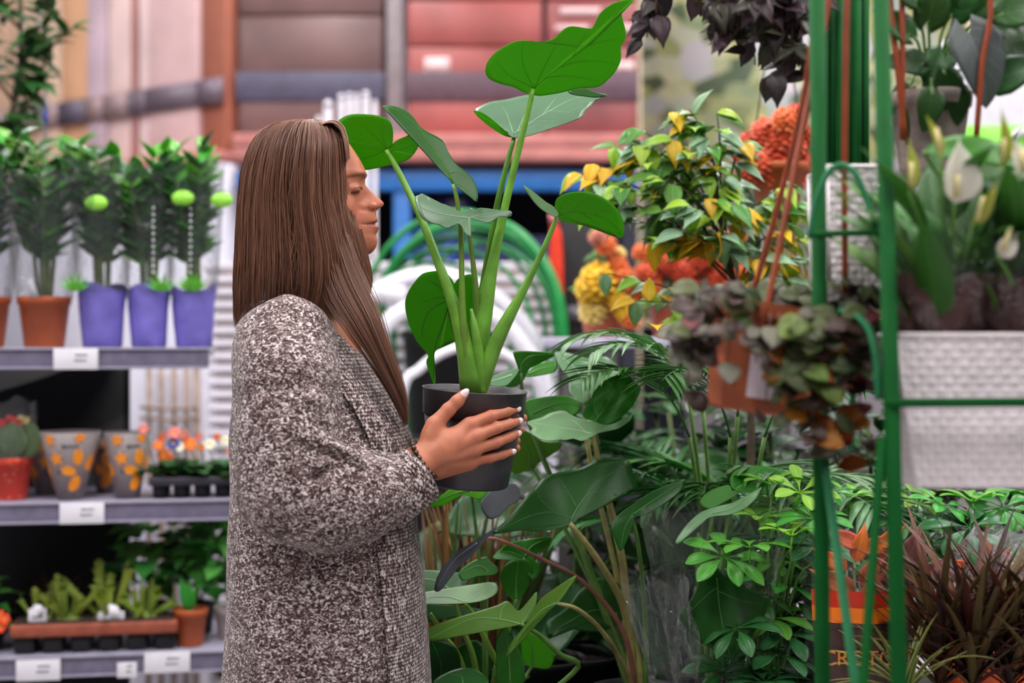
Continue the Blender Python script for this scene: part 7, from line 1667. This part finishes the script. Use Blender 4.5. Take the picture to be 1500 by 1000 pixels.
for xp, dd, lab, fl_spots in ((1378, 1.808, 'peace lily with several blooms in a clear and maroon sleeve by the green post', [(1332, 250, 1, .9, (0, 1)), (1376, 200, 1, .75, (-.3, 1)), (1398, 268, 0, 1.25, (.1, 1)), (1425, 300, 1, .9, (.5, .9))]), (1495, 1.81, 'peace lily with an arched leaf in a clear sleeve at the trough middle', [(1466, 215, 1, 1.0, (.02, 1)), (1500, 230, 0, .8, (-.3, 1)), (1462, 345, 0, .6, (.6, .7))]), (1600, 1.808, 'peace lily at the far end of the trough in a clear sleeve', [(1590, 240, 0, .9, (0, 1))])):
    p = Vector((P(xp, 0, dd).x, dd, zl)); e = empty('peace_lily', tuple(p), lab, 'potted plant', 'peace lilies in the trough'); add_pot(e, p - Vector((0, 0, .10)), .040, .052, .11, blackp)
    for k in range(34):
        a_ = k * 2.4; r_ = rnd.uniform(.2, .8); st_ = p + Vector((.02 * math.cos(a_), .02 * math.sin(a_), 0)); q = st_ + Vector((.05 * r_ * math.cos(a_), .04 * r_ * math.sin(a_), rnd.uniform(.03, .17)))
        MB().tube([st_, q], [.0025, .0018], 5).build('petiole', gr_stalk, e); place('leaf', lilb[k % 4], aim(q, (math.cos(a_) * r_, math.sin(a_) * r_ * .8, rnd.uniform(.5, 1.3)), (0, -.3, 1), rnd.uniform(.65, 1.05)), e)
    for (x, y, kind, s_, dr_) in fl_spots:
        q = P(x, y + 30, dd - .09); o = place('spathe', spa[kind], aim(q, (dr_[0], -.05, dr_[1]), (.3, -1, .2), s_ * .85), e)
        MB().tube(bez([p, (p + q) / 2 + Vector((.005, 0, .02)), q], 10), .0022, 6).build('flower_stem', gr_stalk, e)
        MB().tube([q + Vector((dr_[0] * .006, -.006, .006)), q + Vector((dr_[0] * .02, -.008, .034))], [.0035, .0025], 8).build('spadix', mat('spadix', (226, 210, 150), .7, .1, 60), e)
    wrinkled(e, p + Vector((0, 0, .005)), p + Vector((0, 0, .095)), .050, .072, 56, 10, .10, xp, dark_film, 'sleeve_foot', .8)
    wrinkled(e, p + Vector((0, 0, .095)), p + Vector((0, 0, .225)), .072, .092, 56, 10, .06, xp, mf, 'sleeve', .8)
# long arched leaf over the lilies
lv = bpy.data.objects['peace_lily.001']
big = blade_mesh('leaf', leaf_mat('lily_big', (70, 148, 30), rough=.36, trans=.45, hue=.01, val=.1, lat=0, veinw=.03), L=.20, W=.050, shape='lance', nu=3, nv=14, droop=.55, fold=.1)
q = P(1352, 222, 1.77); place('leaf', big, aim(q, (1, 0, .12), (.2, -.75, .5), 1.0), lv)
MB().tube(bez([lv.location, P(1420, 330, 1.80), P(1370, 250, 1.78), q], 12), .0022, 6).build('petiole', gr_stalk, lv)
# ---------------------------------------------------------------- hanging pots above: pothos in a grey liner at the right
hp = empty('hanging_pothos', tuple(P(1400, 250, 2.0)), 'hanging pothos in a grey brown fibre pot above the peace lilies', 'hanging plant'); c = P(1362, 252, 2.04)
add_pot(hp, c, .042, .058, .112, mat('fibre_pot', (166, 150, 144), .9, .2, 30, bump=.8, bump_scale=60))
po = [leaf_mat('pothos_leaf', (50, 92, 40), rough=.36, trans=.35, hue=.02, val=.35, lat=5, veinw=.03), leaf_mat('pothos_grey', (92, 100, 98), rough=.4, trans=.2, hue=.01, val=.15, lat=5, veinw=.03)]
pol = [blade_mesh('leaf', po[0], L=.085, W=.07, shape='heart', nu=3, nv=9, droop=.3, fold=.15, heart=.3, seed=i) for i in range(2)] + [blade_mesh('leaf', po[1], L=.12, W=.10, shape='heart', nu=4, nv=10, droop=.35, fold=.2, heart=.3, seed=7)]
top = c + Vector((0, 0, .105))
for k, (x, y, kind, dx, dz, s_) in enumerate(((1330, 50, 0, -.6, .5, .8), (1360, 30, 1, .2, .9, .9), (1395, 20, 0, .4, .6, .9), (1430, 10, 1, .8, .3, 1.0), (1470, 20, 0, .9, .2, 1.0), (1350, 95, 1, -.7, .1, .8), (1380, 80, 0, -.2, -.3, .8), (1405, 60, 1, .3, -.5, .8), (1420, 50, 2, .35, -1, 1.0), (1455, 120, 0, .9, .5, 1.0), (1470, 60, 1, .6, -.4, .9), (1330, 130, 0, -.5, -.7, .6), (1365, 140, 0, -.2, -.9, .7), (1400, 130, 1, .1, -1, .7), (1420, 5, 0, 0, 1, .9), (1480, -10, 1, .6, .6, 1), (1340, 0, 1, -.6, .7, .8), (1385, 110, 0, .2, -1, .8), (1345, 160, 1, -.3, -1, .7), (1440, 30, 0, .5, -.2, .9))):
    q = P(x, y, 1.97 + .02 * (k % 4)); place('leaf', pol[kind], aim(q, (dx, -.2, dz), (.1, -.9, .4), s_ * .9), hp); MB().tube(bez([top, (top + q) / 2 + Vector((0, 0, .03)), q], 8), .0022, 5).build('stem', gr_stalk, hp)
brown = mat('hanger_brown', (146, 62, 30), .45, .1)
for k, (x0, x1) in enumerate(((1304, 1326), (1322, 1322), (1445, 1430))):
    MB().tube(bez([P(x1, 205, 1.96), P((x0 + x1) / 2, 100, 1.96), P(x0, -40, 1.97), P(1330, -260, 2.0)], 14), .0042, 6, flat=.6).build('hanger', brown, hp)
MB().tube([P(1330, -258, 2.0), Vector((P(1330, 0, 2.0).x, 2.0, 4.59))], .003, 6).build('hook_line', mat('wire_dark', (60, 50, 46)), hp)
# ---------------------------------------------------------------- hanging basket of trailing bronze foliage
hb = empty('hanging_basket', tuple(P(1105, 615, 1.88)), 'terracotta hanging basket with white label and trailing bronze green foliage', 'hanging plant')
DB = 1.88; sB = px(DB)
cT, cBt = P(1108, 448, DB), P(1110, 604, DB); axb = (cT - cBt).normalized(); axb = (axb + Vector((.16, 0, 0))).normalized()
xb = Vector((1, 0, 0)); xb = (xb - axb * xb.dot(axb)).normalized(); yb = axb.cross(xb); MBk = Matrix((xb, yb, axb)).transposed().to_4x4(); MBk.translation = cBt
hB = (cT - cBt).length
MB().lathe([(0.001, 0), (70 * sB, 0), (75 * sB, .004), (90 * sB, hB * .86), (96 * sB, hB * .87), (97 * sB, hB), (93 * sB, hB), (88 * sB, hB * .86), (.001, hB * .84)], 10, MBk).build('pot', mat('terracotta_basket', (150, 74, 38), .6, .1, 25), hb, smooth=False)
MB().lathe([(.001, hB * .93), (60 * sB, hB * .94), (92 * sB, hB * .9)], 20, MBk).build('soil', soil_m2, hb)
v = []; 
for j in range(5):
    for i in range(9):
        a_ = lerp(-2.0, -.98, i / 8); h = lerp(.14, .66, j / 4) * hB; r_ = lerp(75, 90, h / (hB * .86)) * sB + .0012; v.append(MBk @ Vector((r_ * math.cos(a_), r_ * math.sin(a_), h)))
o = MB().add(v, [(j * 9 + i, j * 9 + i + 1, (j + 1) * 9 + i + 1, (j + 1) * 9 + i) for j in range(4) for i in range(8)]).build('label', mat('label_lilac', (222, 206, 214), .5, .06, 30), hb)
tm_ = [leaf_mat('trail_olive', (88, 98, 60), rough=.45, trans=.3, hue=.03, val=.35, lat=0), leaf_mat('trail_bronze', (74, 54, 48), rough=.45, trans=.25, hue=.03, val=.35, lat=0), leaf_mat('trail_grey', (118, 116, 100), rough=.5, trans=.25, hue=.02, val=.25, lat=0), leaf_mat('trail_rose', (138, 66, 66), rough=.45, trans=.35, hue=.02, val=.25, lat=0), leaf_mat('trail_amber', (176, 112, 48), rough=.45, trans=.4, hue=.02, val=.25, lat=0), leaf_mat('trail_green', (112, 136, 62), rough=.45, trans=.35, hue=.02, val=.25, lat=0)]
trl = [blade_mesh('leaf', m_, L=.033, W=.026, shape='oval', nu=2, nv=5, droop=.35, fold=.15, seed=i) for i, m_ in enumerate(tm_)]
vine = mat('vine_stem', (92, 58, 46), .6, .2)
def trail(x, y, z_d, pts_end, n, kinds):
    q = bez([P(x, y, z_d)] + [P(a_, b_, c_) for a_, b_, c_ in pts_end], 12); MB().tube(q, .0012, 5).build('vine', vine, hb)
    for k in range(n):
        i = rnd.randrange(1, 12); a_ = rnd.uniform(0, 6.28); pt = q[i] + Vector((rnd.uniform(-.008, .008), rnd.uniform(-.012, .004), rnd.uniform(-.008, .008)))
        place('leaf', trl[rnd.choice(kinds)], aim(pt, (math.cos(a_), math.sin(a_) * .6 - .2, rnd.uniform(-.7, .5)), (.1, -.8, .7), rnd.uniform(.7, 1.25)), hb)
for k in range(13):
    x = 1015 + k * 21; d = DB + rnd.uniform(-.08, .07); y1 = 428 + rnd.uniform(-16, 22)
    trail(1108 + (x - 1108) * .4, 455, d, [(x, y1, d), (x + rnd.uniform(-18, 18), y1 + rnd.uniform(4, 22), d - .02)], 11, [0, 1, 1, 2, 0, 1])
for (x0, ys_, xs_, k_, d) in ((1010, 600, 1000, [3, 1, 2], -.06), (1030, 520, 1008, [1, 2, 1, 0], -.08), (1160, 560, 1165, [5, 0, 5, 2], -.10), (1180, 640, 1190, [5, 0, 4, 1], -.09), (1205, 670, 1212, [0, 4, 3, 2], -.06), (1225, 690, 1236, [3, 4, 1, 0], -.04), (1245, 660, 1262, [3, 1, 4], -.02), (1160, 600, 1150, [4, 0, 0], -.10), (1190, 590, 1200, [0, 5, 1], -.09), (1215, 610, 1225, [1, 0, 4], -.07), (1240, 560, 1255, [1, 0, 2], -.03), (1170, 520, 1175, [0, 2, 5], -.10), (1255, 520, 1275, [1, 1, 0], 0), (1200, 500, 1205, [1, 0, 2], -.09), (1225, 520, 1232, [1, 0], -.06)):
    trail(x0, 458, DB + d, [((x0 + xs_) / 2 + 4, (458 + ys_) / 2, DB + d - .015), (xs_, ys_, DB + d)], 13, k_)
for (x0, xe_, ye_) in ((1075, 1062, 560), (1100, 1108, 530), (1128, 1122, 596), (1142, 1138, 545)): trail(x0, 458, DB - .09, [((x0 + xe_) / 2, (458 + ye_) / 2, DB - .105), (xe_, ye_, DB - .10)], 5, [0, 1, 2, 5, 4])
for pts in ([(1118, 478, DB - .085), (1150, 320, DB - .06), (1188, 130, DB - .03), (1216, -10, DB), (1240, -180, DB)], [(1100, 440, DB + .06), (1140, 300, DB + .05), (1178, 140, DB + .02), (1200, -10, DB), (1240, -180, DB)], [(1238, 430, DB - .02), (1237, 250, DB - .02), (1239, 60, DB - .01), (1242, -60, DB), (1240, -180, DB)]):
    MB().tube(bez([P(*q) for q in pts], 20), .0042, 6, flat=.6).build('hanger', brown, hb)
MB().tube([P(1240, -178, DB), Vector((P(1240, 0, DB).x, DB, 4.59))], .003, 6).build('hook_line', mat('wire_dark', (60, 50, 46)), hb)
# ---------------------------------------------------------------- dark trailing plant hanging at the top
hd = empty('hanging_vine', tuple(P(1090, -150, 2.15)), 'hanging plant with dark purple brown leaves trailing in above the weeping fig', 'hanging plant'); c = P(1100, -130, 2.15)
add_pot(hd, c, .06, .085, .12, terra); dk = [leaf_mat('dark_vine', (52, 42, 42), rough=.4, trans=.2, hue=.03, val=.4, lat=5), leaf_mat('dark_vine_olive', (70, 66, 46), rough=.4, trans=.25, hue=.03, val=.35, lat=5), leaf_mat('dark_vine_mauve', (78, 56, 66), rough=.4, trans=.2, hue=.03, val=.3, lat=5)]
dkl = [blade_mesh('leaf', m_, L=.050, W=.028, shape='pointed', nu=2, nv=6, droop=.35, fold=.2, seed=i) for i, m_ in enumerate(dk)]
for (xe, ye, n) in ((948, 55, 10), (960, 20, 6), (1055, 30, 16), (1070, 60, 14), (1095, 40, 18), (1105, 95, 14), (1120, 20, 16), (1140, 105, 20), (1160, 60, 18), (1175, 115, 16), (1165, 10, 14), (1130, 60, 16), (1080, 5, 12), (1185, 40, 12), (1020, -5, 8), (1150, 120, 8)):
    d = 2.12 + rnd.uniform(-.06, .06); q = bez([c + Vector((0, 0, .11)), P(lerp(1100, xe, .75), -75, d), P(lerp(1100, xe, .97), -10, d), P(xe, ye, d)], 14); MB().tube(q, .0013, 5).build('vine', vine, hd)
    for k in range(n):
        i = rnd.randrange(6, 14); a_ = rnd.uniform(0, 6.28); place('leaf', dkl[rnd.choice((0, 0, 1, 2))], aim(q[i] + Vector((rnd.uniform(-.012, .012), 0, rnd.uniform(-.01, .01))), (math.cos(a_) * .8, math.sin(a_) * .5, rnd.uniform(-1.2, .1)), (0, -.9, .5), rnd.uniform(.7, 1.15)), hd)
for dx in (-.07, .07): MB().tube([c + Vector((dx, 0, .11)), c + Vector((0, 0, .5)), Vector((c.x, c.y, 4.59))], .003, 6).build('hanger', brown, hd)
def finish():
    bpy.context.view_layer.update()
    fix = set(o.name for o in PARENT_FIX); wm = {o.name: M for o, M in WORLD_M}
    I = Matrix.Identity(4)
    def world(o):
        if o is None: return I
        if o.name in fix: return I
        if o.name in wm: return wm[o.name]
        return o.matrix_world.copy()
    inv = [(o, world(o.parent).inverted()) for o in PARENT_FIX]
    bas = [(o, world(o.parent).inverted() @ M) for o, M in WORLD_M]
    for o, M in inv: o.matrix_parent_inverse = M
    for o, M in bas: o.matrix_basis = M
finish()
